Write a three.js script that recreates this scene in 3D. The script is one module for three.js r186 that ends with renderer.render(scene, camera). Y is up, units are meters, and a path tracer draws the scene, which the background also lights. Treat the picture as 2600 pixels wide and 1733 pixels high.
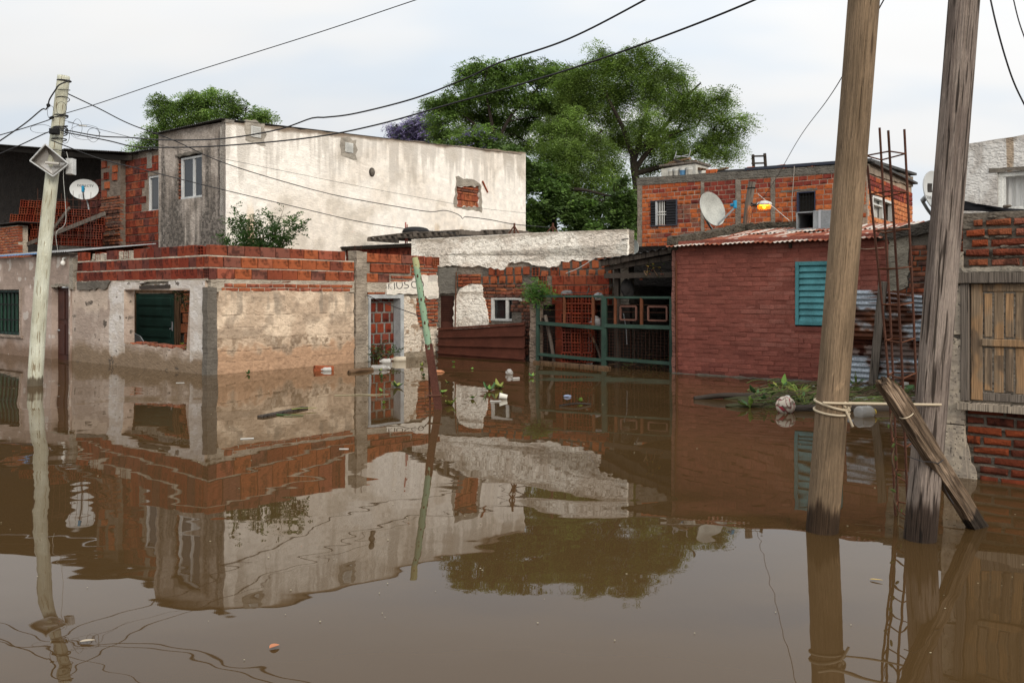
import * as THREE from 'three';
import { mergeGeometries } from 'three/addons/utils/BufferGeometryUtils.js';

// ---------------------------------------------------------------- camera, sky, sun, exposure
const scene = new THREE.Scene();
const FW = 2600, FH = 1733, FOC = 2100, HORIZON = 746, EYE = 1.34;
const camera = new THREE.PerspectiveCamera(2 * Math.atan(FH / 2 / FOC) * 180 / Math.PI, FW / FH, 0.1, 600);
camera.setViewOffset(FW, FH, 0, FH / 2 - HORIZON, FW, FH);
camera.position.set(0, EYE, 0);
const renderer = new THREE.WebGLRenderer({ antialias: true });
renderer.toneMapping = THREE.LinearToneMapping;
renderer.toneMappingExposure = 1.5;
renderer.shadowMap.enabled = true;
const SUN_DIR = [0.45, 0.42, 0.80];
const sun = new THREE.DirectionalLight(new THREE.Color(1.0, 0.91, 0.80), 1.5);
sun.position.set(SUN_DIR[0] * 60, SUN_DIR[1] * 60, SUN_DIR[2] * 60 - 15);
sun.target.position.set(0, 0, -15);
sun.castShadow = true;
sun.shadow.radius = 45;
sun.shadow.mapSize.set(2048, 2048);
Object.assign(sun.shadow.camera, { left: -40, right: 40, top: 40, bottom: -40, near: 1, far: 160 });
scene.add(sun, sun.target);

// ---------------------------------------------------------------- random numbers and noise
function rng(s) { return () => { s |= 0; s = s + 0x6D2B79F5 | 0; let t = Math.imul(s ^ s >>> 15, 1 | s); t = t + Math.imul(t ^ t >>> 7, 61 | t) ^ t; return ((t ^ t >>> 14) >>> 0) / 4294967296; }; }
const R = rng(20240611);
const rr = (a, b, r = R) => a + (b - a) * r();
const pick = (l, r = R) => l[Math.floor(r() * l.length)];
const clamp = (x, a = 0, b = 1) => Math.min(b, Math.max(a, x));
const sm = (a, b, x) => { const t = clamp((x - a) / (b - a)); return t * t * (3 - 2 * t); };
const lerp = (a, b, t) => a + (b - a) * t;
const mix3 = (a, b, t) => [lerp(a[0], b[0], t), lerp(a[1], b[1], t), lerp(a[2], b[2], t)];
function h2(x, y, s) { let h = Math.imul(x, 374761393) + Math.imul(y, 668265263) + Math.imul(s, 1274126177); h = Math.imul(h ^ h >>> 13, 1274126177); return ((h ^ h >>> 16) >>> 0) / 4294967296; }
const md = (x, p) => p ? ((x % p) + p) % p : x;
function vn(x, y, s = 0, px = 0, py = px) {
  const ix = Math.floor(x), iy = Math.floor(y), fx = x - ix, fy = y - iy, u = fx * fx * fx * (fx * (fx * 6 - 15) + 10), v = fy * fy * fy * (fy * (fy * 6 - 15) + 10);
  const x0 = md(ix, px), x1 = md(ix + 1, px), y0 = md(iy, py), y1 = md(iy + 1, py);
  return lerp(lerp(h2(x0, y0, s), h2(x1, y0, s), u), lerp(h2(x0, y1, s), h2(x1, y1, s), u), v);
}
function fbm(x, y, s = 0, o = 4, px = 0, py = px) { let a = 0, w = 0.5, n = 0; for (let i = 0; i < o; i++) { a += w * vn(x, y, s + i * 17, px, py); n += w; w *= 0.5; x *= 2; y *= 2; px *= 2; py *= 2; } return a / n; }
// a colour (sRGB 0..1) or grey texture; f(u, v)
// heights in floats, for slopes too gentle for bytes
function heights(w, h, f) {
  const d = new Float32Array(w * h * 4);
  for (let j = 0, k = 0; j < h; j++) for (let i = 0; i < w; i++, k += 4) { d[k] = d[k + 1] = d[k + 2] = f((i + 0.5) / w, (j + 0.5) / h); d[k + 3] = 1; }
  const t = new THREE.DataTexture(d, w, h, THREE.RGBAFormat, THREE.FloatType); t.wrapS = t.wrapT = THREE.RepeatWrapping; t.magFilter = THREE.LinearFilter; t.needsUpdate = true; return t;
}
function tex(w, h, f, srgb = true) {
  const d = new Uint8Array(w * h * 4);
  for (let j = 0, k = 0; j < h; j++) for (let i = 0; i < w; i++, k += 4) {
    const c = f((i + 0.5) / w, (j + 0.5) / h);
    if (typeof c === 'number') d[k] = d[k + 1] = d[k + 2] = clamp(c) * 255;
    else { d[k] = clamp(c[0]) * 255; d[k + 1] = clamp(c[1]) * 255; d[k + 2] = clamp(c[2]) * 255; }
    d[k + 3] = 255;
  }
  const t = new THREE.DataTexture(d, w, h);
  t.wrapS = t.wrapT = THREE.RepeatWrapping; t.magFilter = THREE.LinearFilter; t.minFilter = THREE.LinearMipmapLinearFilter; t.generateMipmaps = true;
  if (srgb) t.colorSpace = THREE.SRGBColorSpace;
  t.needsUpdate = true;
  return t;
}
// the same texture stretched over w by h metres, its corner at (x, y)
function over(t, w, h, x = 0, y = 0) { const c = t.clone(); c.repeat.set(1 / w, 1 / h); c.offset.set(-x / w, -y / h); c.needsUpdate = true; return c; }

// the sky: bright thin overcast, faintly blue towards the left, brightest towards the sun
{
  const w = 1024, h = 512, d = new Float32Array(w * h * 4), s = new THREE.Vector3(...SUN_DIR).normalize();
  for (let j = 0, k = 0; j < h; j++) for (let i = 0; i < w; i++, k += 4) {
    const el = ((j + 0.5) / h - 0.5) * Math.PI, az = ((i + 0.5) / w - 0.5) * 2 * Math.PI;
    const x = Math.cos(el) * Math.cos(az), y = Math.sin(el), z = Math.cos(el) * Math.sin(az);
    const yy = Math.max(y, 0) + 0.22, q = x / yy, r = z / yy;
    const c = fbm(q * 0.9 + 40, r * 2.2 + 40, 3, 5), c2 = fbm(q * 2.4 + 90, r * 5 + 10, 9, 4);
    const toSun = 0.5 + 0.5 * (x * s.x + y * s.y + z * s.z);
    let L = 0.52 + 0.27 * toSun + 0.34 * sm(0, 1, y);
    const blue = sm(0.40, 0.66, c * 0.75 + c2 * 0.25) * (1 - 0.75 * sm(0.35, 0.7, toSun));
    L *= 1 + 0.12 * (c2 - 0.5) + 0.10 * (c - 0.5);
    const col = mix3([L * 1.0, L * 1.0, L * 0.995], [L * 0.79, L * 0.865, L * 0.945], blue);
    d[k] = col[0]; d[k + 1] = col[1]; d[k + 2] = col[2]; d[k + 3] = 1;
  }
  const t = new THREE.DataTexture(d, w, h, THREE.RGBAFormat, THREE.FloatType);
  t.mapping = THREE.EquirectangularReflectionMapping; t.magFilter = THREE.LinearFilter; t.needsUpdate = true;
  scene.background = t; scene.environment = t;
}

// ---------------------------------------------------------------- places
// The street grid: a runs along the house fronts, b out towards the street, y up; its origin is the corner of the plastered brick shell.
const UA = 0.794, UB = 0.608, TH = -Math.atan2(UB, UA), OX = -5.02, OZ = -13.66;
const V = (x, y, z) => new THREE.Vector3(x, y, z);
const A = (a, y, b) => V(OX + a * UA - b * UB, y, OZ + a * UB + b * UA);
const CA = -OX * UA - OZ * UB, CB = OX * UB - OZ * UA;
const ray = (px, py) => { const x = (px - 1300) / FOC; return [x * UA - UB, -(py - HORIZON) / FOC, -x * UB - UA]; };
const fr = (b, px, py) => { const r = ray(px, py), t = (b - CB) / r[2]; return [CA + r[0] * t, EYE + r[1] * t]; };   // on the plane b: [a, y]
const sd = (a, px, py) => { const r = ray(px, py), t = (a - CA) / r[0]; return [CB + r[2] * t, EYE + r[1] * t]; };   // on the plane a: [b, y]
const wt = (px, py) => { const r = ray(px, py), t = -EYE / r[1]; return [CA + r[0] * t, CB + r[2] * t]; };           // on the water: [a, b]
const at = (px, py, d) => V((px - 1300) / FOC * d, EYE - (py - HORIZON) / FOC * d, -d);                               // at a distance, in the world
const ww = (px, py) => at(px, py, EYE * FOC / (py - HORIZON));                                                         // on the water, in the world

// ---------------------------------------------------------------- things and parts
const used = {};
function num(n) { if (!(n in used)) { used[n] = 0; return n; } used[n]++; return n + '_' + String(used[n]).padStart(3, '0'); }
function thing(name, label, category, o, opt = {}) {
  const g = new THREE.Group(); g.name = num(name);
  const street = opt.street !== false;
  g.position.copy(street ? A(...o) : V(...o)); g.rotation.y = street ? TH : 0;
  g.userData = { label, category };
  if (opt.group) g.userData.group = opt.group;
  if (opt.kind) g.userData.kind = opt.kind;
  g.o = o; scene.add(g); return g;
}
function org(p) { while (p && !p.o) p = p.parent; return p ? p.o : [0, 0, 0]; }
function part(parent, name, geo, m, opt = {}) {
  if (Array.isArray(geo)) geo = join(geo);
  if (!opt.keep) boxUV(geo);
  const o = org(parent);
  geo.translate(-o[0], -o[1], -o[2]);
  const me = new THREE.Mesh(geo, m); me.name = name; me.castShadow = me.receiveShadow = true;
  if (opt.label) me.userData.label = opt.label;
  if (opt.kind) me.userData.kind = opt.kind;
  parent.add(me); return me;
}
// a shared geometry, set at a place
function piece(parent, name, geo, m, p, rot, sc) {
  const o = org(parent), me = new THREE.Mesh(geo, m); me.name = name; me.castShadow = me.receiveShadow = true;
  me.position.set(p[0] - o[0], p[1] - o[1], p[2] - o[2]);
  if (rot) me.rotation.set(...rot);
  if (sc) me.scale.set(...sc);
  parent.add(me); return me;
}
// a thing that is one mesh, geometry in world metres round p
function solo(name, label, category, geo, m, p, opt = {}) {
  if (Array.isArray(geo)) geo = join(geo);
  if (!opt.keep) boxUV(geo);
  const me = new THREE.Mesh(geo, m); me.name = num(name); me.castShadow = me.receiveShadow = true;
  me.position.copy(p); if (opt.rot) me.rotation.set(...opt.rot);
  me.userData = { label, category };
  if (opt.group) me.userData.group = opt.group;
  if (opt.kind) me.userData.kind = opt.kind;
  scene.add(me); return me;
}
function copyOf(src, label, p, rotY, opt = {}) {
  const c = src.clone(); c.name = num(src.name.replace(/_\d{3}$/, '')); c.userData = { ...src.userData, ...(label ? { label } : {}) };
  c.position.copy(p); if (rotY !== undefined) c.rotation.y = rotY;
  if (opt.rot) c.rotation.set(...opt.rot);
  if (opt.sc) c.scale.setScalar(opt.sc);
  scene.add(c); return c;
}

// ---------------------------------------------------------------- shapes
function join(l) {
  l = l.flat(9).map((g) => { g = g.index ? g.toNonIndexed() : g; for (const k of Object.keys(g.attributes)) if (!['position', 'normal', 'uv'].includes(k)) g.deleteAttribute(k); if (!g.attributes.uv) g.setAttribute('uv', new THREE.BufferAttribute(new Float32Array(g.attributes.position.count * 2), 2)); return g; });
  return l.length === 1 ? l[0] : mergeGeometries(l);
}
function boxUV(g) {
  const p = g.attributes.position, n = g.attributes.normal, uv = new Float32Array(p.count * 2);
  for (let i = 0; i < p.count; i++) {
    const x = Math.abs(n.getX(i)), y = Math.abs(n.getY(i)), z = Math.abs(n.getZ(i));
    if (y > x && y > z) { uv[2 * i] = p.getX(i); uv[2 * i + 1] = p.getZ(i); } else if (x > z) { uv[2 * i] = -p.getZ(i); uv[2 * i + 1] = p.getY(i); } else { uv[2 * i] = p.getX(i); uv[2 * i + 1] = p.getY(i); }
  }
  g.setAttribute('uv', new THREE.BufferAttribute(uv, 2)); return g;
}
const box = (x0, x1, y0, y1, z0, z1) => new THREE.BoxGeometry(Math.abs(x1 - x0), Math.abs(y1 - y0), Math.abs(z1 - z0)).translate((x0 + x1) / 2, (y0 + y1) / 2, (z0 + z1) / 2);
// a box with its edges taken off
function cbox(x0, x1, y0, y1, z0, z1, c = 0.006) {
  if (x0 > x1) [x0, x1] = [x1, x0]; if (y0 > y1) [y0, y1] = [y1, y0]; if (z0 > z1) [z0, z1] = [z1, z0];
  const w = x1 - x0, h = y1 - y0, d = z1 - z0; c = Math.min(c, w / 3, h / 3, d / 3);
  const s = new THREE.Shape([[c, c], [w - c, c], [w - c, h - c], [c, h - c]].map((q) => new THREE.Vector2(...q)));
  return new THREE.ExtrudeGeometry(s, { depth: d - 2 * c, bevelEnabled: true, bevelThickness: c, bevelSize: c, bevelSegments: 1 }).translate(x0, y0, z0 + c);
}
// a slab in the plane of the fronts with an outline and holes, from z0 to z1
function slab(pts, z0, z1, holes = [], bev = 0) {
  const s = new THREE.Shape(pts.map((q) => new THREE.Vector2(...q)));
  for (const h of holes) s.holes.push(new THREE.Path(h.map((q) => new THREE.Vector2(...q))));
  return new THREE.ExtrudeGeometry(s, { depth: z1 - z0 - 2 * bev, bevelEnabled: bev > 0, bevelThickness: bev, bevelSize: bev, bevelOffset: -bev, bevelSegments: 1 }).translate(0, 0, z0 + bev);
}
// the same in the plane of the sides: outline in (b, y), from a0 to a1
const sideSlab = (pts, a0, a1, holes = [], bev = 0) => slab(pts.map(([b, y]) => [-b, y]), a0, a1, holes.map((h) => h.map(([b, y]) => [-b, y])), bev).rotateY(Math.PI / 2);
const rect = (x0, x1, y0, y1) => [[x0, y0], [x1, y0], [x1, y1], [x0, y1]];
// an outline broken into a ragged one
function jag(pts, amp = 0.03, step = 0.07, seed = 1, keep = () => false) {
  const r = rng(seed), out = [];
  for (let i = 0; i < pts.length; i++) {
    const p = pts[i], q = pts[(i + 1) % pts.length], n = Math.max(1, Math.round(Math.hypot(q[0] - p[0], q[1] - p[1]) / step)), l = Math.hypot(q[0] - p[0], q[1] - p[1]) || 1, k = keep(i);
    for (let j = 0; j < n; j++) { const t = j / n, d = k || j === 0 ? 0 : (r() - 0.5) * 2 * amp; out.push([lerp(p[0], q[0], t) - (q[1] - p[1]) / l * d, lerp(p[1], q[1], t) + (q[0] - p[0]) / l * d]); if (k) break; }
  }
  return out;
}
// a tapered round limb through points, radii along it
function limb(pts, r0, r1, rad = 7, seg) {
  const c = new THREE.CatmullRomCurve3(pts, false, 'catmullrom', 0.5), n = seg ?? Math.max(2, pts.length * 3), f = c.computeFrenetFrames(n, false), pos = [], nor = [], uv = [], ix = [], len = c.getLength();
  for (let i = 0; i <= n; i++) {
    const p = c.getPointAt(i / n), r = lerp(r0, r1, i / n);
    for (let j = 0; j <= rad; j++) { const t = j / rad * 2 * Math.PI, d = f.normals[i].clone().multiplyScalar(Math.cos(t)).addScaledVector(f.binormals[i], Math.sin(t)); pos.push(p.x + d.x * r, p.y + d.y * r, p.z + d.z * r); nor.push(d.x, d.y, d.z); uv.push(j / rad * 2 * Math.PI * r0, i / n * len); }
  }
  for (let i = 0; i < n; i++) for (let j = 0; j < rad; j++) { const a = i * (rad + 1) + j, b = a + rad + 1; ix.push(a, a + 1, b, b, a + 1, b + 1); }
  for (const [row, s] of [[0, -1], [n, 1]]) { const k = pos.length / 3, p = c.getPointAt(row / n), t = c.getTangentAt(row / n).multiplyScalar(s); pos.push(p.x, p.y, p.z); nor.push(t.x, t.y, t.z); uv.push(0, 0); for (let j = 0; j < rad; j++) { const a = row * (rad + 1) + j; s < 0 ? ix.push(k, a + 1, a) : ix.push(k, a, a + 1); } }
  const g = new THREE.BufferGeometry();
  g.setAttribute('position', new THREE.Float32BufferAttribute(pos, 3)); g.setAttribute('normal', new THREE.Float32BufferAttribute(nor, 3)); g.setAttribute('uv', new THREE.Float32BufferAttribute(uv, 2)); g.setIndex(ix);
  return g;
}
const stick = (p, q, r, rad = 6) => limb([p, q], r, r, rad, 1);
// a squared timber from p to q: w across, h high
function timber(p, q, w, h, c = 0.006, up = V(0, 1, 0)) {
  const l = p.distanceTo(q), g = cbox(-w / 2, w / 2, -h / 2, h / 2, 0, l, c), z = q.clone().sub(p).normalize(), x = new THREE.Vector3().crossVectors(up, z);
  if (x.lengthSq() < 1e-6) x.set(1, 0, 0); x.normalize(); const y = new THREE.Vector3().crossVectors(z, x);
  return g.applyMatrix4(new THREE.Matrix4().makeBasis(x, y, z).setPosition(p));
}
// an irregular brick, front face outward (+z), w by h by d about its centre
function brickGeo(w, h, d, c, jit, r) {
  const j = () => (r() - 0.5) * 2 * jit, o = [[-1, -1], [1, -1], [1, 1], [-1, 1]], P = [];
  for (const [x, y] of o) P.push([x * w / 2 + j(), y * h / 2 + j(), -d / 2]);
  for (const [x, y] of o) P.push([x * w / 2 + j(), y * h / 2 + j(), d / 2 - c]);
  for (const [x, y] of o) P.push([x * (w / 2 - c) + j(), y * (h / 2 - c) + j(), d / 2 + j() * 0.6]);
  P.push([j(), j(), d / 2 + Math.abs(j()) * 0.8]);
  const F = []; for (let i = 0; i < 4; i++) { const k = (i + 1) % 4; F.push([i, k, 4 + k], [i, 4 + k, 4 + i], [4 + i, 4 + k, 8 + k], [4 + i, 8 + k, 8 + i], [8 + i, 8 + k, 12]); }
  F.push([0, 2, 1], [0, 3, 2]);
  const g = new THREE.BufferGeometry(), pos = []; for (const f of F) for (const k of f) pos.push(...P[k]);
  g.setAttribute('position', new THREE.Float32BufferAttribute(pos, 3)); g.computeVertexNormals(); boxUV(g);
  const u = g.attributes.uv, ou = r() * 5, ov = r() * 5; for (let i = 0; i < u.count; i++) u.setXY(i, u.getX(i) + ou, u.getY(i) + ov);
  return g;
}
// a hollow clay block seen at its open end (+z): nx by ny cells
function hollowGeo(w, h, d, nx = 3, ny = 3, t = 0.008) {
  const l = [box(-w / 2, w / 2, -h / 2, h / 2, -d / 2, -d / 2 + 0.02), box(-w / 2, w / 2, h / 2 - t, h / 2, -d / 2 + 0.02, d / 2), box(-w / 2, w / 2, -h / 2, -h / 2 + t, -d / 2 + 0.02, d / 2), box(-w / 2, -w / 2 + t, -h / 2 + t, h / 2 - t, -d / 2 + 0.02, d / 2), box(w / 2 - t, w / 2, -h / 2 + t, h / 2 - t, -d / 2 + 0.02, d / 2)];
  for (let i = 1; i < nx; i++) { const x = -w / 2 + w * i / nx; l.push(box(x - t / 2, x + t / 2, -h / 2 + t, h / 2 - t, -d / 2 + 0.02, d / 2 - 0.003)); }
  for (let i = 1; i < ny; i++) { const y = -h / 2 + h * i / ny; l.push(box(-w / 2 + t, w / 2 - t, y - t / 2, y + t / 2, -d / 2 + 0.02, d / 2 - 0.005)); }
  return boxUV(join(l));
}
// a corrugated sheet: w across the waves (x), l along them (z from 0 to -l)
function sheetGeo(w, l, pitch = 0.076, amp = 0.009, nz = 4, bend = 0) {
  const n = Math.round(w / pitch * 8), g = new THREE.PlaneGeometry(w, l, n, nz).rotateX(-Math.PI / 2).translate(w / 2, 0, -l / 2), p = g.attributes.position;
  for (let i = 0; i < p.count; i++) { const x = p.getX(i), z = p.getZ(i); p.setY(i, amp * Math.cos(x / pitch * 2 * Math.PI) + bend * (vn(x * 1.7 + 3, z * 1.5, 5) - 0.5)); }
  g.computeVertexNormals(); const u = g.attributes.uv; for (let i = 0; i < u.count; i++) u.setXY(i, p.getX(i), p.getZ(i)); return g;
}
// ---------------------------------------------------------------- materials
const mat = (o) => new THREE.MeshPhysicalMaterial({ roughness: 0.9, metalness: 0, specularIntensity: 0.35, ...o });
const C = (r, g, b) => new THREE.Color().setRGB(r, g, b);
const S = (r, g, b) => new THREE.Color().setRGB(r / 255, g / 255, b / 255, THREE.SRGBColorSpace);
// rough thrown plaster, clay grain, wood grain, block ridges: fine relief in metres
const N = 512;
const tRough = tex(N, N, (u, v) => { const f = fbm(u * 14, v * 14, 11, 5, 14), g = 1 - Math.abs(2 * fbm(u * 9, v * 16, 23, 4, 9, 16) - 1); return 0.5 * f + 0.5 * sm(0.55, 1, g); }, false);
const tFine = tex(N, N, (u, v) => fbm(u * 40, v * 40, 31, 4, 40), false);
const tClay = tex(N, N, (u, v) => { const f = fbm(u * 8, v * 8, 41, 5, 8), s = vn(u * 120, v * 120, 43, 120), k = sm(0.62, 0.8, fbm(u * 5, v * 5, 47, 4, 5)); const l = 0.80 + 0.25 * (f - 0.5) + 0.14 * (s - 0.5) - 0.28 * k; return [l * 1.05, l, l * 0.97]; });
const tSoot = tex(N, N, (u, v) => { const f = fbm(u * 5, v * 5, 51, 5, 5), k = sm(0.40, 0.68, f), s = vn(u * 120, v * 120, 53, 120); return mix3([0.98, 0.95, 0.93], [0.50, 0.51, 0.52], k * 0.75).map((c) => c * (0.9 + 0.2 * s)); });
const tRidge = tex(64, 128, (u, v) => { const x = (v * 8) % 1; return sm(0.1, 0.3, x) * (1 - sm(0.7, 0.9, x)) * 0.8 + 0.2 * vn(u * 8, v * 16, 3, 8, 16); }, false);
const tGrain = tex(256, 1024, (u, v) => { const w = fbm(u * 3 + 0.4 * vn(u * 2, v * 4, 3, 2, 4), v * 3, 61, 3, 3), f = fbm(u * 60, v * 4, 63, 4, 60, 4), c = sm(0.68, 0.76, fbm(u * 42, v * 3, 67, 3, 42, 3)); const l = 0.82 + 0.35 * (f - 0.5) + 0.3 * (w - 0.5) - 0.4 * c; return [l, l * 0.985, l * 0.96]; });
const tGrainB = tex(256, 1024, (u, v) => fbm(u * 60, v * 4, 63, 4, 60, 4) - 0.7 * sm(0.66, 0.78, fbm(u * 42, v * 3, 67, 3, 42, 3)), false);
const tSpeck = tex(N, N, (u, v) => { const l = 0.86 + 0.3 * (fbm(u * 6, v * 6, 71, 5, 6) - 0.5) + 0.16 * (vn(u * 160, v * 160, 73, 160) - 0.5); return [l, l, l * 0.985]; });
const rep = (t, m) => over(t, m, m);
const clayMap = rep(tClay, 0.7), sootMap = rep(tSoot, 0.55), ridgeMap = over(tRidge, 0.06, 0.125), fineB = rep(tFine, 0.5), speckMap = rep(tSpeck, 1.3), roughB = rep(tRough, 1.1);
const clay = (r, g, b, o = {}) => mat({ color: C(r, g, b), map: clayMap, bumpMap: fineB, bumpScale: 0.004, ...o });
// hollow blocks: fresh orange to burnt brown, the weathered ones with soot
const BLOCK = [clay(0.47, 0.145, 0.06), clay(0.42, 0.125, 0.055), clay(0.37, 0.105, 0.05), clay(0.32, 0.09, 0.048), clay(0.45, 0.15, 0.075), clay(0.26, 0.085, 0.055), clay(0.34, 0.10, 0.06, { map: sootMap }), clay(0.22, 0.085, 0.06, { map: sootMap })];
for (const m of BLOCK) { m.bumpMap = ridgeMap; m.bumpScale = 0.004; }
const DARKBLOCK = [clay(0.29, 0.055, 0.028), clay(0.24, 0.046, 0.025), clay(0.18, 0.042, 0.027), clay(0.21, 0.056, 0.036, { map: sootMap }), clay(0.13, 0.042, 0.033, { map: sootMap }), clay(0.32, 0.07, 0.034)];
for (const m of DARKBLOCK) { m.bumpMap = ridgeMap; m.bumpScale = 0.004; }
const BRICK = [clay(0.40, 0.13, 0.06), clay(0.34, 0.10, 0.05), clay(0.30, 0.10, 0.06, { map: sootMap }), clay(0.45, 0.17, 0.08)];
const OLDBRICK = [clay(0.17, 0.075, 0.05, { map: sootMap }), clay(0.12, 0.06, 0.045, { map: sootMap }), clay(0.22, 0.09, 0.055, { map: sootMap }), clay(0.30, 0.11, 0.055)];
const FARBLOCK = [clay(0.56, 0.16, 0.05), clay(0.50, 0.14, 0.045), clay(0.46, 0.12, 0.042), clay(0.60, 0.195, 0.068), clay(0.40, 0.105, 0.045)], SUNBLOCK = [clay(0.68, 0.27, 0.11), clay(0.62, 0.23, 0.09), clay(0.72, 0.31, 0.13), clay(0.60, 0.21, 0.085)];  // SUNBLOCK is a lit copy of FARBLOCK, sunlight put into its colour
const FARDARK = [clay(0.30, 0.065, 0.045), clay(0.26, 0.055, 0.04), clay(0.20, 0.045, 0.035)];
const NEARBRICK = [clay(0.31, 0.078, 0.03), clay(0.25, 0.066, 0.03), clay(0.20, 0.056, 0.03), clay(0.28, 0.095, 0.045), clay(0.22, 0.08, 0.05, { map: sootMap })];
for (const m of NEARBRICK) m.bumpScale = 0.008;
const DIMBRICK = [clay(0.20, 0.045, 0.018), clay(0.15, 0.036, 0.016), clay(0.11, 0.032, 0.018), clay(0.23, 0.055, 0.02)];  // shade towards the lower right corner put into the brick colour
const stone = (r, g, b, o = {}) => mat({ color: C(r, g, b), map: speckMap, bumpMap: roughB, bumpScale: 0.02, ...o });
const MORTAR = stone(0.37, 0.325, 0.27), MORTAR_DARK = stone(0.16, 0.14, 0.12), MORTAR_PALE = stone(0.52, 0.45, 0.37), CONCRETE = stone(0.26, 0.24, 0.21, { bumpScale: 0.008 }), CONCRETE_DARK = stone(0.18, 0.158, 0.135, { bumpScale: 0.01 });
const woodMap = over(tGrain, 0.25, 1.0), woodB = over(tGrainB, 0.25, 1.0);
const wood = (r, g, b, o = {}) => mat({ color: C(r, g, b), map: woodMap, bumpMap: woodB, bumpScale: 0.006, roughness: 0.88, ...o });
const WOOD_GREY = wood(0.22, 0.19, 0.165), WOOD_DARK = wood(0.085, 0.07, 0.06), WOOD_BROWN = wood(0.20, 0.125, 0.075), WOOD_TAN = wood(0.36, 0.24, 0.14), WOOD_PALE = wood(0.45, 0.39, 0.32);
const paint = (r, g, b, o = {}) => mat({ color: C(r, g, b), map: speckMap, roughness: 0.55, ...o });
const WHITE = paint(0.72, 0.72, 0.70), ALU = paint(0.62, 0.63, 0.64, { roughness: 0.4 }), GREEN = paint(0.035, 0.068, 0.052, { roughness: 0.7 }), GREEN_DOOR = paint(0.022, 0.06, 0.048, { roughness: 0.5 }), BLUE = paint(0.10, 0.32, 0.36, { roughness: 0.6 }), BROWN_DOOR = paint(0.075, 0.026, 0.018), DISH = paint(0.52, 0.53, 0.50, { roughness: 0.5 }), DISH_BLUE = paint(0.02, 0.30, 0.55);
const RUST = mat({ color: C(0.17, 0.062, 0.03), map: speckMap, roughness: 0.85, bumpMap: fineB, bumpScale: 0.003 }), BAR = mat({ color: C(0.12, 0.05, 0.032), roughness: 0.8, map: speckMap }), WIRE = mat({ color: C(0.03, 0.03, 0.032), roughness: 0.6 }), BLACK = mat({ color: C(0.012, 0.012, 0.012), roughness: 0.8 }), INSIDE = mat({ color: C(0.03, 0.026, 0.022), roughness: 1 }), TYRE = mat({ color: C(0.02, 0.02, 0.021), roughness: 0.75 }), ROPE = mat({ color: C(0.46, 0.38, 0.27), roughness: 0.95 }), STEEL = mat({ color: C(0.42, 0.43, 0.44), roughness: 0.45, metalness: 0.7 }), ZINC = mat({ color: C(0.34, 0.36, 0.38), roughness: 0.55, metalness: 0.35, map: speckMap });
const GLASS = new THREE.MeshPhysicalMaterial({ color: 0xffffff, roughness: 0.03, transmission: 1, thickness: 0, ior: 1.5 });
const CLOTH = mat({ color: C(0.55, 0.54, 0.52), roughness: 1, side: THREE.DoubleSide });
// zinc eaten by rust
const tRust = tex(1024, 512, (u, v) => { const f = fbm(u * 5, v * 3, 81, 5, 5, 3), s = vn(u * 200, v * 100, 83, 200, 100), st = fbm(u * 36, v * 3, 85, 3, 36, 3), k = sm(0.62, 0.69, f * 0.65 + st * 0.45); const rust = mix3([0.42, 0.20, 0.14], [0.56, 0.31, 0.20], fbm(u * 9, v * 9, 87, 4, 9)); return mix3(rust, [0.70, 0.66, 0.62], k).map((c) => c * (0.85 + 0.25 * s)); });
const ROOF_RUST = mat({ color: 0xffffff, map: over(tRust, 3.4, 2.2), roughness: 0.75, metalness: 0.15, side: THREE.DoubleSide });
const tZincRust = tex(512, 512, (u, v) => { const f = fbm(u * 3, v * 4, 91, 5, 3, 4), s = vn(u * 150, v * 150, 93, 150), k = sm(0.60, 0.72, f); return mix3([0.58, 0.61, 0.64], mix3([0.20, 0.11, 0.075], [0.36, 0.20, 0.11], fbm(u * 8, v * 8, 95, 3, 8)), k).map((c) => c * (0.82 + 0.3 * s)); });
const SHEET_ZINC = mat({ map: over(tZincRust, 1.9, 1.4), roughness: 0.55, metalness: 0.3, side: THREE.DoubleSide });
const SHEET_DARK = mat({ color: C(0.07, 0.068, 0.066), map: speckMap, roughness: 0.7, metalness: 0.1, side: THREE.DoubleSide });
// ---------------------------------------------------------------- water
{
  // long slow swells with a fine shiver on them, 30 m to the repeat
  const T = 30, t = heights(1536, 1536, (u, v) => {
    const big = 0.75 * vn(u * 8 + 0.5 * vn(u * 5, v * 5, 7, 5), v * 11, 101, 8, 11) + 0.35 * vn(u * 5, v * 5, 105, 5), mid = vn(u * 22 + vn(u * 9, v * 9, 8, 9), v * 26, 103, 22, 26), calm = sm(0.45, 0.62, fbm(u * 7, v * 7, 109, 3, 7));
    return 0.80 * big + (0.05 + 0.10 * calm) * mid + (0.3 + 0.7 * calm) * (0.010 * fbm(u * 120, v * 170, 107, 2, 120, 170) + 0.007 * vn(u * 60, v * 80, 111, 60, 80));
  });
  const m = new THREE.MeshPhysicalMaterial({ color: C(0.060, 0.035, 0.014), roughness: 0.012, ior: 1.333, bumpMap: over(t, T, T, 3, 5), bumpScale: 0.085 });
  const g = new THREE.PlaneGeometry(400, 400, 1, 1).rotateX(-Math.PI / 2); boxUV(g);
  const me = new THREE.Mesh(g, m); me.name = 'flood_water'; me.receiveShadow = true; me.position.set(0, 0, -60);
  me.userData = { label: 'brown flood water covering the whole street up to the walls', category: 'water', kind: 'structure' };
  scene.add(me);
}

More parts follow.
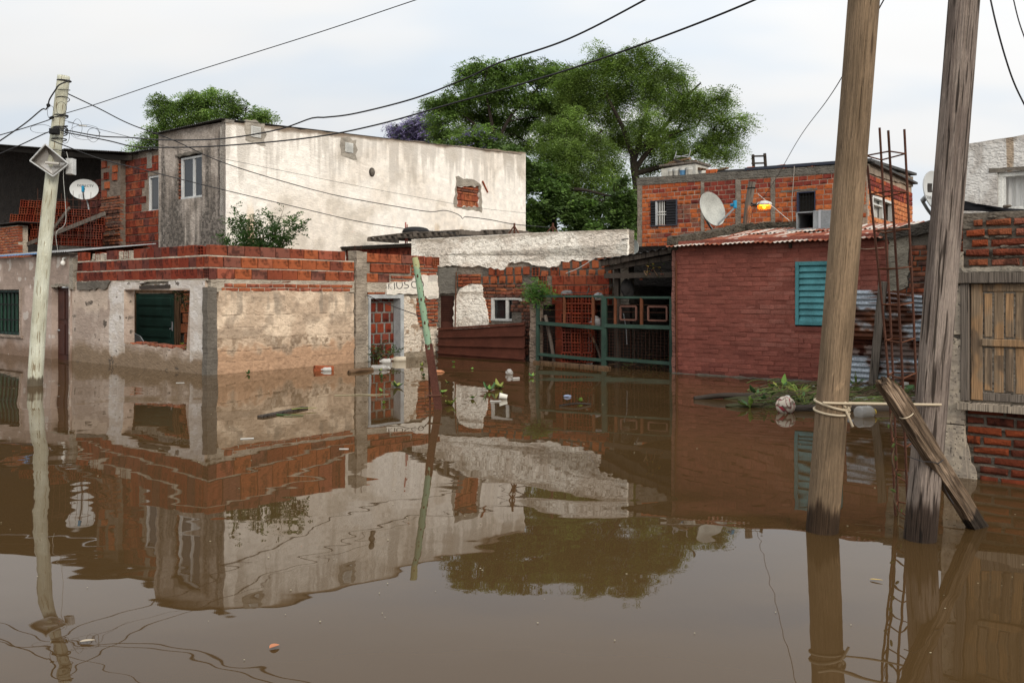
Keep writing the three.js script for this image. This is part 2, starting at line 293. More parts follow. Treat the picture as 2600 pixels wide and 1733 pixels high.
// ---------------------------------------------------------------- laying bricks
const CAP = 296;
function family(w, h, d, c, jit, n, seed) { const r = rng(seed); return Object.assign(Array.from({ length: n }, () => brickGeo(w, h, d, c, jit, r)), { w, h, d }); }
const laid = new Map();
function lay(parent, name, fam, mats, axis, x, y, f, w, h, r = R, turn = 0) {
  const key = parent.uuid + name, n = laid.get(key) || { count: 0, over: [] }; laid.set(key, n);
  const g = pick(fam, r), m = pick(mats, r), sc = [w / fam.w, h / fam.h, 1];
  const p = axis === 'a' ? [x, y, f - fam.d / 2] : [f - fam.d / 2, y, x], rot = [0, axis === 'a' ? 0 : Math.PI / 2, turn];
  if (n.count++ < CAP) return piece(parent, name, g, m, p, rot, sc);
  n.parent = parent; n.name = name;
  const o = org(parent), mm = new THREE.Matrix4().compose(V(p[0] - o[0], p[1] - o[1], p[2] - o[2]), new THREE.Quaternion().setFromEuler(new THREE.Euler(...rot)), V(...sc));
  n.over.push([g.clone().applyMatrix4(mm), m]);
}
// past the limit: the rest of the courses in one part
function flush() {
  for (const n of laid.values()) if (n.over.length) {
    const ms = [...new Set(n.over.map((q) => q[1]))], l = ms.map((m) => join(n.over.filter((q) => q[1] === m).map((q) => q[0])));
    const g = mergeGeometries(l, true), me = new THREE.Mesh(g, ms); me.name = n.name + '_rest'; me.castShadow = me.receiveShadow = true; me.userData.kind = 'stuff'; n.parent.add(me);
  }
  laid.clear();
}
// one course from x0 to x1 with its bottom at y
function course(parent, name, fam, mats, axis, x0, x1, y, f, bw, bh, o = {}) {
  const { gap = 0.012, vary = 0.08, skip, off = 0, tilt = 0.006, r = R, slope = 0, depth = 0.004, cuts } = o, s = Math.sign(x1 - x0), L = Math.abs(x1 - x0);
  if (cuts) {   // openings [from, to, bottom, top] that the course stops at
    let from = x0;
    for (const [p, q, b0, b1] of [...cuts].sort((m, n) => s * (m[0] - n[0]))) { const lo = s > 0 ? Math.min(p, q) : Math.max(p, q), hi = s > 0 ? Math.max(p, q) : Math.min(p, q); if (y + bh * 0.6 < b0 || y + bh * 0.4 > b1 || (lo - x1) * s > 0 || (hi - from) * s < 0) continue; if ((lo - from) * s > 0.04) course(parent, name, fam, mats, axis, from, lo, y, f, bw, bh, { ...o, cuts: null }); from = hi; }
    if ((x1 - from) * s > 0.04) course(parent, name, fam, mats, axis, from, x1, y, f, bw, bh, { ...o, cuts: null, off: from === x0 ? off : 0 });
    return;
  }
  let t = -off * bw, i = 0;
  while (t < L - 0.02) {
    const w = bw * (1 + (r() - 0.5) * 2 * vary), a = Math.max(t, 0), e = Math.min(t + w, L), c = x0 + s * (a + e) / 2; t += w + gap;
    if (e - a < 0.03) continue;
    if (skip && skip(c, y + bh / 2, i++)) continue;
    lay(parent, name, fam, typeof mats === 'function' ? mats(c, y) : mats, axis, c, y + bh / 2 + slope * (a + e) / 2, f + (r() - 0.5) * 2 * depth, e - a, bh * (1 - r() * 0.03), r, (r() - 0.5) * 2 * tilt);
  }
}
const F_BLOCK = family(0.33, 0.18, 0.12, 0.005, 0.003, 6, 1), F_SHORT = family(0.19, 0.18, 0.12, 0.005, 0.003, 5, 2), F_THIN = family(0.24, 0.058, 0.11, 0.008, 0.005, 8, 3), F_FAR = family(0.19, 0.128, 0.06, 0.006, 0.003, 5, 4), F_NEAR = family(0.23, 0.052, 0.12, 0.011, 0.006, 10, 5), F_RED = family(0.245, 0.066, 0.06, 0.006, 0.003, 8, 6);
const HD = hollowGeo(0.19, 0.18, 0.34, 3, 3, 0.011), H33 = hollowGeo(0.19, 0.18, 0.14, 3, 3), H22 = hollowGeo(0.18, 0.17, 0.14, 2, 3);

// ---------------------------------------------------------------- the plastered shell on the corner
const SHELL = thing('ruined_shop', 'roofless corner shop of stained plaster topped by three courses of red hollow blocks', 'shop', [0, 0, 0]);
{
  const w0 = fr(0, 314, 735), w1 = fr(0, 482, 885), top = 1.58;
  // front wall: grey brown render, a paler coat round the opening, a damp brown foot
  const tFront = tex(1024, 512, (u, v) => {
    const a = -4.8 + u * 4.8, y = -0.1 + v * 1.75, n = fbm(u * 14, v * 6, 121, 5), n2 = fbm(u * 40, v * 16, 123, 4), w = (n - 0.5) * 0.35;
    let c = mix3([0.62, 0.555, 0.505], [0.69, 0.63, 0.58], sm(0.35, 0.65, n));
    if (y + w > 0.95 && a < -3.35) c = mix3(c, [0.76, 0.69, 0.62], 0.6 * sm(0.95, 1.05, y + w));
    const pale = Math.max(sm(-3.32, -3.26, a + w * 0.25) * (1 - sm(w0[0] + 0.02, w0[0] + 0.05, a)), sm(w1[0] - 0.02, w1[0], a) * (1 - sm(-0.02, 0.05, a + w * 0.25)), sm(-3.2, -3.1, a) * sm(1.42, 1.45, y)) * sm(0.16, 0.24, y + w * 0.6);
    c = mix3(c, mix3([0.80, 0.775, 0.75], [0.73, 0.70, 0.665], sm(0.4, 0.6, n2)), pale * (0.75 + 0.25 * sm(0.3, 0.5, n)));
    c = mix3(c, [0.49, 0.42, 0.345], (1 - sm(0.20, 0.42, y + w)) * (1 - pale * 0.6));
    const chip = sm(0.69, 0.73, fbm(u * 30, v * 14, 127, 4)) * sm(0.45, 0.6, n); c = mix3(c, [0.30, 0.27, 0.24], chip * 0.8);
    return c.map((q) => q * (0.93 + 0.14 * n2));
  });
  const mFront = mat({ map: over(tFront, 4.8, 1.75, -4.8, -0.1), bumpMap: roughB, bumpScale: 0.008 });
  part(SHELL, 'wall', slab([[-4.79, -0.4], [-0.1, -0.4], [-0.1, top - 0.02], [-0.7, top - 0.005], [-1.2, top - 0.02], ...jag([[-1.2, top - 0.02], [-1.55, 1.49], [-2.1, 1.47], [-2.35, top - 0.02]], 0.03, 0.08, 5).slice(0, -8), [-3.3, top - 0.01], [-4.79, top - 0.01]], -0.2, 0, [[[w0[0], w0[1]], ...jag([[w0[0], 0.43], [w1[0], 0.40]], 0.025, 0.11, 8).slice(0, 20), [w1[0], w0[1] - 0.02]]], 0), mFront);
  part(SHELL, 'lintel', [slab(jag([[-4.5, 1.42], [-3.35, 1.44], [-3.2, 1.58], [-4.52, 1.585]], 0.025, 0.09, 14), -0.15, 0.035)], CONCRETE_DARK);
  part(SHELL, 'timber_lintel', timber(V(-2.15, 1.46, -0.03), V(-1.15, 1.475, -0.03), 0.12, 0.06), WOOD_DARK);
  part(SHELL, 'rubble_strip', slab(jag([[-2.2, 1.45], [-1.15, 1.45], [-1.2, 1.57], [-2.3, 1.57]], 0.02, 0.07, 15), -0.17, -0.05), MORTAR);
  part(SHELL, 'corner_column', sideSlab(jag([[0.03, -0.4], [-0.16, -0.4], [-0.15, 1.44], [0.03, 1.45]], 0.012, 0.12, 21), -0.125, 0.02), CONCRETE_DARK);
  // broken brick sill
  for (let x = w0[0] + 0.25, i = 0; x < w1[0] - 0.02; x += 0.215, i++) piece(SHELL, 'brick', pick(F_THIN), pick([...BRICK, ...OLDBRICK]), [x + 0.02, 0.43 + rr(-0.02, 0.01), -0.11], [rr(-0.05, 0.05), rr(-0.1, 0.1), rr(-0.05, 0.05)], [0.85, 1.0, 1.7]);
  // the inner wall of bricks with its green door
  const ib = -1.05, d0 = fr(ib, 350, 745), d1 = fr(ib, 448, 890);
  part(SHELL, 'inner_wall', box(-4.4, -0.24, -0.4, 1.62, ib - 0.22, ib - 0.11), MORTAR);
  const skipDoor = (x, y) => x > d0[0] - 0.12 && x < d1[0] + 0.12 && y < d0[1] + 0.05;
  for (let i = 0, y = 0.0; y < 1.55; y += 0.195, i++) course(SHELL, 'brick', F_BLOCK, i % 2 ? BRICK : [...BRICK, BLOCK[0]], 'a', -3.2, -0.24, y, ib - 0.02, 0.31, 0.18, { off: (i % 2) / 2, skip: skipDoor, gap: 0.016 });
  for (const y of [0.28, 0.49, 0.70, 0.92, 1.13]) piece(SHELL, 'hollow_block', H33, pick(DARKBLOCK), [fr(-0.42, 326, 800)[0], y, -0.42], [0, rr(-0.1, 0.1), 0]);
  const door = part(SHELL, 'door', cbox(d0[0], d1[0], -0.3, d0[1], ib + 0.0, ib + 0.045), GREEN_DOOR, { label: 'dark green panelled door behind the window opening' });
  for (let k = 0; k < 6; k++) { const h = (d0[1] - 0.1) / 5.2, y = d0[1] - 0.16 - k * 0.21; part(door, 'door_panel', cbox(d0[0] + 0.14, d1[0] - 0.12, y - 0.075, y + 0.075, ib + 0.045, ib + 0.06, 0.01), GREEN_DOOR); }
  part(door, 'handle', [cbox(d1[0] - 0.09, d1[0] - 0.05, 0.62, 0.80, ib + 0.047, ib + 0.06, 0.004), stick(V(d1[0] - 0.07, 0.66, ib + 0.06), V(d1[0] - 0.07, 0.66, ib + 0.11), 0.012)], STEEL);
  part(SHELL, 'door_frame', [box(d0[0] - 0.08, d0[0] - 0.01, -0.3, d0[1] + 0.08, ib - 0.02, ib + 0.06), box(d1[0] + 0.01, d1[0] + 0.06, -0.3, d0[1] + 0.08, ib - 0.02, ib + 0.06), box(d1[0] + 0.075, d1[0] + 0.11, -0.3, d0[1] + 0.08, ib - 0.02, ib + 0.04), box(d0[0] - 0.01, d1[0] + 0.01, d0[1] + 0.01, d0[1] + 0.08, ib - 0.02, ib + 0.06)], WOOD_BROWN);

  // three courses of hollow blocks over the front
  part(SHELL, 'mortar_bed', [box(-4.62, -0.02, 1.56, 1.60, -0.14, -0.004), box(-4.6, -0.02, 1.765, 1.79, -0.14, -0.002), box(-4.55, -0.02, 1.962, 1.99, -0.14, 0.0), slab(jag([[-4.0, 1.99], [-3.4, 1.99], [-3.4, 2.10], [-3.95, 2.12]], 0.02, 0.06, 24), -0.12, -0.01), slab(jag([[-2.95, 1.99], [-2.4, 1.99], [-2.42, 2.12], [-2.95, 2.13]], 0.02, 0.06, 25), -0.12, -0.01)], MORTAR_PALE);
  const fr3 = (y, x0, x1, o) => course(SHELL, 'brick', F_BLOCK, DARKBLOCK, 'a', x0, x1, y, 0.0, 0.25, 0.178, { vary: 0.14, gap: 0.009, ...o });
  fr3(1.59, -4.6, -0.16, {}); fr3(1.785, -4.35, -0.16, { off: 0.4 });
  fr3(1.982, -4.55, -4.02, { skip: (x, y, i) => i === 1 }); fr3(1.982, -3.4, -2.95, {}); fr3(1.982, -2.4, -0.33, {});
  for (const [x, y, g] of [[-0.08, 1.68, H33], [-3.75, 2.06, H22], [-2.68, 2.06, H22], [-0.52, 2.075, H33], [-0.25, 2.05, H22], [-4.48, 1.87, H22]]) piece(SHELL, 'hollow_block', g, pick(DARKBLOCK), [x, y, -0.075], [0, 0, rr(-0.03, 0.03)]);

  // the side wall, lit: two courses of thin bricks under three of blocks
  const sb = -3.17;
  part(SHELL, 'mortar_bed', [sideSlab(rect(-5.6, -0.05, 1.375, 1.60), -0.16, -0.004), sideSlab(rect(sb, -0.02, 1.765, 1.79), -0.14, -0.002), sideSlab(rect(sb, -0.02, 1.962, 1.985), -0.14, 0)], MORTAR_PALE);
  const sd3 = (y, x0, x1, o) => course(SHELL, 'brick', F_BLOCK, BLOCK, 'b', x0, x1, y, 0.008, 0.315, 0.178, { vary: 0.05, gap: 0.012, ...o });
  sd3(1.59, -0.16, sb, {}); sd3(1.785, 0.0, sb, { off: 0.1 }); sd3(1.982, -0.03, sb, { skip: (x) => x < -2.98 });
  course(SHELL, 'brick', F_THIN, BRICK, 'b', -0.3, sb, 1.455, 0.006, 0.25, 0.06, { off: 0.3 });
  course(SHELL, 'brick', F_THIN, BRICK, 'b', -0.25, sb + 0.1, 1.385, 0.004, 0.25, 0.06, { off: 0.7 });
  course(SHELL, 'brick', F_THIN, OLDBRICK, 'b', -0.1, sb, 1.525, -0.01, 0.25, 0.05, { off: 0.1 });
  // its plaster: thrown over blocks whose joints still show, browner and crusted at the foot
  const tSide = tex(1024, 512, (u, v) => {
    const x = u * 3.2, y = -0.1 + v * 1.55, n = fbm(u * 16, v * 8, 131, 5), n2 = fbm(u * 60, v * 30, 133, 4), n3 = fbm(u * 7, v * 4, 135, 4), w = (n - 0.5) * 0.55;
    let c = mix3([0.82, 0.74, 0.645], [0.72, 0.635, 0.545], sm(0.42, 0.62, n3));
    c = mix3(c, [0.50, 0.44, 0.38], 0.4 * sm(0.50, 0.68, n)); const scr = 1 - sm(0.0, 0.07, Math.abs(2 * fbm(u * 44 + v * 16, v * 30, 138, 3) - 1)); c = mix3(c, [0.34, 0.29, 0.24], scr * 0.5 * sm(0.42, 0.6, n2));
    const foot = 1 - sm(0.30, 0.46, y + w * 0.7); c = mix3(c, [0.66, 0.535, 0.43], foot);
    const crust = sm(0.05, 0.2, 0.24 - Math.abs(y + w - 0.53)) * sm(0.44, 0.56, n); c = mix3(c, [0.42, 0.35, 0.28], crust * 0.6 * sm(0.3, 0.6, n2));
    const streak = sm(0.55, 0.7, fbm(u * 26, v * 2.5, 137, 4)) * sm(0.75, 1.2, y + w * 0.6); c = mix3(c, [0.52, 0.48, 0.43], streak * 0.45);
    for (const [jy, k] of [[0.98, 1], [0.76, 0.8], [0.58, 0.7], [0.37, 1], [0.2, 0.8]]) { const d = Math.abs(y - jy + 0.03 * (vn(u * 12, jy * 9, 139) - 0.5)); if (d < 0.007 && vn(u * 34, jy * 31, 141) > 0.5) c = mix3(c, [0.30, 0.25, 0.20], 0.5 * k); }
    return c.map((q) => q * (0.9 + 0.2 * n2));
  });
  const tSideB = tex(1024, 512, (u, v) => {
    const y = -0.1 + v * 1.55, x = u * 3.2; let h = 0.45 * fbm(u * 40, v * 20, 143, 5) + 0.4 * (1 - Math.abs(2 * fbm(u * 20 + v * 9, v * 14, 145, 4) - 1));
    for (const jy of [1.18, 0.98, 0.77, 0.58, 0.37, 0.2]) h -= 0.09 * (1 - sm(0.004, 0.03, Math.abs(y - jy + 0.03 * (vn(u * 12, jy * 9, 139) - 0.5)))) * sm(0.3, 0.6, vn(u * 14, jy * 31, 147));
    const row = Math.floor((y + 0.02) / 0.2); h -= 0.12 * (1 - sm(0.004, 0.02, Math.abs(((x + (row % 2) * 0.17) % 0.34) - 0.17))) * sm(0.5, 0.7, vn(u * 20, row * 3.3, 149));
    return 0.2 + 0.7 * h;
  }, false);
  const place = (t) => { const c = over(t, 3.2, 1.55, 0, -0.1); return c; };
  part(SHELL, 'plaster', sideSlab(jag([[-0.08, -0.4], [-3.17, -0.4], [-3.15, 1.36], [-2.0, 1.39], [-0.2, 1.385], [-0.13, 1.0]], 0.02, 0.09, 31, (i) => i === 0), -0.2, 0.012), mat({ map: place(tSide), bumpMap: place(tSideB), bumpScale: 0.045 }), { label: 'pale plaster with a brown crusted foot' });
  // the concrete post, the blocked doorway and the pier with the lettering
  part(SHELL, 'concrete_column', sideSlab(jag([[-3.17, -0.4], [-3.46, -0.4], [-3.47, 2.17], [-3.19, 2.19]], 0.018, 0.11, 41), -0.2, 0.045), mat({ color: C(0.37, 0.31, 0.25), map: speckMap, bumpMap: roughB, bumpScale: 0.02 }));
  for (const [b, da] of [[-3.24, -0.05], [-3.38, -0.03], [-3.30, -0.12]]) part(SHELL, 'reinforcing_bar', stick(V(da, 2.1, b), V(da, 2.3, b), 0.006, 5), BAR);
  const dT = 1.31, dl = -3.55, dr = -4.44;
  part(SHELL, 'door_frame', [box(-0.2, 0.005, -0.4, dT - 0.06, dl, dl - 0.06), box(-0.2, 0.005, -0.4, dT - 0.06, dr - 0.1, dr - 0.0), box(-0.2, 0.008, dT - 0.06, dT + 0.02, dl + 0.02, dr - 0.1)], paint(0.46, 0.48, 0.50));
  part(SHELL, 'mortar_bed', sideSlab(rect(dr, dl, -0.4, dT), -0.30, -0.215), stone(0.24, 0.22, 0.2));
  for (let i = 0, y = -0.1; y < 1.2; y += 0.215, i++) course(SHELL, 'brick', F_SHORT, DARKBLOCK, 'b', dl - 0.14 - (i % 2) * 0.08, dr, y, -0.2, 0.165, 0.185, { gap: 0.055, vary: 0.05 });
  part(SHELL, 'wall', sideSlab([[dl + 0.09, 1.31], [dr - 0.1, 1.31], [dr - 0.1, -0.4], [-5.6, -0.4], [-5.6, 2.1], [dl + 0.09, 2.1]], -0.2, -0.04), MORTAR);
  part(SHELL, 'wall', sideSlab([[-3.46, -0.4], [-3.55, -0.4], [-3.55, 1.33], [-3.46, 1.33]], -0.19, -0.01), MORTAR_PALE);
  sd3(1.975, -3.5, -5.18, { skip: (x, y, i) => false }); sd3(1.775, -3.62, -4.72, {}); sd3(1.575, -3.5, -4.12, {});
  piece(SHELL, 'brick', F_SHORT[0], BLOCK[3], [-0.06, 2.055, -5.32], [0, Math.PI / 2, 0.05]); piece(SHELL, 'hollow_block', H33, BLOCK[4], [-0.06, 2.05, -5.53], [0, Math.PI / 2, 0]);
  for (const [y, x0, x1] of [[1.90, -4.78, -5.6], [1.825, -4.8, -5.6], [1.74, -4.8, -5.6], [1.66, -4.2, -5.6], [1.575, -4.2, -5.6], [1.49, -3.6, -4.2], [1.41, -3.6, -4.1], [1.335, -3.55, -4.1]]) course(SHELL, 'brick', F_THIN, BRICK, 'b', x0, x1, y, -0.012, 0.25, 0.056, { off: R(), gap: 0.02 });
  for (let y = 0.64; y < 1.2; y += 0.078) course(SHELL, 'brick', F_THIN, BRICK, 'b', -4.9, -5.6, y, -0.005, 0.25, 0.056, { off: R(), gap: 0.02 });
  const tPale = tex(512, 512, (u, v) => { const n = fbm(u * 12, v * 12, 151, 5), f = fbm(u * 50, v * 50, 153, 3); let c = mix3([0.80, 0.755, 0.69], [0.62, 0.54, 0.46], sm(0.5, 0.66, n)); return c.map((q) => q * (0.9 + 0.2 * f)); });
  const PALE = mat({ map: over(tPale, 1.3, 1.3), bumpMap: roughB, bumpScale: 0.03 });
  part(SHELL, 'plaster', [sideSlab(jag([[-4.54, 0.1], [-5.05, 0.1], [-5.1, 0.5], [-4.95, 0.75], [-4.9, 1.25], [-4.54, 1.28]], 0.03, 0.08, 51), -0.04, 0.0), sideSlab(jag([[-5.12, 0.1], [-5.6, 0.1], [-5.6, 0.6], [-5.3, 0.62], [-5.15, 0.5]], 0.03, 0.08, 52), -0.04, 0.01)], PALE);
  part(SHELL, 'plaster', sideSlab(jag([[-4.54, -0.4], [-5.6, -0.4], [-5.6, 0.14], [-4.54, 0.12]], 0.03, 0.08, 53, (i) => i === 0), -0.04, -0.004), stone(0.34, 0.28, 0.21));
  // the lettered patch
  const cv = document.createElement('canvas'); cv.width = 512; cv.height = 216; const x = cv.getContext('2d');
  x.fillStyle = '#d8d2c6'; x.fillRect(0, 0, 512, 216);
  for (let i = 0; i < 900; i++) { x.fillStyle = `rgba(${rr(90, 140) | 0},${rr(85, 130) | 0},${rr(80, 120) | 0},${rr(0.02, 0.14)})`; x.fillRect(rr(0, 512), rr(0, 216), rr(2, 26), rr(2, 12)); }
  x.fillStyle = 'rgba(100,98,95,0.28)'; x.fillRect(395, 0, 90, 70);
  x.strokeStyle = '#3c3a38'; x.lineWidth = 8; x.lineCap = 'round';
  const path = (l) => { x.beginPath(); l.forEach((p, i) => i ? x.lineTo(...p) : x.moveTo(...p)); x.stroke(); };
  x.globalAlpha = 0.45; path([[20, 70], [24, 150]]); path([[24, 118], [46, 76]]); path([[24, 118], [50, 152]]); x.globalAlpha = 0.9;
  path([[74, 66], [78, 148]]);
  x.beginPath(); x.ellipse(122, 106, 27, 40, 0, 0, 7); x.stroke();
  x.beginPath(); x.moveTo(206, 72); x.bezierCurveTo(160, 62, 160, 104, 186, 106); x.bezierCurveTo(218, 110, 214, 146, 168, 140); x.stroke();
  x.beginPath(); x.moveTo(272, 78); x.bezierCurveTo(222, 54, 222, 152, 274, 134); x.stroke();
  x.beginPath(); x.ellipse(322, 104, 27, 38, 0, 0, 7); x.stroke();
  const tl = new THREE.CanvasTexture(cv); tl.colorSpace = THREE.SRGBColorSpace; tl.wrapS = tl.wrapT = THREE.RepeatWrapping;
  part(SHELL, 'lettered_plaster', sideSlab(jag([[-4.03, 1.33], [-5.05, 1.35], [-5.3, 1.22], [-5.58, 1.26], [-5.56, 1.74], [-4.9, 1.74], [-4.8, 1.62], [-4.02, 1.55]], 0.02, 0.07, 61), -0.04, 0.026), mat({ map: over(tl, 1.62, 0.46, 4.0, 1.3), bumpMap: roughB, bumpScale: 0.006 }), { label: 'pale plaster patch with hand painted letters' });
}
// ---------------------------------------------------------------- windows
// a white two-leaf window in the plane b: outline in metres
function sashWindow(parent, x0, x1, y0, y1, z, m = ALU, mull = 0.5, one = false, dark = true) {
  const f = 0.05, w = part(parent, 'window', [cbox(x0, x1, y1 - f, y1, z - 0.06, z, 0.004), cbox(x0, x1, y0, y0 + f, z - 0.06, z + 0.01, 0.004), cbox(x0, x0 + f, y0 + f, y1 - f, z - 0.06, z, 0.004), cbox(x1 - f, x1, y0 + f, y1 - f, z - 0.06, z, 0.004)], m);
  const xm = lerp(x0, x1, mull);
  if (!one) part(w, 'sash', [box(xm - 0.035, xm + 0.035, y0 + f, y1 - f, z - 0.05, z - 0.012), box(x0 + f, x0 + f + 0.025, y0 + f, y1 - f, z - 0.045, z - 0.01), box(x1 - f - 0.025, x1 - f, y0 + f, y1 - f, z - 0.045, z - 0.01)], m);
  for (const [p, q] of one ? [[x0 + f, x1 - f]] : [[x0 + f, xm - 0.035], [xm + 0.035, x1 - f]]) part(w, 'pane', new THREE.PlaneGeometry(q - p, y1 - y0 - 2 * f).translate((p + q) / 2, (y0 + y1) / 2, z - 0.03), GLASS);
  if (dark) part(w, 'shade_plate', box(x0, x1, y0, y1, z - 0.13, z - 0.068), BLACK);  // black plate close behind the panes, painted stand-in for the unlit room
  return w;
}
const frr = (b, x0, y0, x1, y1) => { const p = fr(b, x0, (y0 + y1) / 2)[0], q = fr(b, x1, (y0 + y1) / 2)[0]; return [p, q, fr(b, (x0 + x1) / 2, y1)[1], fr(b, (x0 + x1) / 2, y0)[1]]; };

// ---------------------------------------------------------------- the low grey house at the left edge
const LOW = thing('grey_house', 'low house in dirty grey beige render with brown door and barred green window', 'house', [-4.8, 0, 0]);
{
  const b = 0.03, [wx0, wx1, wy0, wy1] = frr(b, -40, 735, 50, 848), [dx0, dxr, , dy1] = frr(b, 130, 727, 183, 910), dx1 = Math.min(dxr, -4.87);
  const t = tex(512, 256, (u, v) => { const y = -0.2 + v * 2.4, n = fbm(u * 12, v * 5, 161, 5), f = fbm(u * 60, v * 28, 163, 3); let c = mix3([0.67, 0.60, 0.555], [0.58, 0.515, 0.47], sm(0.4, 0.65, n)); c = mix3(c, [0.48, 0.40, 0.34], 1 - sm(0.1, 0.35, y + (n - 0.5) * 0.35)); c = mix3(c, [0.78, 0.76, 0.73], 0.6 * sm(0.70, 0.73, fbm(u * 22, v * 9, 165, 3))); return c.map((q) => q * (0.93 + 0.14 * f)); });
  part(LOW, 'wall', slab([[-10.5, -0.4], [dx0, -0.4], [dx0, dy1], [dx1, dy1], [dx1, -0.4], [-4.8, -0.4], [-4.8, 2.12], [-10.5, 2.16]], b - 0.2, b, [rect(wx0, wx1, wy0, wy1)]), mat({ map: over(t, 5.7, 2.4, -10.5, -0.2), bumpMap: roughB, bumpScale: 0.006 }));
  part(LOW, 'broken_edge', [slab(jag(rect(-4.83, -4.66, 1.42, 2.06), 0.035, 0.08, 71), b - 0.12, b + 0.012), slab(jag(rect(dx0 - 0.02, dx1 + 0.04, dy1 - 0.0, dy1 + 0.05), 0.02, 0.05, 72), b - 0.1, b + 0.006)], MORTAR);
  const d = part(LOW, 'door', cbox(dx0 + 0.02, dx1 - 0.02, -0.4, dy1 - 0.02, b - 0.16, b - 0.12), BROWN_DOOR, { label: 'dark brown panelled wooden door' });
  for (const [p, q] of [[0.12, 0.46], [0.54, 0.88]]) for (const [y0, y1] of [[0.1, 0.72], [0.82, 1.40]]) part(d, 'door_panel', cbox(lerp(dx0, dx1, p), lerp(dx0, dx1, q), y0, y1, b - 0.12, b - 0.10, 0.012), BROWN_DOOR);
  part(d, 'handle', cbox(dx0 + 0.07, dx0 + 0.16, 0.58, 0.61, b - 0.12, b - 0.08, 0.005), STEEL);
  const w = part(LOW, 'window', [box(wx0, wx1, wy1 - 0.06, wy1, b - 0.16, b - 0.06), box(wx0, wx1, wy0, wy0 + 0.05, b - 0.16, b - 0.06), box(wx1 - 0.06, wx1, wy0 + 0.05, wy1 - 0.06, b - 0.16, b - 0.06), box(wx0, wx0 + 0.06, wy0 + 0.05, wy1 - 0.06, b - 0.16, b - 0.06)], GREEN_DOOR);
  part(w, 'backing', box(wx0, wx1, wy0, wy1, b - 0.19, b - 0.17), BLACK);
  part(w, 'sill', cbox(wx0 - 0.1, wx1 + 0.16, wy0 - 0.06, wy0, b - 0.18, b + 0.05, 0.008), stone(0.36, 0.28, 0.23));
  part(w, 'trim', [box(wx1 + 0.0, wx1 + 0.07, wy0 - 0.02, wy1 + 0.04, b + 0.0, b + 0.02)], stone(0.40, 0.32, 0.27));
  for (let i = 0; i < 9; i++) { const xx = lerp(wx0 + 0.12, wx1 - 0.1, i / 8); part(w, 'slat', [box(xx - 0.055, xx + 0.055, wy0 + 0.06, wy1 - 0.08, b - 0.15, b - 0.13)], paint(0.03, 0.075 + 0.02 * R(), 0.06)); part(w, 'bar', stick(V(xx, wy0, b - 0.04), V(xx, wy1, b - 0.04), 0.008, 5), BLACK); }
  for (const k of [0.33, 0.67]) part(w, 'bar', box(wx0, wx1, lerp(wy0, wy1, k) - 0.012, lerp(wy0, wy1, k) + 0.012, b - 0.05, b - 0.035), BLACK);
  const roof = part(LOW, 'roof', sheetGeo(5.8, 1.9, 0.076, 0.011, 3).rotateX(0.13).translate(-10.5, 2.18, b + 0.13), mat({ color: C(0.33, 0.33, 0.34), map: speckMap, roughness: 0.7, side: THREE.DoubleSide }), { keep: true });
  part(roof, 'blue_edge', sheetGeo(5.0, 0.05, 0.076, 0.011, 1).rotateX(0.3).translate(-10.5, 2.172, b + 0.15), mat({ color: C(0.08, 0.20, 0.40), roughness: 0.6, side: THREE.DoubleSide }), { keep: true });
  part(LOW, 'roof_edge', box(-5.9, -4.55, 2.12, 2.16, b - 0.1, b + 0.09), WOOD_DARK);
}
{
  const p = fr(0.03, 168, 664), q = A(p[0], p[1], 0.03);
  const g = thing('wall_lamp', 'small white bulb holder under the eave beside the brown door', 'lamp', [p[0], p[1], 0.03]);
  part(g, 'holder', limb([V(p[0], p[1] + 0.08, 0.02), V(p[0], p[1] + 0.06, 0.09), V(p[0], p[1] + 0.02, 0.1)], 0.018, 0.022, 8), WHITE);
  part(g, 'bulb', new THREE.SphereGeometry(0.045, 12, 8).scale(1, 1.2, 1).translate(p[0], p[1] - 0.03, 0.1), mat({ color: C(0.75, 0.73, 0.68), roughness: 0.25 }));
}

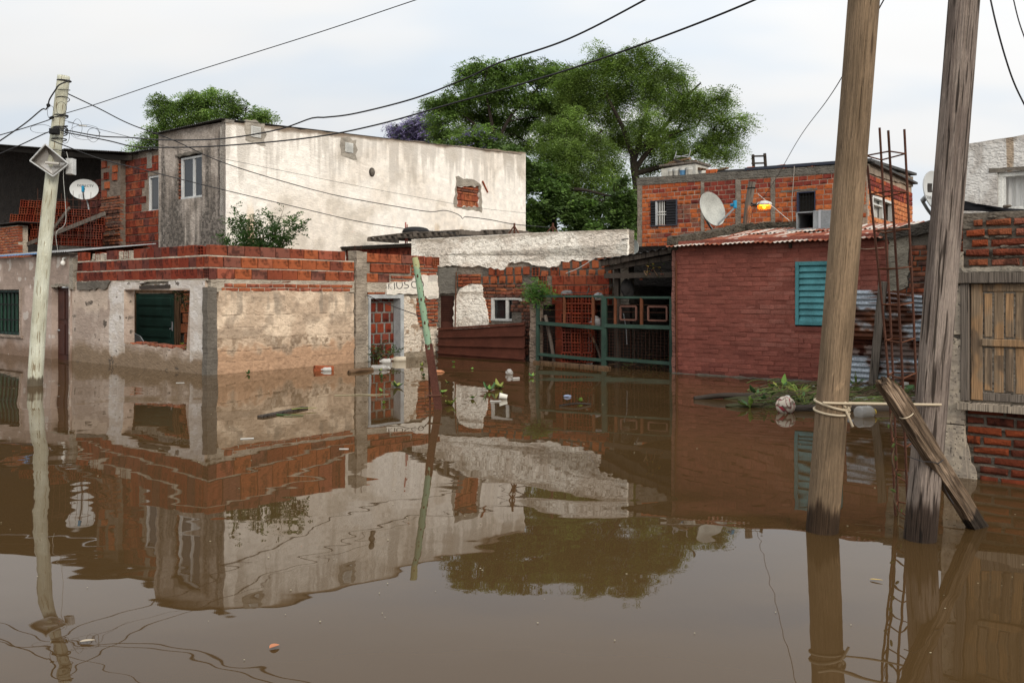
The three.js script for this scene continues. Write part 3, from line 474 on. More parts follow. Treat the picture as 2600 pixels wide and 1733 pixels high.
// ---------------------------------------------------------------- the tall white house
const TALL = thing('white_house', 'two storey house with long white plaster flank and streaked grey front', 'house', [-3.6, 0, -2.7]);
{
  const a1 = fr(-2.7, 572, 308)[0], a0 = fr(-2.7, 402, 338)[0], H0 = 5.09, H1 = 5.9, B1 = -13.66, L = -2.7 - B1;
  const [wx0, wx1, wy0, wy1] = frr(-2.7, 455, 396, 512, 503);
  const tF = tex(512, 1024, (u, v) => {
    const y = v * 5.2, n = fbm(u * 9, v * 14, 171, 5), f = fbm(u * 50, v * 90, 173, 4), st = fbm(u * 13, v * 2.2, 175, 4), s2 = vn(u * 220, v * 420, 179);
    let c = mix3([0.64, 0.60, 0.56], [0.56, 0.52, 0.48], sm(0.4, 0.6, n));
    const k = sm(0.46, 0.74, st * 0.8 + 0.16 * n + 0.50 * Math.pow(1 - Math.min(1, y / 5.0), 0.9) - 0.02 + (u < 0.28 ? 0.06 : 0) - 0.14 * sm(4.4, 4.9, y));
    c = mix3(c, [0.29, 0.27, 0.25], k * (0.25 + 0.75 * sm(0.2, 0.75, f + 0.2 * (n - 0.5)))); c = mix3(c, [0.62, 0.60, 0.57], 0.5 * sm(0.86, 0.9, s2) * k);
    return c.map((q) => q * (0.85 + 0.3 * f));
  });
  const tS = tex(2048, 1024, (u, v) => {
    const top = lerp(H0, H1, u), y = v * 6, d = top - y, n = fbm(u * 22, v * 12, 181, 5), f = fbm(u * 90, v * 50, 183, 4), n3 = fbm(u * 6, v * 4, 185, 4), st = fbm(u * 60, v * 3, 187, 4);
    let c = mix3([0.93, 0.905, 0.865], [0.89, 0.855, 0.805], sm(0.4, 0.62, n3));
    c = mix3(c, [0.74, 0.70, 0.64], 0.45 * sm(0.5, 0.66, n) * sm(0.45, 0.6, n3));
    const moss = sm(0.56, 0.74, st * 0.65 + n * 0.25 + 0.28 * (1 - Math.min(1, d / 1.6))) * (1 - sm(1.3, 2.3, d + n)); c = mix3(c, [0.38, 0.35, 0.31], moss * 0.32 * (0.5 + 0.5 * f));
    c = mix3(c, [0.42, 0.36, 0.30], (1 - sm(0.02, 0.12, d + (n - 0.5) * 0.15)) * 0.8);
    const rustS = sm(0.66, 0.72, fbm(u * 34, v * 2, 189, 3)) * sm(0.45, 0.6, n) * (1 - sm(2.6, 3.6, y)); c = mix3(c, [0.74, 0.62, 0.47], rustS * 0.7);
    return c.map((q) => q * (0.92 + 0.16 * f));
  });
  const tB = tex(1024, 512, (u, v) => { const f = fbm(u * 46 + v * 8, v * 22, 191, 5), g = 1 - Math.abs(2 * fbm(u * 30 + v * 16, v * 30, 193, 4) - 1); return 0.45 * f + 0.55 * sm(0.6, 1, g); }, false);
  part(TALL, 'wall', slab([[a0, 0], [a1, 0], [a1, H0], [a0, H0 + 0.06]], -2.9, -2.7, [rect(wx0 - 0.1, wx1, wy0, wy1 + 0.05)]), mat({ map: over(tF, a1 - a0, 5.2, a0, 0), bumpMap: rep(tRough, 0.9), bumpScale: 0.012 }), { label: 'narrow grey front wall with black streaks' });
  const hole = [sd(a1, 1158, 472), sd(a1, 1216, 472), sd(a1, 1216, 526), sd(a1, 1158, 524)], vents = [[647, 335], [884, 375]].map((p) => sd(a1, ...p));
  part(TALL, 'wall', sideSlab([[-2.7, 0], [B1, 0], [B1, H1], ...jag([[B1, H1], [-2.7, H0]], 0.018, 0.2, 81).slice(1, -1).filter((p, i, l) => i < l.length / 2 - 1), [-2.7, H0]], a1 - 0.2, a1 + 0.02, [jag(hole, 0.05, 0.12, 82)]), mat({ map: over(tS, L + 0.02, 6, 2.7, 0), bumpMap: over(tB, 1.5, 0.8), bumpScale: 0.011 }), { label: 'long white side wall with rough stained plaster' });
  part(TALL, 'wall', [box(a0 + 0.05, a1 - 0.2, 0, 5.6, B1, B1 + 0.2), box(a0, a0 + 0.2, 0, 5.1, B1, -2.9)], MORTAR);
  const roof = part(TALL, 'roof', sheetGeo(a1 - a0 + 0.1, 10.9, 0.076, 0.012, 3).rotateX(0.062).translate(a0 - 0.06, 5.13, -2.55), SHEET_DARK, { keep: true });
  part(roof, 'ridge_wall', sideSlab([[-2.75, 4.9], [B1, 5.6], [B1, 6.0], [-2.75, 5.2]], a0 - 0.03, a0 + 0.08), MORTAR);
  part(TALL, 'parapet_cap', box(a1 - 0.12, a1 + 0.03, H0 - 0.02, H0 + 0.06, -2.9, -2.68), stone(0.30, 0.27, 0.24, { bumpScale: 0.03 }));
  // broken patch with bricks behind the plaster
  const hb = hole.map((p) => p[0]), hy = hole.map((p) => p[1]), bx0 = Math.max(...hb), bx1 = Math.min(...hb), by0 = Math.min(...hy), by1 = Math.max(...hy);
  part(TALL, 'cement_patch', sideSlab(jag([[bx0 + 0.12, by0 - 0.02], [bx1 - 0.1, by0 - 0.1], [bx1 - 0.1, by1], [bx1 + 0.25, by1 + 0.16], [bx0 + 0.05, by1 + 0.16]], 0.05, 0.12, 83), a1 - 0.1, a1 + 0.024, [jag(hole, 0.03, 0.12, 82)]), stone(0.36, 0.32, 0.27));
  part(TALL, 'mortar_bed', sideSlab([[bx0 + 0.3, by0 - 0.2], [bx1 - 0.3, by0 - 0.2], [bx1 - 0.3, by1 + 0.2], [bx0 + 0.3, by1 + 0.2]], a1 - 0.19, a1 - 0.1), MORTAR_DARK);
  course(TALL, 'brick', F_BLOCK, BRICK, 'b', bx0 + 0.1, bx1 - 0.1, by0 + 0.0, a1 - 0.02, 0.33, 0.2); course(TALL, 'brick', F_BLOCK, BRICK, 'b', bx0 + 0.1, bx1 - 0.1, by0 + 0.22, a1 - 0.03, 0.33, 0.17, { off: 0.5 });
  for (let i = 0; i < 4; i++) course(TALL, 'brick', F_THIN, i % 2 ? OLDBRICK : BRICK, 'b', bx0 + 0.1, bx1 - 0.1, by0 + 0.41 + i * 0.075, a1 - 0.03 + rr(-0.02, 0.01), 0.25, 0.06, { off: R() });
  for (const [b, y] of vents) {
    part(TALL, 'cement_patch', sideSlab(jag([[b + 0.27, y - 0.22], [b - 0.27, y - 0.27], [b - 0.25, y + 0.24], [b + 0.25, y + 0.24]], 0.05, 0.12, 84 + Math.round(y * 10)), a1 - 0.05, a1 + 0.026), stone(0.40, 0.36, 0.31));
    const v = part(TALL, 'vent', cbox(a1 - 0.02, a1 + 0.05, y - 0.12, y + 0.12, b - 0.13, b + 0.13, 0.01), WHITE);
    for (let i = 0; i < 5; i++) part(v, 'slat', box(a1 + 0.05, a1 + 0.058, y - 0.09 + i * 0.042, y - 0.07 + i * 0.042, b - 0.1, b + 0.1), WHITE);
  }
  { const p = sd(a1, 1222, 460), q = sd(a1, 1236, 488); part(TALL, 'pipe_stub', stick(V(a1 + 0.05, p[1], p[0]), V(a1 + 0.03, q[1], q[0]), 0.028, 7), clay(0.4, 0.12, 0.06)); }
  { const p = sd(a1, 942, 437); part(TALL, 'bird_nest', new THREE.SphereGeometry(0.1, 8, 6).scale(0.6, 1.2, 1).translate(a1 + 0.03, p[1], p[0]), MORTAR_DARK); }
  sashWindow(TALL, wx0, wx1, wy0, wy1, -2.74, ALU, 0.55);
  for (let y = wy0 + 0.05; y < wy1; y += 0.085) piece(TALL, 'brick', pick(F_THIN), pick(OLDBRICK), [wx0 - 0.06, y, -2.79], [0, rr(-0.1, 0.1), 0], [0.5, 1, 1]);
  part(TALL, 'lintel', slab(jag(rect(wx0 - 0.15, wx1 + 0.03, wy1 + 0.03, wy1 + 0.09), 0.015, 0.1, 89), -2.8, -2.68), CONCRETE_DARK);
}

// ---------------------------------------------------------------- the brick upper room beside it
const UPPER = thing('brick_house', 'narrow upper storey of red hollow blocks squeezed beside the streaked front', 'house', [-7.5, 2, -2.75]);
{
  const b = -2.75, x0 = fr(b, 306, 500)[0], x1 = fr(b, 401, 500)[0], yT0 = fr(b, 306, 394)[1], yT1 = fr(b, 401, 378)[1], yB = 2.2, [wx0, , wy0, wy1] = frr(b, 373, 445, 401, 537), wx1 = x1 + 0.25;
  part(UPPER, 'wall', slab([[x0, yB], [x1, yB], [x1, yT1], [x0, yT0]], b - 0.2, b - 0.02, [rect(wx0, x1 - 0.001, wy0, wy1)]), stone(0.27, 0.22, 0.18));
  for (let i = 0, y = 2.25; y < yT1 - 0.15; i++, y += 0.187) course(UPPER, 'brick', F_BLOCK, [...DARKBLOCK, BLOCK[2], BLOCK[3]], 'a', x0 + 0.1, x1 - 0.01, y, b, 0.29, 0.168, { off: (i % 2) * 0.5, skip: (x, yy) => x > wx0 - 0.16 && yy > wy0 - 0.05 && yy < wy1 + 0.05, vary: 0.12 });
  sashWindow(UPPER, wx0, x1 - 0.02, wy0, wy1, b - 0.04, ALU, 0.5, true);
  part(UPPER, 'cement_column', slab(jag(rect(x0 + 0.0, x0 + 0.09, yB, yT0), 0.012, 0.1, 91), b - 0.15, b + 0.01), CONCRETE);
  part(UPPER, 'cement_patch', slab(jag(rect(x1 - 0.52, x1 - 0.28, yT1 - 0.42, yT1 - 0.06), 0.03, 0.1, 92), b - 0.1, b + 0.008), CONCRETE);
  part(UPPER, 'roof', sheetGeo(x1 - x0 + 0.1, 4, 0.076, 0.012, 2).rotateX(0.05).rotateZ(Math.atan2(yT1 - yT0, x1 - x0)).translate(x0 - 0.1, yT0 + 0.0, b + 0.12), SHEET_DARK, { keep: true });
  // the old pillar of thin bricks at its left
  const px0 = fr(-2.6, 254, 500)[0], px1 = fr(-2.6, 303, 500)[0];
  const pil = part(UPPER, 'brick_pillar', box(px0, px1, yB, yT0 - 0.05, b - 0.3, -2.62), stone(0.20, 0.16, 0.13));
  for (let i = 0, y = yB + 0.02; y < yT0 - 0.12; i++, y += 0.072) {
    const top = y > yT0 - 1.05;
    if (!top || i % 4 === 0) course(pil, 'brick', F_THIN, OLDBRICK, 'a', px0 + 0.0, top ? lerp(px0, px1, 0.45) : px1, y, -2.6 + rr(-0.02, 0.03), 0.24, 0.055, { off: R(), tilt: 0.03, gap: 0.02 });
  }
  for (const [x, y, m] of [[0.76, yT0 - 0.36, 0], [0.74, yT0 - 0.56, 2], [0.35, yT0 - 0.74, 0], [0.2, yT0 - 0.2, 3], [0.2, yT0 - 0.95, 3]]) piece(pil, 'block', F_SHORT[1], BLOCK[m], [lerp(px0, px1, x), y, -2.64], [0, 0, rr(-0.03, 0.03)], [1.15, 0.95, 1]);
  piece(pil, 'hollow_block', H22, DARKBLOCK[1], [lerp(px0, px1, 0.32), yT0 - 0.5, -2.64]);
}

// ---------------------------------------------------------------- the open shed over the left roof
const SHED = thing('open_shed', 'dark open shed with sagging corrugated roof above the low grey house', 'shed', [-9, 2.2, -3]);
{
  const b = -2.3, L = fr(b, -60, 362), M = fr(b, 160, 379), Q = fr(b, 300, 397);
  const sl = (L[1] - M[1]) / (M[0] - L[0]); Q[1] += 0.1;
  part(SHED, 'roof', [sheetGeo(M[0] - L[0] + 8, 2.4, 0.09, 0.014, 2).rotateX(0.02).rotateZ(-Math.atan(sl)).translate(L[0] - 8, L[1] + 8 * sl, b), sheetGeo(Q[0] - M[0] + 0.1, 2.4, 0.09, 0.014, 2).rotateX(0.02).rotateZ(-Math.atan2(M[1] - Q[1], Q[0] - M[0])).translate(M[0] - 0.02, M[1] + 0.02, b)], SHEET_DARK, { keep: true });
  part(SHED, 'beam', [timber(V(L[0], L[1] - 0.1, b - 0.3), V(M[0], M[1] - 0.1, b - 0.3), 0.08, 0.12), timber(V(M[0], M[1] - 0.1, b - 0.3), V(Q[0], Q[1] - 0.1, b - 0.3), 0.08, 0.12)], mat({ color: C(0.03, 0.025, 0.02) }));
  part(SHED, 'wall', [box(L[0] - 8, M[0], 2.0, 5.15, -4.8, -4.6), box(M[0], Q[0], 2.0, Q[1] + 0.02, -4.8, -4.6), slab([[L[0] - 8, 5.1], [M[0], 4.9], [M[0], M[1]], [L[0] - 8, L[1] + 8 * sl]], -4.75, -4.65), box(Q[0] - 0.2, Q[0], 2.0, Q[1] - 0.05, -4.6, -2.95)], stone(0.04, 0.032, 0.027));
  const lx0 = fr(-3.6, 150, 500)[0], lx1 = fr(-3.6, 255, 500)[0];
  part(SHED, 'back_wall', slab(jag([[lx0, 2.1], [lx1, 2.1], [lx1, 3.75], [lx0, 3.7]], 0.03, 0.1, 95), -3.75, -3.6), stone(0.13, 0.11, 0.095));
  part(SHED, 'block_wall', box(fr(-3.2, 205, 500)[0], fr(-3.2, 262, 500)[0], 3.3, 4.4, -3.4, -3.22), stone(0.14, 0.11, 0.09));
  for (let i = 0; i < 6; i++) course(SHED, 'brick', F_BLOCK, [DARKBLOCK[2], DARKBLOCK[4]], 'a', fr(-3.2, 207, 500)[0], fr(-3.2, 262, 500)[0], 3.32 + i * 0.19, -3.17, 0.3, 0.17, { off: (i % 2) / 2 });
  part(SHED, 'floor', box(L[0] - 6, Q[0] + 0.3, 2.1, 2.24, -4.6, -1.75), MORTAR_DARK);
  part(SHED, 'low_wall', box(L[0] - 0.5, -5.0, 2.1, 2.36, -1.75, -1.6), MORTAR);
  for (let i = 0; i < 2; i++) course(SHED, 'brick', F_THIN, [...BRICK, BRICK[0]], 'a', L[0] - 0.2, -5.0, 2.27 + i * 0.068, -1.59, 0.26, 0.058, { off: i / 2 });
}
{
  // hollow blocks stacked with their open ends to the street
  let first = null;
  const r = rng(77), put = (px, py, b, tilt, dark) => {
    const p = fr(b, px, py), q = A(p[0], p[1], b);
    if (!first) { first = solo('hollow_brick', 'red hollow brick in the heap behind the pale leaning pole', 'brick', HD.clone(), BLOCK[3], q, { keep: true, rot: [0, TH + 1.0, tilt], group: 'hollow bricks heaped above the low grey house' }); return; }
    const c = copyOf(first, null, q, undefined, { rot: [0, TH + 1.0 + (r() - 0.5) * 0.16, tilt] }); c.rotation.order = 'YXZ'; c.material = pick(dark ? DARKBLOCK : [BLOCK[2], BLOCK[3], DARKBLOCK[0], DARKBLOCK[5]], r);
  };
  for (let row = 0; row < 6; row++) for (let i = 0; i < 12; i++) {
    const px = 30 + i * 19.6 + row * 3, py = 613 - row * 18.2 + (i - 6) * 0.8;
    if (px > 256 || (row > 3 && i < 1) || (row > 4 && i > 6) || (row > 3 && i > 9)) continue;
    put(px, py, -1.95 - 0.01 * row + (row > 2 ? -0.03 : 0), row >= 3 && i < 6 ? -0.12 + r() * 0.05 : (r() - 0.5) * 0.05, i > 5);
  }
}
{
  const g = thing('rubble_pier', 'crumbling orange brick pier at the far left roof edge', 'brick pier', [-8.3, 2.2, -1.5]), x0 = fr(-1.5, -20, 600)[0], x1 = fr(-1.5, 45, 600)[0], y1 = fr(-1.5, 20, 574)[1];
  part(g, 'core', box(x0, x1 - 0.03, 2.1, y1, -1.75, -1.52), MORTAR_PALE);
  for (let y = 2.22; y < y1 - 0.04; y += 0.07) course(g, 'brick', F_THIN, [...BRICK, BRICK[0]], 'a', x0, x1, y, -1.5, 0.22, 0.055, { off: R(), tilt: 0.04, gap: 0.02 });
  part(g, 'sheet', box(x0, x1 + 0.35, y1 + 0.06, y1 + 0.075, -1.9, -1.4), SHEET_DARK);
}
for (const [p, q, w, l] of [[[22, 638], [266, 542], 0.10, 'long grey board leaning up to the old brick pillar'], [[128, 590], [176, 527], 0.08, 'short grey board leaning on the heap of hollow bricks']]) {
  const a = fr(-1.72, ...p), c = fr(-1.8, ...q), o = A(a[0], a[1], -1.72), e = A(c[0], c[1], -1.8);
  solo('plank', l, 'plank', timber(V(0, 0, 0), e.sub(o), 0.035, w), WOOD_GREY, o);
}
{
  const g = thing('steel_mesh', 'upright rusty steel mesh in front of the hollow brick heap', 'wire mesh', [-7.6, 2.3, -1.66]), b = -1.66;
  for (let i = 0; i < 11; i++) { const px = 94 + i * 15, p = fr(b, px, 625), q = fr(b, px + 1, 478 + (i % 3) * 9 + i); part(g, 'bar', stick(V(p[0], p[1], b), V(q[0], q[1], b), 0.005, 4), BAR); }
  for (let i = 0; i < 7; i++) { const py = 505 + i * 18, p = fr(b, 94, py), q = fr(b, 246, py + 3); part(g, 'bar', stick(V(p[0], p[1], b + 0.008), V(q[0], q[1], b + 0.008), 0.005, 4), BAR); }
}
// ---------------------------------------------------------------- satellite dishes
function dishBowl(r, depth = 0.13, back = false) { const pts = []; for (let i = 0; i <= 14; i++) { const t = i / 14 * r; pts.push(new THREE.Vector2(Math.max(t, 1e-4), depth * (t / r) ** 2)); } pts.push(new THREE.Vector2(r + 0.008, depth + 0.004), new THREE.Vector2(r + 0.008, depth - 0.012)); for (let i = 14; i >= 0; i--) { const t = i / 14 * r; pts.push(new THREE.Vector2(Math.max(t, 1e-4), depth * (t / r) ** 2 - 0.012)); } return new THREE.LatheGeometry(pts, 40).rotateX(Math.PI / 2); }
function logoMap(mark) {
  const c = document.createElement('canvas'); c.width = c.height = 512; const x = c.getContext('2d');
  x.fillStyle = '#fff'; x.fillRect(0, 0, 512, 512); x.fillStyle = mark ? '#4a4542' : '#6d6f70';
  if (mark) { x.fillRect(206, 130, 100, 108); x.font = 'bold 62px sans-serif'; x.textAlign = 'center'; x.fillText('DIRECTV', 256, 330); }
  else { x.font = 'bold 74px sans-serif'; x.textAlign = 'center'; x.fillText('DIRECTV', 268, 172); x.fillStyle = '#fff'; x.beginPath(); x.moveTo(82, 118); x.lineTo(128, 146); x.lineTo(82, 174); x.fill(); }
  const t = new THREE.CanvasTexture(c); t.colorSpace = THREE.SRGBColorSpace; t.wrapS = t.wrapT = THREE.RepeatWrapping; return t;
}
// face: unit vector that the bowl looks along; feed: where the arm ends
function dish(label, c, face, w, h, foot, logo, armTip, armRoot, extra = {}) {
  const g = thing('satellite_dish', label, 'satellite dish', [c.x, c.y, c.z], { street: false });
  const z = V(...face).normalize(), x = new THREE.Vector3().crossVectors(V(0, 1, 0), z).normalize(), y = new THREE.Vector3().crossVectors(z, x), M = new THREE.Matrix4().makeBasis(x, y, z).setPosition(c);
  const m = logo ? mat({ color: C(0.52, 0.53, 0.52), map: over(logo, w, h, -w / 2, -h / 2), roughness: 0.5 }) : DISH;
  const bowl = dishBowl(0.5, 0.11).scale(w, h, 1); boxUV(bowl); { const u = bowl.attributes.uv, p = bowl.attributes.position; for (let i = 0; i < u.count; i++) u.setXY(i, p.getX(i), p.getY(i)); }
  part(g, 'reflector', bowl.applyMatrix4(M), m, { keep: true });
  const L = (p) => V(...p).applyMatrix4(M), root = L(armRoot), tip = L(armTip);
  part(g, 'arm', timber(root, tip, 0.03, 0.035), ZINC);
  part(g, 'feed_horn', [limb([tip.clone().add(V(0, 0.05, 0)), L([armTip[0] * 0.95, armTip[1] + 0.07, armTip[2] - 0.07])], 0.03, 0.035, 10), cbox(tip.x - 0.03, tip.x + 0.03, tip.y - 0.02, tip.y + 0.13, tip.z - 0.03, tip.z + 0.03, 0.01)], DISH_BLUE);
  part(g, 'mount', [stick(L([0, 0, -0.02]), L([0, -0.05, -0.14]), 0.035, 8), limb([L([0, -0.05, -0.14]), foot.clone().lerp(L([0, -0.1, -0.14]), 0.7), foot], 0.022, 0.022, 8)], ZINC);
  return g;
}
{
  const b = -2.35, p = fr(b, 215, 483), c = A(p[0], p[1], b), f = fr(b, 240, 560);
  dish('round grey satellite dish with dark lettering beside the old brick pillar', c, [0.30, 0.12, 1], 0.66, 0.52, A(f[0], 2.2, b - 0.1), logoMap(false), [0.02, -0.10, 0.34], [0, -0.26, 0.1]);
}
// ---------------------------------------------------------------- the long low house in the middle
const MID = thing('patched_house', 'long low house, white plaster above and bare patchwork of bricks below', 'house', [-1.2, 0, -6]);
{
  const b = -6, P = (x, y) => fr(b, x, y), x0 = P(1045, 640)[0], x1 = P(1594, 600)[0], yT = 2.59;
  const D = frr(b, 1112, 750, 1149, 835), Wn = frr(b, 1244, 755, 1322, 815);
  part(MID, 'wall', slab([[x0, -0.4], [x1, -0.4], [x1, yT - 0.03], [x0, yT - 0.03]], b - 0.25, b - 0.05, [rect(D[0], D[1], -0.3, D[3]), rect(Wn[0], Wn[1], Wn[2], Wn[3])]), stone(0.31, 0.265, 0.22, { bumpScale: 0.03 }));
  const tw = tex(1024, 512, (u, v) => { const d = (1 - v) * 1.2, n = fbm(u * 26, v * 7, 201, 5), f = fbm(u * 110, v * 24, 203, 4), n3 = fbm(u * 8, v * 3, 205, 4), e = Math.abs(2 * fbm(u * 60, v * 18, 207, 4) - 1); let c = mix3([0.94, 0.915, 0.865], [0.86, 0.82, 0.765], sm(0.42, 0.62, n3)); c = mix3(c, [0.50, 0.46, 0.41], 0.5 * (1 - sm(0.0, 0.14, e)) * sm(0.4, 0.55, n)); c = mix3(c, [0.50, 0.45, 0.39], (1 - sm(0.02, 0.10, d + (n - 0.5) * 0.2)) * 0.5); c = mix3(c, [0.36, 0.32, 0.28], sm(0.62, 0.74, n) * sm(0.7, 1.0, d) * 0.6); return c.map((q) => q * (0.9 + 0.2 * f)); });
  const PL = mat({ map: over(tw, x1 - x0, 1.2, x0, yT - 1.2), bumpMap: rep(tRough, 0.8), bumpScale: 0.018 });
  const low = [[1045, 650], [1114, 676], [1165, 674], [1222, 675], [1280, 684], [1291, 668], [1343, 666], [1376, 676], [1414, 677], [1424, 662], [1506, 660], [1522, 650], [1594, 650]].map((p) => P(...p));
  part(MID, 'plaster', slab([...jag([...low, [x1, yT - 0.3]], 0.03, 0.09, 101).slice(0, -3), [x1, low[12][1]], [x1, yT - 0.02], [lerp(x0, x1, 0.6), yT + 0.01], [x0, yT + 0.01]], b - 0.06, b + 0.01), PL, { label: 'rough white plaster along the top' });
  part(MID, 'plaster', slab(jag([[1166, 736], [1180, 727], [1206, 722], [1224, 724], [1226, 745], [1233, 775], [1238, 800], [1240, 832], [1150, 838], [1153, 765]].map((p) => P(...p)), 0.025, 0.07, 102), b - 0.06, b + 0.012), PL, { label: 'ragged white plaster between door and window' });
  part(MID, 'cement_coat', slab(jag([[1114, 680], [1158, 680], [1158, 745], [1112, 746]].map((p) => P(...p)), 0.02, 0.08, 103), b - 0.06, b + 0.004), CONCRETE);
  part(MID, 'roof_slab', box(x0, 2.5, yT - 0.16, yT - 0.04, -8.5, b - 0.26), CONCRETE_DARK);
  part(MID, 'wall', [box(x1 - 0.2, x1 - 0.002, -0.4, 1.5, -8.5, b - 0.26)], MORTAR_DARK);
  // hollow blocks laid on edge with wide dark mortar
  const rowB = (px0, px1, py, h, lean) => { const p = P(px0, py), q = P(px1, py); course(MID, 'brick', F_SHORT, [BLOCK[0], BLOCK[0], BLOCK[2], BRICK[0]], 'a', p[0], q[0], p[1] - 0.08, b + 0.0, 0.15, h, { gap: 0.075, tilt: 0.09, vary: 0.12 }); };
  part(MID, 'mortar_bed', [slab(jag([[1225, 674], [1300, 684], [1440, 660], [1552, 652], [1552, 705], [1332, 724], [1222, 722]].map((p) => P(...p)), 0.02, 0.1, 104), b - 0.06, b - 0.03)], MORTAR_DARK);
  rowB(1428, 1545, 672, 0.15); rowB(1240, 1350, 689, 0.165); rowB(1374, 1552, 691, 0.11); rowB(1226, 1334, 710, 0.155); rowB(1440, 1552, 652, 0.12);
  piece(MID, 'hollow_block', H22, BLOCK[3], [P(1262, 690)[0], P(1262, 690)[1], b - 0.06]); piece(MID, 'hollow_block', H22, BLOCK[2], [P(1360, 690)[0], P(1360, 690)[1], b - 0.06]); piece(MID, 'hollow_block', H22, BLOCK[3], [P(1408, 690)[0], P(1408, 690)[1], b - 0.06]);
  const thin = (px0, px1, py0, py1, ms) => { for (let y = P(px0, py1)[1]; y < P(px0, py0)[1] - 0.03; y += 0.073) course(MID, 'thin_brick', F_THIN, ms, 'a', P(px0, (py0 + py1) / 2)[0], P(px1, (py0 + py1) / 2)[0], y, b - 0.01, 0.23, 0.056, { off: R(), gap: 0.02, tilt: 0.02 }); };
  thin(1162, 1218, 698, 728, BRICK); thin(1222, 1332, 722, 755, OLDBRICK); thin(1224, 1244, 755, 818, BRICK); thin(1270, 1320, 733, 748, BRICK); thin(1115, 1150, 692, 705, OLDBRICK);
  const dd = part(MID, 'door', cbox(D[0], D[1], -0.3, D[3], b - 0.14, b - 0.09), mat({ color: C(0.14, 0.05, 0.035), map: speckMap, roughness: 0.6 }), { label: 'red brown louvred shutter door' });
  for (let y = 0.75; y < D[3] - 0.05; y += 0.05) part(dd, 'slat', timber(V(D[0] + 0.04, y, b - 0.085), V(D[1] - 0.04, y, b - 0.085), 0.012, 0.035), BROWN_DOOR);
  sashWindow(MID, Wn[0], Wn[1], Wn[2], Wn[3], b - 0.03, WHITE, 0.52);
  part(MID, 'drain_pipe', stick(V(P(1160, 690)[0], P(1160, 690)[1], b + 0.02), V(P(1157, 830)[0], 0.6, b + 0.02), 0.012, 6), RUST);
  // the low brown shed wall between the two houses, with its sheet roof
  const s0 = P(835, 620)[0], s1 = P(1043, 620)[0];
  const lean = thing('lean_to', 'dark brick lean-to with thin corrugated roof behind the shell', 'shed', [s0, 0, b]);
  part(lean, 'wall', box(s0, s1, 0, 2.44, b - 0.2, b - 0.12), MORTAR_DARK);
  for (let i = 0; i < 4; i++) course(lean, 'brick', F_BLOCK, [DARKBLOCK[2], DARKBLOCK[1], DARKBLOCK[3]], 'a', s0 + 0.4, s1 - 0.02, 1.7 + i * 0.187, b - 0.1, 0.3, 0.172, { off: (i % 2) / 2 });
  part(lean, 'roof', sheetGeo(s1 - s0 + 0.25, 3, 0.076, 0.012, 2).rotateX(0.07).translate(s0 - 0.25, 2.50, b + 0.1), SHEET_DARK, { keep: true });
  part(lean, 'roof_edge', [box(s0 - 0.2, s1, 2.44, 2.475, b - 0.1, b + 0.05)], WOOD_DARK);
}
// pallets, tyre and brackets on the roofs
{
  const pallet = (label, px, py, px2, py2, b, n) => {
    const p = fr(b, px, py), q = fr(b, px2, py2), g = thing('pallet', label, 'pallet', [p[0], p[1], b], { group: 'grey pallets on the flat roof' }), L = q[0] - p[0];
    const up = (q[1] - p[1]) / L;
    for (let i = 0; i < n; i++) { const z = b - 0.12 - i * 0.2; part(g, 'slat', timber(V(p[0], p[1] + 0.1, z), V(q[0], q[1] + 0.1, z), 0.1, 0.02), WOOD_GREY); }
    for (const k of [0.02, 0.34, 0.66, 0.98]) { const x = p[0] + L * k, y = p[1] + up * L * k; part(g, 'bearer', cbox(x - 0.045, x + 0.045, y, y + 0.088, b - 0.1 - n * 0.2, b - 0.06, 0.004), WOOD_GREY); }
  };
  pallet('grey pallet lying on the corrugated lean-to roof', 928, 612, 1050, 598, -6.45, 5);
  pallet('grey pallet beside the tyre on the white roof edge', 1046, 601, 1166, 594, -6.3, 5);
  pallet('short grey pallet on the roof edge right of the tyre', 1216, 595, 1290, 594, -6.5, 4);
  const p = fr(-7.3, 1056, 592);
  const t = solo('tyre', 'old black tyre lying on the pallets', 'tyre', new THREE.TorusGeometry(0.25, 0.10, 12, 32).rotateX(Math.PI / 2 - 0.12), TYRE, A(p[0], p[1] + 0.02, -7.3), { keep: true });
  for (const [px, l] of [[1306, 'rusty tripod bracket holding a cable in front of the white flank'], [1404, 'rusty tripod bracket in front of the green trees']]) {
    const q = fr(-6.4, px, 592), T = fr(-6.4, px, 566), g = thing('tripod_bracket', l, 'bracket', [q[0], q[1], -6.4]), y0 = 2.54;
    part(g, 'post', stick(V(q[0], y0, -6.4), V(q[0], T[1], -6.4), 0.022, 6), BAR);
    for (const s of [-1, 1]) part(g, 'leg', stick(V(q[0] + s * 0.22, y0, -6.35), V(q[0], T[1] - 0.06, -6.4), 0.015, 6), BAR);
  }
  const f = fr(-8.2, 1100, 582); const fl = thing('plastic_scrap', 'faded pink plastic scrap standing among the pallets', 'plastic scrap', [f[0], f[1], -7.2]);
  part(fl, 'strip', [box(f[0] - 0.03, f[0], 2.5, f[1] + 0.12, -7.2, -7.18), box(f[0] + 0.03, f[0] + 0.05, 2.5, f[1] + 0.06, -7.2, -7.18)], paint(0.6, 0.2, 0.16));
}
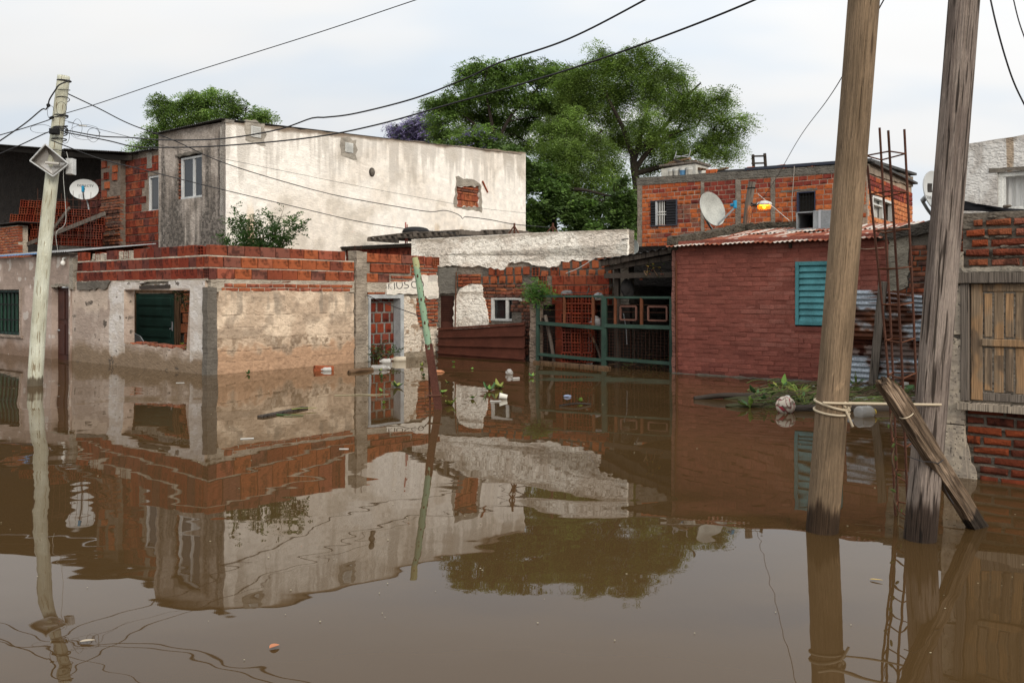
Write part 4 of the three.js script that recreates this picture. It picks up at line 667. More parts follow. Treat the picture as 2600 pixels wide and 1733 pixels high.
// ---------------------------------------------------------------- yard wall, fence, gates and carport
const yardWall = thing('yard_wall', 'short wall of clean orange hollow blocks beside the carport', 'wall', [3, 0, -5.75]);
{
  const b = -5.72, x0 = fr(b, 1374, 700)[0], x1 = fr(b, 1546, 700)[0];
  part(yardWall, 'mortar_bed', box(x0, x1, 1.12, 1.70, b - 0.15, b - 0.02), stone(0.24, 0.19, 0.15));
  for (let i = 0; i < 3; i++) course(yardWall, 'brick', F_BLOCK, [BLOCK[2], BLOCK[3], DARKBLOCK[0], DARKBLOCK[5]], 'a', x0 + 0.26, x1, 1.52 - i * 0.192, b, 0.255, 0.176, { off: (i % 2) * 0.45, vary: 0.06 });
  piece(yardWall, 'hollow_block', H33, BLOCK[3], [x0 + 0.03, 1.61, b - 0.06]); piece(yardWall, 'hollow_block', H33, BLOCK[2], [x0 + 0.1, 1.42, b - 0.06]);
}
const stub = thing('brick_stub', 'dark mossy stub of old bricks right of the small white window', 'brick stub', [1.9, 0, -5.7]);
{
  const b = -5.62, x0 = fr(b, 1296, 800)[0], x1 = fr(b, 1345, 800)[0], y1 = fr(b, 1320, 764)[1];
  part(stub, 'core', box(x0 + 0.02, x1, -0.3, y1, b - 0.2, b - 0.02), MORTAR_DARK);
  for (let y = 0.1; y < y1 - 0.03; y += 0.08) course(stub, 'brick', F_THIN, OLDBRICK.slice(0, 3), 'a', x0 + (y > 0.9 ? 0 : 0.28), x1, y, b, 0.2, 0.062, { off: R(), gap: 0.02, tilt: 0.03 });
}
const SHEETF = thing('sheet_metal_fence', 'brown rusted sheet metal fence with four long ribs, sagging into the water', 'fence', [0.2, 0, -5.45]);
{
  const b = -5.45, q = (px, py) => { const p = fr(b, px, py); return p; }, m = mat({ color: C(0.125, 0.042, 0.028), map: speckMap, roughness: 0.55, metalness: 0.1 });
  const tl = q(1112, 835), tr = q(1333, 821), bl = q(1112, 904), br = q(1335, 925), ym = (k, s) => s ? lerp(tr[1], br[1], k) : lerp(tl[1], bl[1], k), ks = [0, 0.28, 0.57, 0.85, 1.25];
  for (let i = 0; i < 4; i++) { const k0 = ks[i], k1 = ks[i + 1]; part(SHEETF, 'panel', slab([[tl[0], ym(k1, 0)], [tr[0], ym(k1, 1) - (i === 3 ? 0.2 : 0)], [tr[0], ym(k0, 1) - 0.025], [tl[0], ym(k0, 0) - 0.025]], b - 0.012 - i * 0.003, b), m); part(SHEETF, 'rib', timber(V(tl[0], ym(k0, 0), b + 0.012), V(tr[0], ym(k0, 1), b + 0.012), 0.07, 0.045, 0.014), m); }
}
{
  const b = -5.33, x0 = fr(b, 1344, 850)[0], x1 = fr(b, 1366, 850)[0], y1 = fr(b, 1355, 752)[1], g = thing('gate_post', 'lichen stained concrete post with a plant growing over its top', 'post', [x0, 0, b]);
  part(g, 'post', slab(jag(rect(x0, x1, -0.5, y1), 0.015, 0.12, 111), b - 0.18, b, [], 0.012), stone(0.26, 0.20, 0.16, { bumpScale: 0.03 }));
  for (const y of [0.35, 0.62, 0.9, 1.1]) part(g, 'tie_wire', new THREE.TorusGeometry(0.1, 0.004, 5, 14).rotateX(Math.PI / 2).scale(1, 1, 1.05).translate((x0 + x1) / 2, y, b - 0.09), WIRE);
}
function gate(label, px0, px1, b0, b1, top, low, foot, mid, frames, mesh) {
  const p = wtLine(px0, b0), q = wtLine(px1, b1), g = thing('metal_gate', label, 'gate', [p[0], 0, b0]);
  const X = (k) => lerp(p[0], q[0], k), Z = (k) => lerp(b0, b1, k), bar = (k0, y0, k1, y1, w, n = 'rail', m = GREEN) => part(g, n, timber(V(X(k0), y0, Z(k0)), V(X(k1), y1, Z(k1)), w, w, 0.004, V(0.1, 0.2, 1)), m);
  bar(0, -0.4, 0, top, 0.06, 'post'); bar(1, -0.4, 1, top, 0.065, 'post');
  bar(0, top, 1, top, 0.04); bar(0, mid[0], 1, mid[1], 0.068); bar(0, low[0], 1, low[1], 0.06);
  for (const k of frames.posts) bar(k, (mid[0] + mid[1]) / 2, k, top, 0.045, 'upright', RUST);
  for (const [k0, k1, y0, y1] of frames.boxes) part(g, 'inner_frame', [timber(V(X(k0), y0, Z(k0)), V(X(k1), y0, Z(k1)), 0.03, 0.03), timber(V(X(k0), y1, Z(k0)), V(X(k1), y1, Z(k1)), 0.03, 0.03), timber(V(X(k0), y0, Z(k0)), V(X(k0), y1, Z(k0)), 0.03, 0.03, 0.004, V(0, 0, 1)), timber(V(X(k1), y0, Z(k1)), V(X(k1), y1, Z(k1)), 0.03, 0.03, 0.004, V(0, 0, 1))], paint(0.17, 0.08, 0.06));
  const wires = []; for (let i = 1; i < mesh; i++) { const k = i / mesh; wires.push(stick(V(X(k), -0.1, Z(k) - 0.02), V(X(k), lerp(mid[0], mid[1], k), Z(k) - 0.02), 0.0026, 3)); }
  for (let y = 0.05; y < 0.75; y += 0.055) wires.push(stick(V(X(0), y, Z(0) - 0.02), V(X(1), y, Z(1) - 0.02), 0.0026, 3));
  part(g, 'wire_mesh', wires, BAR, { keep: true });
  for (let i = 1; i < 4; i++) { const y = lerp(mid[0], top, i / 4); part(g, 'strand', stick(V(X(0), y, Z(0)), V(X(1), y, Z(1)), 0.003, 4), BAR); }
  return g;
}
const wtLine = (px, b) => fr(b, px, 930);
{
  const t1 = fr(-5.33, 1368, 752)[1], m0 = fr(-5.33, 1368, 820)[1], m1 = fr(-5.2, 1535, 833)[1], l0 = fr(-5.33, 1368, 899)[1], l1 = fr(-5.2, 1535, 915)[1];
  gate('green steel gate leaf with rusty uprights nearer the concrete post', 1366, 1533, -5.33, -5.2, t1, [l0, l1], 0, [m0, m1], { posts: [0.42, 0.85], boxes: [] }, 14);
  const t2 = fr(-5.2, 1537, 755)[1], n0 = fr(-5.2, 1537, 827)[1], k0 = fr(-5.2, 1537, 910)[1];
  gate('green steel gate leaf with two small hanging frames beside the red wall', 1537, 1706, -5.2, -5.15, t2, [k0, k0 - 0.02], 0, [n0, n0], { posts: [0.16, 0.56], boxes: [[0.24, 0.48, n0 + 0.12, n0 + 0.36], [0.66, 0.93, n0 + 0.12, n0 + 0.36]] }, 18);
  const w0 = wt(1360, 920), w1 = wt(1545, 936), o = A(w0[0], 0.0, w0[1]); solo('plank', 'long brown plank floating at the foot of the gate', 'plank', timber(V(0, 0, 0), A(w1[0], 0, w1[1]).sub(o), 0.16, 0.05, 0.008), WOOD_BROWN, o.setY(0.015));
}
const PORT = thing('carport', 'black shadowed carport under a low dark sheet roof between gate and red wall', 'carport', [3.4, 0, -5.4]);
{
  const b = -5.25, L = fr(b, 1515, 662), Q = fr(b, 1706, 629), ang = Math.atan2(Q[1] - L[1], Q[0] - L[0]), w = Math.hypot(Q[0] - L[0], Q[1] - L[1]);
  part(PORT, 'roof', sheetGeo(w, 3.6, 0.15, 0.012, 2).rotateX(0.03).rotateZ(ang).translate(L[0], L[1], b + 0.08), mat({ color: C(0.022, 0.02, 0.019), roughness: 0.7, map: speckMap, side: THREE.DoubleSide }), { keep: true });  // sheet colour taken near black to give the shade under the roof
  part(PORT, 'edge_beam', [timber(V(L[0] + 0.1, L[1] - 0.05, b), V(Q[0], Q[1] - 0.04, b), 0.06, 0.1), timber(V(fr(b, 1530, 681)[0], fr(b, 1530, 681)[1], b - 0.1), V(Q[0], fr(b, 1706, 652)[1], b - 0.1), 0.07, 0.09)], WOOD_DARK);
  const p = fr(b, 1532, 700), q = fr(b, 1706, 697); part(PORT, 'beam', timber(V(p[0], p[1], b - 0.06), V(q[0], q[1], b - 0.06), 0.09, 0.09), WOOD_DARK);
  const s = fr(b - 0.1, 1561, 700); part(PORT, 'post', cbox(s[0] - 0.045, s[0] + 0.045, -0.4, fr(b, 1561, 680)[1], b - 0.24, b - 0.15), WOOD_DARK);
  part(PORT, 'wall', [box(2.2, 6.0, -0.4, 2.42, -9.1, -8.9), box(5.75, 5.88, -0.4, 2.2, -8.9, -5.3)], stone(0.013, 0.011, 0.010));  // near-black walls: the carport's inner shade is put into their colour
  part(PORT, 'shade_panel', box(2.6, 4.6, -0.4, 1.14, -5.98, -5.9), stone(0.035, 0.028, 0.024)); part(PORT, 'mud_floor', box(2.4, 5.8, -0.4, 0.06, -8.9, -5.75), stone(0.03, 0.024, 0.018));  // added dark panel and blackened floor stand in for the yard's shade
}
// what lies and hangs in the yard
{
  let f = null; const r = rng(91);
  for (let col = 0; col < 3; col++) for (let row = 0; row < 7; row++) {
    const q = A(3.52 + col * 0.195, 0.14 + row * 0.185, -5.46 - col * 0.06 + (r() - 0.5) * 0.03);
    if (!f) f = solo('hollow_brick', 'red hollow brick in the tall stack behind the green gate', 'brick', HD.clone(), DARKBLOCK[0], q, { keep: true, rot: [0, TH + 0.25, 0], group: 'hollow bricks stacked behind the green gate' });
    else { const c = copyOf(f, null, q, TH + 0.25 + (r() - 0.5) * 0.1); c.material = pick([DARKBLOCK[1], DARKBLOCK[2], DARKBLOCK[0], DARKBLOCK[5]], r); }
  }
  const g = thing('brick_pillar', 'slim red block pillar behind the green gate', 'brick pillar', [3.2, 0, -5.6]);
  part(g, 'core', box(3.16, 3.34, -0.3, 1.22, -5.68, -5.54), MORTAR_DARK);
  for (let i = 0; i < 7; i++) piece(g, 'brick', pick(F_SHORT), DARKBLOCK[i % 2 ? 0 : 5], [3.25, 0.0 + i * 0.187, -5.58], null, [1.0, 1, 1]);
  const sticks = [[[1384, 800], [1410, 925], 0.04, WOOD_GREY, 'pale lichen covered pole leaning inside the gate', -5.42], [[1462, 765], [1512, 870], 0.03, WOOD_BROWN, 'brown slat leaning behind the middle of the gate', -5.5], [[1496, 835], [1530, 920], 0.025, WOOD_DARK, 'dark slat leaning low behind the gate', -5.5], [[1480, 765], [1498, 730], 0.015, WOOD_GREY, 'thin grey stick poking up from the yard heap', -5.5], [[1592, 875], [1585, 795], 0.012, ZINC, 'thin bent pipe standing inside the carport', -5.5]];
  for (const [p, q, rad, m, l, b] of sticks) { const a = fr(b, ...p), c = fr(b, ...q), o = A(a[0], a[1], b); solo('stick', l, 'stick', limb([V(0, 0, 0), A((a[0] + c[0]) / 2 + 0.01, (a[1] + c[1]) / 2, b).sub(o), A(c[0], c[1], b + 0.03).sub(o)], rad, rad * 0.85, 7), m, o, { keep: true }); }
  // white board, crumpled sack, buckets on the heap
  const bx = frr(-5.55, 1487, 775, 1502, 825); { const o = A(bx[0], bx[2], -5.55); solo('board', 'narrow white board standing behind the gate', 'board', cbox(0, bx[1] - bx[0], -0.9, bx[3] - bx[2], 0, 0.02), WHITE, o, { rot: [0, TH, 0.03] }); }
  { const tb = frr(-5.6, 1436, 752, 1536, 762), o = A(tb[0], tb[2], -5.6), w = tb[1] - tb[0], t = thing('work_table', 'rough table of grey boards loaded with scrap behind the gate', 'table', [tb[0], 0, -5.6]); part(t, 'tabletop', cbox(tb[0], tb[1], tb[2], tb[2] + 0.04, -5.66, -5.5), WOOD_GREY); for (const x of [tb[0] + 0.04, tb[1] - 0.04]) part(t, 'leg', cbox(x - 0.025, x + 0.025, -0.3, tb[2], -5.6, -5.54), WOOD_DARK); }
  const lump = (s, sx, sy, sz) => { const q = new THREE.IcosahedronGeometry(0.12, 3), p = q.attributes.position; for (let i = 0; i < p.count; i++) { const n = 1 + 0.75 * (fbm(p.getX(i) * 14 + s, p.getY(i) * 14 + p.getZ(i) * 9, s, 3) - 0.5); p.setXYZ(i, p.getX(i) * n * sx, p.getY(i) * n * sy, p.getZ(i) * n * sz); } q.computeVertexNormals(); return q; };
  const P = (px, py, b) => { const p = fr(b, px, py); return A(p[0], p[1], b); };
  solo('sack', 'crumpled white and dark sack behind the green gate', 'sack', lump(3, 1.0, 1.0, 0.8), mat({ color: C(0.30, 0.29, 0.28) }), P(1512, 818, -5.55)); solo('plastic_bag', 'grey plastic bag on top of the scrap table', 'bag', lump(5, 0.8, 0.6, 0.8), mat({ color: C(0.20, 0.21, 0.22), roughness: 0.5 }), P(1518, 752, -5.58));
  solo('plastic_bag', 'dark plastic bag on the left of the scrap table', 'bag', lump(7, 1.1, 0.7, 0.8), mat({ color: C(0.10, 0.10, 0.10), roughness: 0.5 }), P(1440, 748, -5.58));
  solo('hanging_coat', 'dark grey coat hanging from the carport beam', 'coat', lump(9, 1.0, 1.5, 0.5), mat({ color: C(0.025, 0.023, 0.022), roughness: 1 }), P(1594, 734, -5.45));
  { const t = thing('white_bucket', 'white tube shaped bucket standing in the carport shadow', 'bucket', [0, 0, 0], { street: false }), c = P(1577, 862, -6.2); t.position.copy(c); part(t, 'bucket', new THREE.CylinderGeometry(0.075, 0.06, 0.34, 14), paint(0.4, 0.42, 0.42), { keep: true }); part(t, 'rim', new THREE.TorusGeometry(0.077, 0.008, 6, 16).rotateX(Math.PI / 2).translate(0, 0.17, 0), WHITE, { keep: true }); part(t, 'stand', box(-0.15, 0.15, -0.6, -0.17, -0.15, 0.15), WOOD_DARK); }
  { const t = thing('wash_basin', 'pale basin on a stand inside the dark carport', 'basin', [0, 0, 0], { street: false }), c = P(1598, 868, -6.3); t.position.copy(c); part(t, 'bowl', new THREE.SphereGeometry(0.14, 16, 8, 0, 6.29, Math.PI / 2, Math.PI / 2).scale(1, 0.7, 0.8), paint(0.34, 0.36, 0.35, { side: THREE.DoubleSide }), { keep: true }); part(t, 'tap', limb([V(0.02, -0.02, -0.1), V(0.02, 0.12, -0.1), V(0.06, 0.13, -0.02)], 0.015, 0.012, 7), STEEL, { keep: true }); part(t, 'stand', box(-0.08, 0.08, -0.7, -0.08, -0.08, 0.05), WOOD_DARK); }
}
// ---------------------------------------------------------------- the red painted house
const RED = thing('red_house', 'single storey house of dark red painted brick under a rusty corrugated roof', 'house', [5.93, 0, -5]);
const REDB = -5;
{
  const b = REDB, x0 = 5.93, x1 = fr(b, 2256, 700)[0], eave = 2.13, wl = frr(b, 2020, 663, 2142, 826);
  const tone = (r, g, bb) => mat({ color: C(r, g, bb), map: speckMap, bumpMap: fineB, bumpScale: 0.006, roughness: 0.8 });
  const REDP = [tone(0.335, 0.108, 0.08), tone(0.32, 0.102, 0.076), tone(0.345, 0.115, 0.087), tone(0.305, 0.096, 0.072), tone(0.33, 0.112, 0.085)];
  const WORN = [tone(0.18, 0.058, 0.044), tone(0.15, 0.05, 0.038), tone(0.24, 0.075, 0.058)];
  const ML = tone(0.27, 0.086, 0.064);
  part(RED, 'wall', slab([[x0, -0.4], [x1, -0.4], [x1, eave + 0.1], [x0, eave + 0.1]], b - 0.2, b - 0.005, [rect(wl[0] - 0.02, wl[1] + 0.02, wl[2] - 0.02, wl[3] + 0.02)]), ML);
  part(RED, 'end_pier', slab(jag(rect(x0 - 0.01, x0 + 0.05, -0.4, eave + 0.12), 0.008, 0.1, 121), b - 0.2, b + 0.015), stone(0.22, 0.10, 0.08));
  part(RED, 'bolt_rod', stick(V(x0 + 0.085, 0.0, b + 0.02), V(x0 + 0.07, 1.9, b + 0.02), 0.012, 6), RUST);
  const skip = (x, y) => x > wl[0] - 0.1 && x < wl[1] + 0.1 && y > wl[2] - 0.03 && y < wl[3] + 0.03, hole = fr(b, 1879, 907);
  const band = [];
  for (let i = 0, y = -0.08; y < eave - 0.02; i++, y += 0.0735) band.push([i, y]);
  const FADED = [tone(0.375, 0.14, 0.108), tone(0.36, 0.13, 0.10)], DULL = [tone(0.285, 0.094, 0.07), tone(0.275, 0.088, 0.066)];
  const shade = (x, y) => { const n = fbm(x * 0.9 + 3, y * 1.1, 77, 3); return y < 0.06 ? [...WORN, REDP[3]] : y < 0.2 && n > 0.5 ? [REDP[3], WORN[2], REDP[1]] : n > 0.56 ? [...FADED, REDP[2]] : n < 0.44 ? [...DULL, REDP[3]] : REDP; };
  const layRow = (i, y, p, q, off) => course(RED, 'brick', F_RED, shade, 'a', p, q, y, b + rr(-0.002, 0.002), 0.245, 0.0685, { off, cuts: [[wl[0] - 0.004, wl[1] + 0.004, wl[2] - 0.1, wl[3]]], gap: 0.001, tilt: 0.010, depth: 0.007, vary: 0.06, slope: (R() - 0.5) * 0.004, skip: (x, yy) => (Math.abs(x - hole[0]) < 0.12 && Math.abs(yy - hole[1]) < 0.03) });
  for (const [i, y] of band) layRow(i, y, x0 + 0.05, wl[0] + 0.05, (i % 2) / 2);
  for (const [i, y] of band) layRow(i, y, wl[0] + 0.05, x1 - 0.02, 0.2 + (i % 2) / 2);
  part(RED, 'foot', slab(jag([[x0, -0.4], [x1, -0.4], [x1, 0.02], [x0, 0.015]], 0.012, 0.1, 123), b - 0.1, b + 0.03), CONCRETE_DARK);
  part(RED, 'wall', [box(x0 - 0.0, x0 + 0.18, -0.4, 2.2, -7.9, b - 0.21), box(x1 - 0.2, x1, -0.4, 2.3, -7.9, b - 0.21), box(x0, x1, -0.4, 2.4, -7.9, -7.7)], MORTAR_DARK);
  // blue louvred shutter
  const sh = part(RED, 'shutter', [cbox(wl[0], wl[0] + 0.055, wl[2], wl[3], b - 0.05, b + 0.02, 0.005), cbox(wl[1] - 0.055, wl[1], wl[2], wl[3], b - 0.05, b + 0.02, 0.005), cbox(wl[0] + 0.055, wl[1] - 0.055, wl[3] - 0.06, wl[3], b - 0.05, b + 0.018, 0.005), cbox(wl[0] + 0.055, wl[1] - 0.055, wl[2], wl[2] + 0.06, b - 0.05, b + 0.018, 0.005)], BLUE, { label: 'light blue louvred shutter' });
  const n = 9; for (let i = 0; i < n; i++) { const h = (wl[3] - wl[2] - 0.12) / n, y = lerp(wl[2] + 0.06, wl[3] - 0.06, (i + 0.5) / n); part(sh, 'slat', cbox(wl[0] + 0.056, wl[1] - 0.056, -h * 0.56, h * 0.56, -0.006, 0.006, 0.003).rotateX(-0.42).translate(0, y, b - 0.015), BLUE); }
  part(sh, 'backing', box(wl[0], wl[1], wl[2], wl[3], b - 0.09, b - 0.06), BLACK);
  part(RED, 'brick_sill', box(wl[0] - 0.06, wl[1] + 0.06, wl[2] - 0.09, wl[2] - 0.025, b - 0.1, b + 0.008), WORN[2]);
  // roof of rusty sheets, lapped in two rows, the upper ones paler
  const rx0 = x0 - 0.04, rx1 = fr(b + 0.2, 2246, 604)[0], slope = 0.138, W = 0.84;
  const nS = Math.ceil((rx1 - rx0) / W);
  for (let i = 0; i < nS; i++) { const w = Math.min(W + 0.04, rx1 - rx0 - i * W); if (w < 0.15) break; const g = sheetGeo(w, 2.05, 0.076, 0.0105, 5, 0.02).rotateX(slope + rr(-0.004, 0.004)).translate(rx0 + i * W, eave + 0.012 + (i % 2) * 0.004, b + 0.2); part(RED, 'roof_sheet', g, ROOF_RUST, { keep: true }); }
  const PALE = mat({ map: over(tRust, 1.3, 5.2, 0.3, 0), color: C(1.0, 1.0, 1.0), roughness: 0.7, metalness: 0.15, side: THREE.DoubleSide });
  for (let i = 0; i < nS; i++) { const w = Math.min(W + 0.04, rx1 - rx0 + 0.4 - i * W - 0.3); if (w < 0.15) break; part(RED, 'roof_sheet', sheetGeo(w, 1.0, 0.076, 0.0105, 3, 0.02).rotateX(slope + 0.01).translate(rx0 + 0.35 + i * W, eave + 0.012 + Math.sin(slope) * 1.9 + 0.02, b + 0.2 - 1.88), i % 3 === 1 ? ROOF_RUST : PALE, { keep: true }); }
  part(RED, 'rafter_end', [cbox(fr(b, 2005, 630)[0], fr(b, 2012, 630)[0], eave - 0.08, eave - 0.005, b - 0.1, b + 0.05)], WOOD_DARK);
  // mossy parapet at the left side and the back
  const MOSS = stone(0.10, 0.085, 0.065, { bumpScale: 0.05 });
  part(RED, 'parapet', sideSlab(jag([[b + 0.02, 2.08], [-7.95, 2.3], [-7.95, 2.72], [-6.5, 2.5], [b + 0.04, 2.31]], 0.02, 0.1, 131), x0 - 0.09, x0 + 0.1, [], 0.01), MOSS, { label: 'dark mossy parapet' });
  part(RED, 'parapet', slab(jag([[x0 - 0.1, 2.2], [fr(-8, 2040, 570)[0], 2.2], [fr(-8, 2040, 570)[0], fr(-8, 2040, 560)[1]], [x0 - 0.1, 2.72]], 0.02, 0.1, 132), -8.1, -7.94), MOSS, { label: 'dark mossy parapet' });
  { const p = fr(-5.6, 1929, 597); }
}
// the patched wall at the right of the red house and its sheet metal
const PATCH = thing('patched_wall', 'stained brick wall with grey plaster between red house and weathered pole', 'wall', [9.34, 0, -5]);
{
  const b = -5.02, x0 = 9.335, x1 = fr(b, 2450, 700)[0], y1 = fr(b, 2300, 575)[1];
  part(PATCH, 'wall', box(x0, x1, -0.4, y1, b - 0.2, b - 0.02), MORTAR_DARK);
  for (let y = 0.6, i = 0; y < y1 - 0.28; y += 0.076, i++) course(PATCH, 'brick', F_THIN, i % 3 ? [BRICK[2], BRICK[1], OLDBRICK[2], OLDBRICK[3]] : OLDBRICK, 'a', x0 + (y > 1.4 ? 0.28 : 0.02), x1, y, b, 0.23, 0.06, { off: R(), gap: 0.018 });
  part(PATCH, 'plaster', slab(jag([[x0 + 0.01, 1.35], [x0 + 0.27, 1.45], [x0 + 0.3, y1 - 0.1], [x0, y1 - 0.08]], 0.03, 0.07, 141), b - 0.05, b + 0.012), stone(0.30, 0.27, 0.22));
  part(PATCH, 'coping', slab(jag([[x0 - 0.15, y1 - 0.2], [x1, y1 - 0.05], [x1, y1 + 0.18], [x0 - 0.1, y1 - 0.08]], 0.02, 0.09, 142), b - 0.3, b + 0.05), stone(0.08, 0.07, 0.06, { bumpScale: 0.04 }));
}
{
  const g = thing('corrugated_fence', 'dented corrugated zinc sheets, rusty in the middle, nailed to a grey post', 'fence', [9, 0, -4.6]), b = -4.6, wave = (px0, px1, py0, py1, z, m, a0 = 0) => { const [x0, x1, y0, y1] = frr(b, px0, py0, px1, py1); part(g, 'sheet', sheetGeo(y1 - y0, x1 - x0, 0.076, 0.011, 8, 0.07).rotateX(Math.PI / 2).rotateZ(Math.PI / 2).rotateY(Math.PI / 2 * 0).applyMatrix4(new THREE.Matrix4().makeRotationZ(a0)).translate(x1, y0, z), m, { keep: true }); };
  g.w = wave;
  const sheet = (px0, px1, py0, py1, z, m, tilt = 0) => {
    const [x0, x1, y0, y1] = frr(b, px0, py0, px1, py1), w = x1 - x0, h = y1 - y0, nx = 10, ny = Math.round(h / 0.076 * 8), gg = new THREE.PlaneGeometry(w, h, nx, ny), p = gg.attributes.position;
    for (let i = 0; i < p.count; i++) { const x = p.getX(i), y = p.getY(i); p.setZ(i, 0.012 * Math.cos(y / 0.076 * 2 * Math.PI) + 0.10 * (vn(x * 2 + 9, y * 2 + 4, 7) - 0.5)); if (tilt && y > 0) p.setY(i, y - tilt * Math.max(0, x) * y / h); }
    gg.computeVertexNormals(); part(g, 'sheet', gg.translate((x0 + x1) / 2, (y0 + y1) / 2, z), m);
  };
  const RUSTY = mat({ map: over(tZincRust, 0.9, 0.7, 0.2, 0.3), color: C(0.55, 0.36, 0.28), roughness: 0.8, metalness: 0.15, side: THREE.DoubleSide });
  sheet(2155, 2344, 736, 862, b + 0.06, SHEET_ZINC, 0.3); sheet(2160, 2345, 835, 935, b, RUSTY); sheet(2150, 2345, 905, 1012, b + 0.04, SHEET_ZINC);
  const p = fr(b + 0.18, 2208, 985), q = fr(b + 0.18, 2242, 714); part(g, 'post', timber(V(p[0], p[1] - 0.4, b + 0.16), V(q[0], q[1], b + 0.16), 0.11, 0.05, 0.006, V(0, 0, 1)), WOOD_GREY);
}
// ---------------------------------------------------------------- things on the red roof and the lit lamp
{
  const f = fr(-7.9, 1812, 580);
  dish('large pale oval satellite dish with blue receiver above the mossy parapet', at(1800, 535, 15.9), [0.52, 0.30, 0.86], 0.62, 0.68, A(f[0], f[1] - 0.12, -8.02), null, [0.26, -0.08, 0.42], [0.04, -0.32, 0.12]);
  const g = fr(-9, 1612, 642); dish('small white satellite dish edge low beside the carport roof', at(1608, 634, 17.5), [-0.6, 0.2, 0.8], 0.36, 0.42, at(1618, 664, 17.8), null, [0, -0.05, 0.2], [0, -0.18, 0.06]);
}
{
  const d = 17.5, base = at(1895, 590, d), top = at(1910, 462, d), lampC = at(1941, 520, d - 0.35), g = thing('street_lamp', 'old timber post carrying a lit amber street lamp before the brick house', 'street lamp', [base.x, -0.3, base.z], { street: false });
  part(g, 'post', limb([V(base.x - 0.07, -0.4, base.z), base, top], 0.1, 0.075, 10), WOOD_GREY, { keep: true });
  part(g, 'bracket', [limb([at(1900, 505, d), at(1912, 518, d - 0.1), lampC.clone().add(V(-0.12, 0.03, 0))], 0.016, 0.016, 6), limb([at(1897, 528, d), at(1912, 522, d - 0.1), lampC.clone().add(V(-0.12, 0, 0))], 0.014, 0.014, 6)], WIRE, { keep: true });
  part(g, 'strap', new THREE.TorusGeometry(0.085, 0.012, 5, 14).rotateX(Math.PI / 2).translate(lerp(top.x, base.x, 0.12), lerp(top.y, base.y, 0.12), top.z), BLACK, { keep: true });
  part(g, 'lamp_cap', new THREE.LatheGeometry([[0.001, 0.085], [0.07, 0.08], [0.135, 0.055], [0.155, 0.02], [0.15, 0.0], [0.14, 0.005]].map((q) => new THREE.Vector2(...q)), 28).translate(lampC.x, lampC.y, lampC.z), WHITE, { keep: true });
  part(g, 'lamp_globe', new THREE.LatheGeometry([[0.14, 0.0], [0.142, -0.04], [0.125, -0.082], [0.09, -0.092], [0.001, -0.094]].map((q) => new THREE.Vector2(...q)), 28).translate(lampC.x, lampC.y, lampC.z), new THREE.MeshPhysicalMaterial({ color: C(0.95, 0.5, 0.12), roughness: 0.12, transmission: 0.9, thickness: 0, ior: 1.45 }), { keep: true });
  part(g, 'bulb', new THREE.SphereGeometry(0.034, 14, 10).translate(lampC.x, lampC.y - 0.042, lampC.z), mat({ color: C(1, 0.6, 0.2), emissive: C(1, 0.55, 0.13), emissiveIntensity: 6 }), { keep: true });
  part(g, 'glow_plate', new THREE.CylinderGeometry(0.125, 0.125, 0.006, 24).translate(lampC.x, lampC.y - 0.004, lampC.z), mat({ color: C(0.8, 0.5, 0.2), emissive: C(1, 0.45, 0.08), emissiveIntensity: 0.2 }), { keep: true });
  const l = new THREE.PointLight(C(1, 0.55, 0.16), 0.7); l.position.set(lampC.x, lampC.y - 0.042, lampC.z); l.castShadow = true; l.shadow.radius = 1.5; scene.add(l);
}
{
  const p = fr(-7.5, 2036, 575), q = fr(-7.5, 2150, 542), g = thing('air_duct', 'open sheet metal duct box lying on the rusty roof', 'duct', [p[0], p[1], -7.5]), x0 = p[0], x1 = q[0], y0 = 2.5, y1 = q[1] + 0.05, xm = fr(-7.5, 2080, 560)[0];
  part(g, 'frame', [box(x0, xm, y1 - 0.02, y1, -7.9, -7.2), box(x0, xm, y0, y0 + 0.02, -7.9, -7.2), box(x0, x0 + 0.02, y0, y1, -7.9, -7.2), box(x0, xm, y0, y1, -7.92, -7.9)], ZINC);
  part(g, 'casing', cbox(xm, x1, y0, y1, -7.9, -7.15, 0.008), ZINC); part(g, 'strap', box(xm + 0.1, xm + 0.14, y0, y1 + 0.01, -7.9, -7.138), STEEL); part(g, 'tray', box(x0 - 0.1, x1, y0 - 0.03, y0 - 0.005, -7.9, -7.0), ZINC);
  part(g, 'lining', box(x0 + 0.02, xm, y0 + 0.02, y1 - 0.02, -7.89, -7.87), BLACK);
  const s = fr(-7.5, 2116, 470); const t = thing('vent_pipe', 'slim whitewashed vent pipe rising behind the duct box', 'pipe', [s[0], 2.4, -8]); part(t, 'pipe', stick(V(s[0], 2.3, -7.95), V(s[0] + 0.03, s[1], -7.95), 0.035, 10), paint(0.5, 0.49, 0.46)); part(t, 'cap', cbox(s[0] - 0.02, s[0] + 0.08, s[1], s[1] + 0.03, -7.99, -7.91, 0.01), ZINC);
}
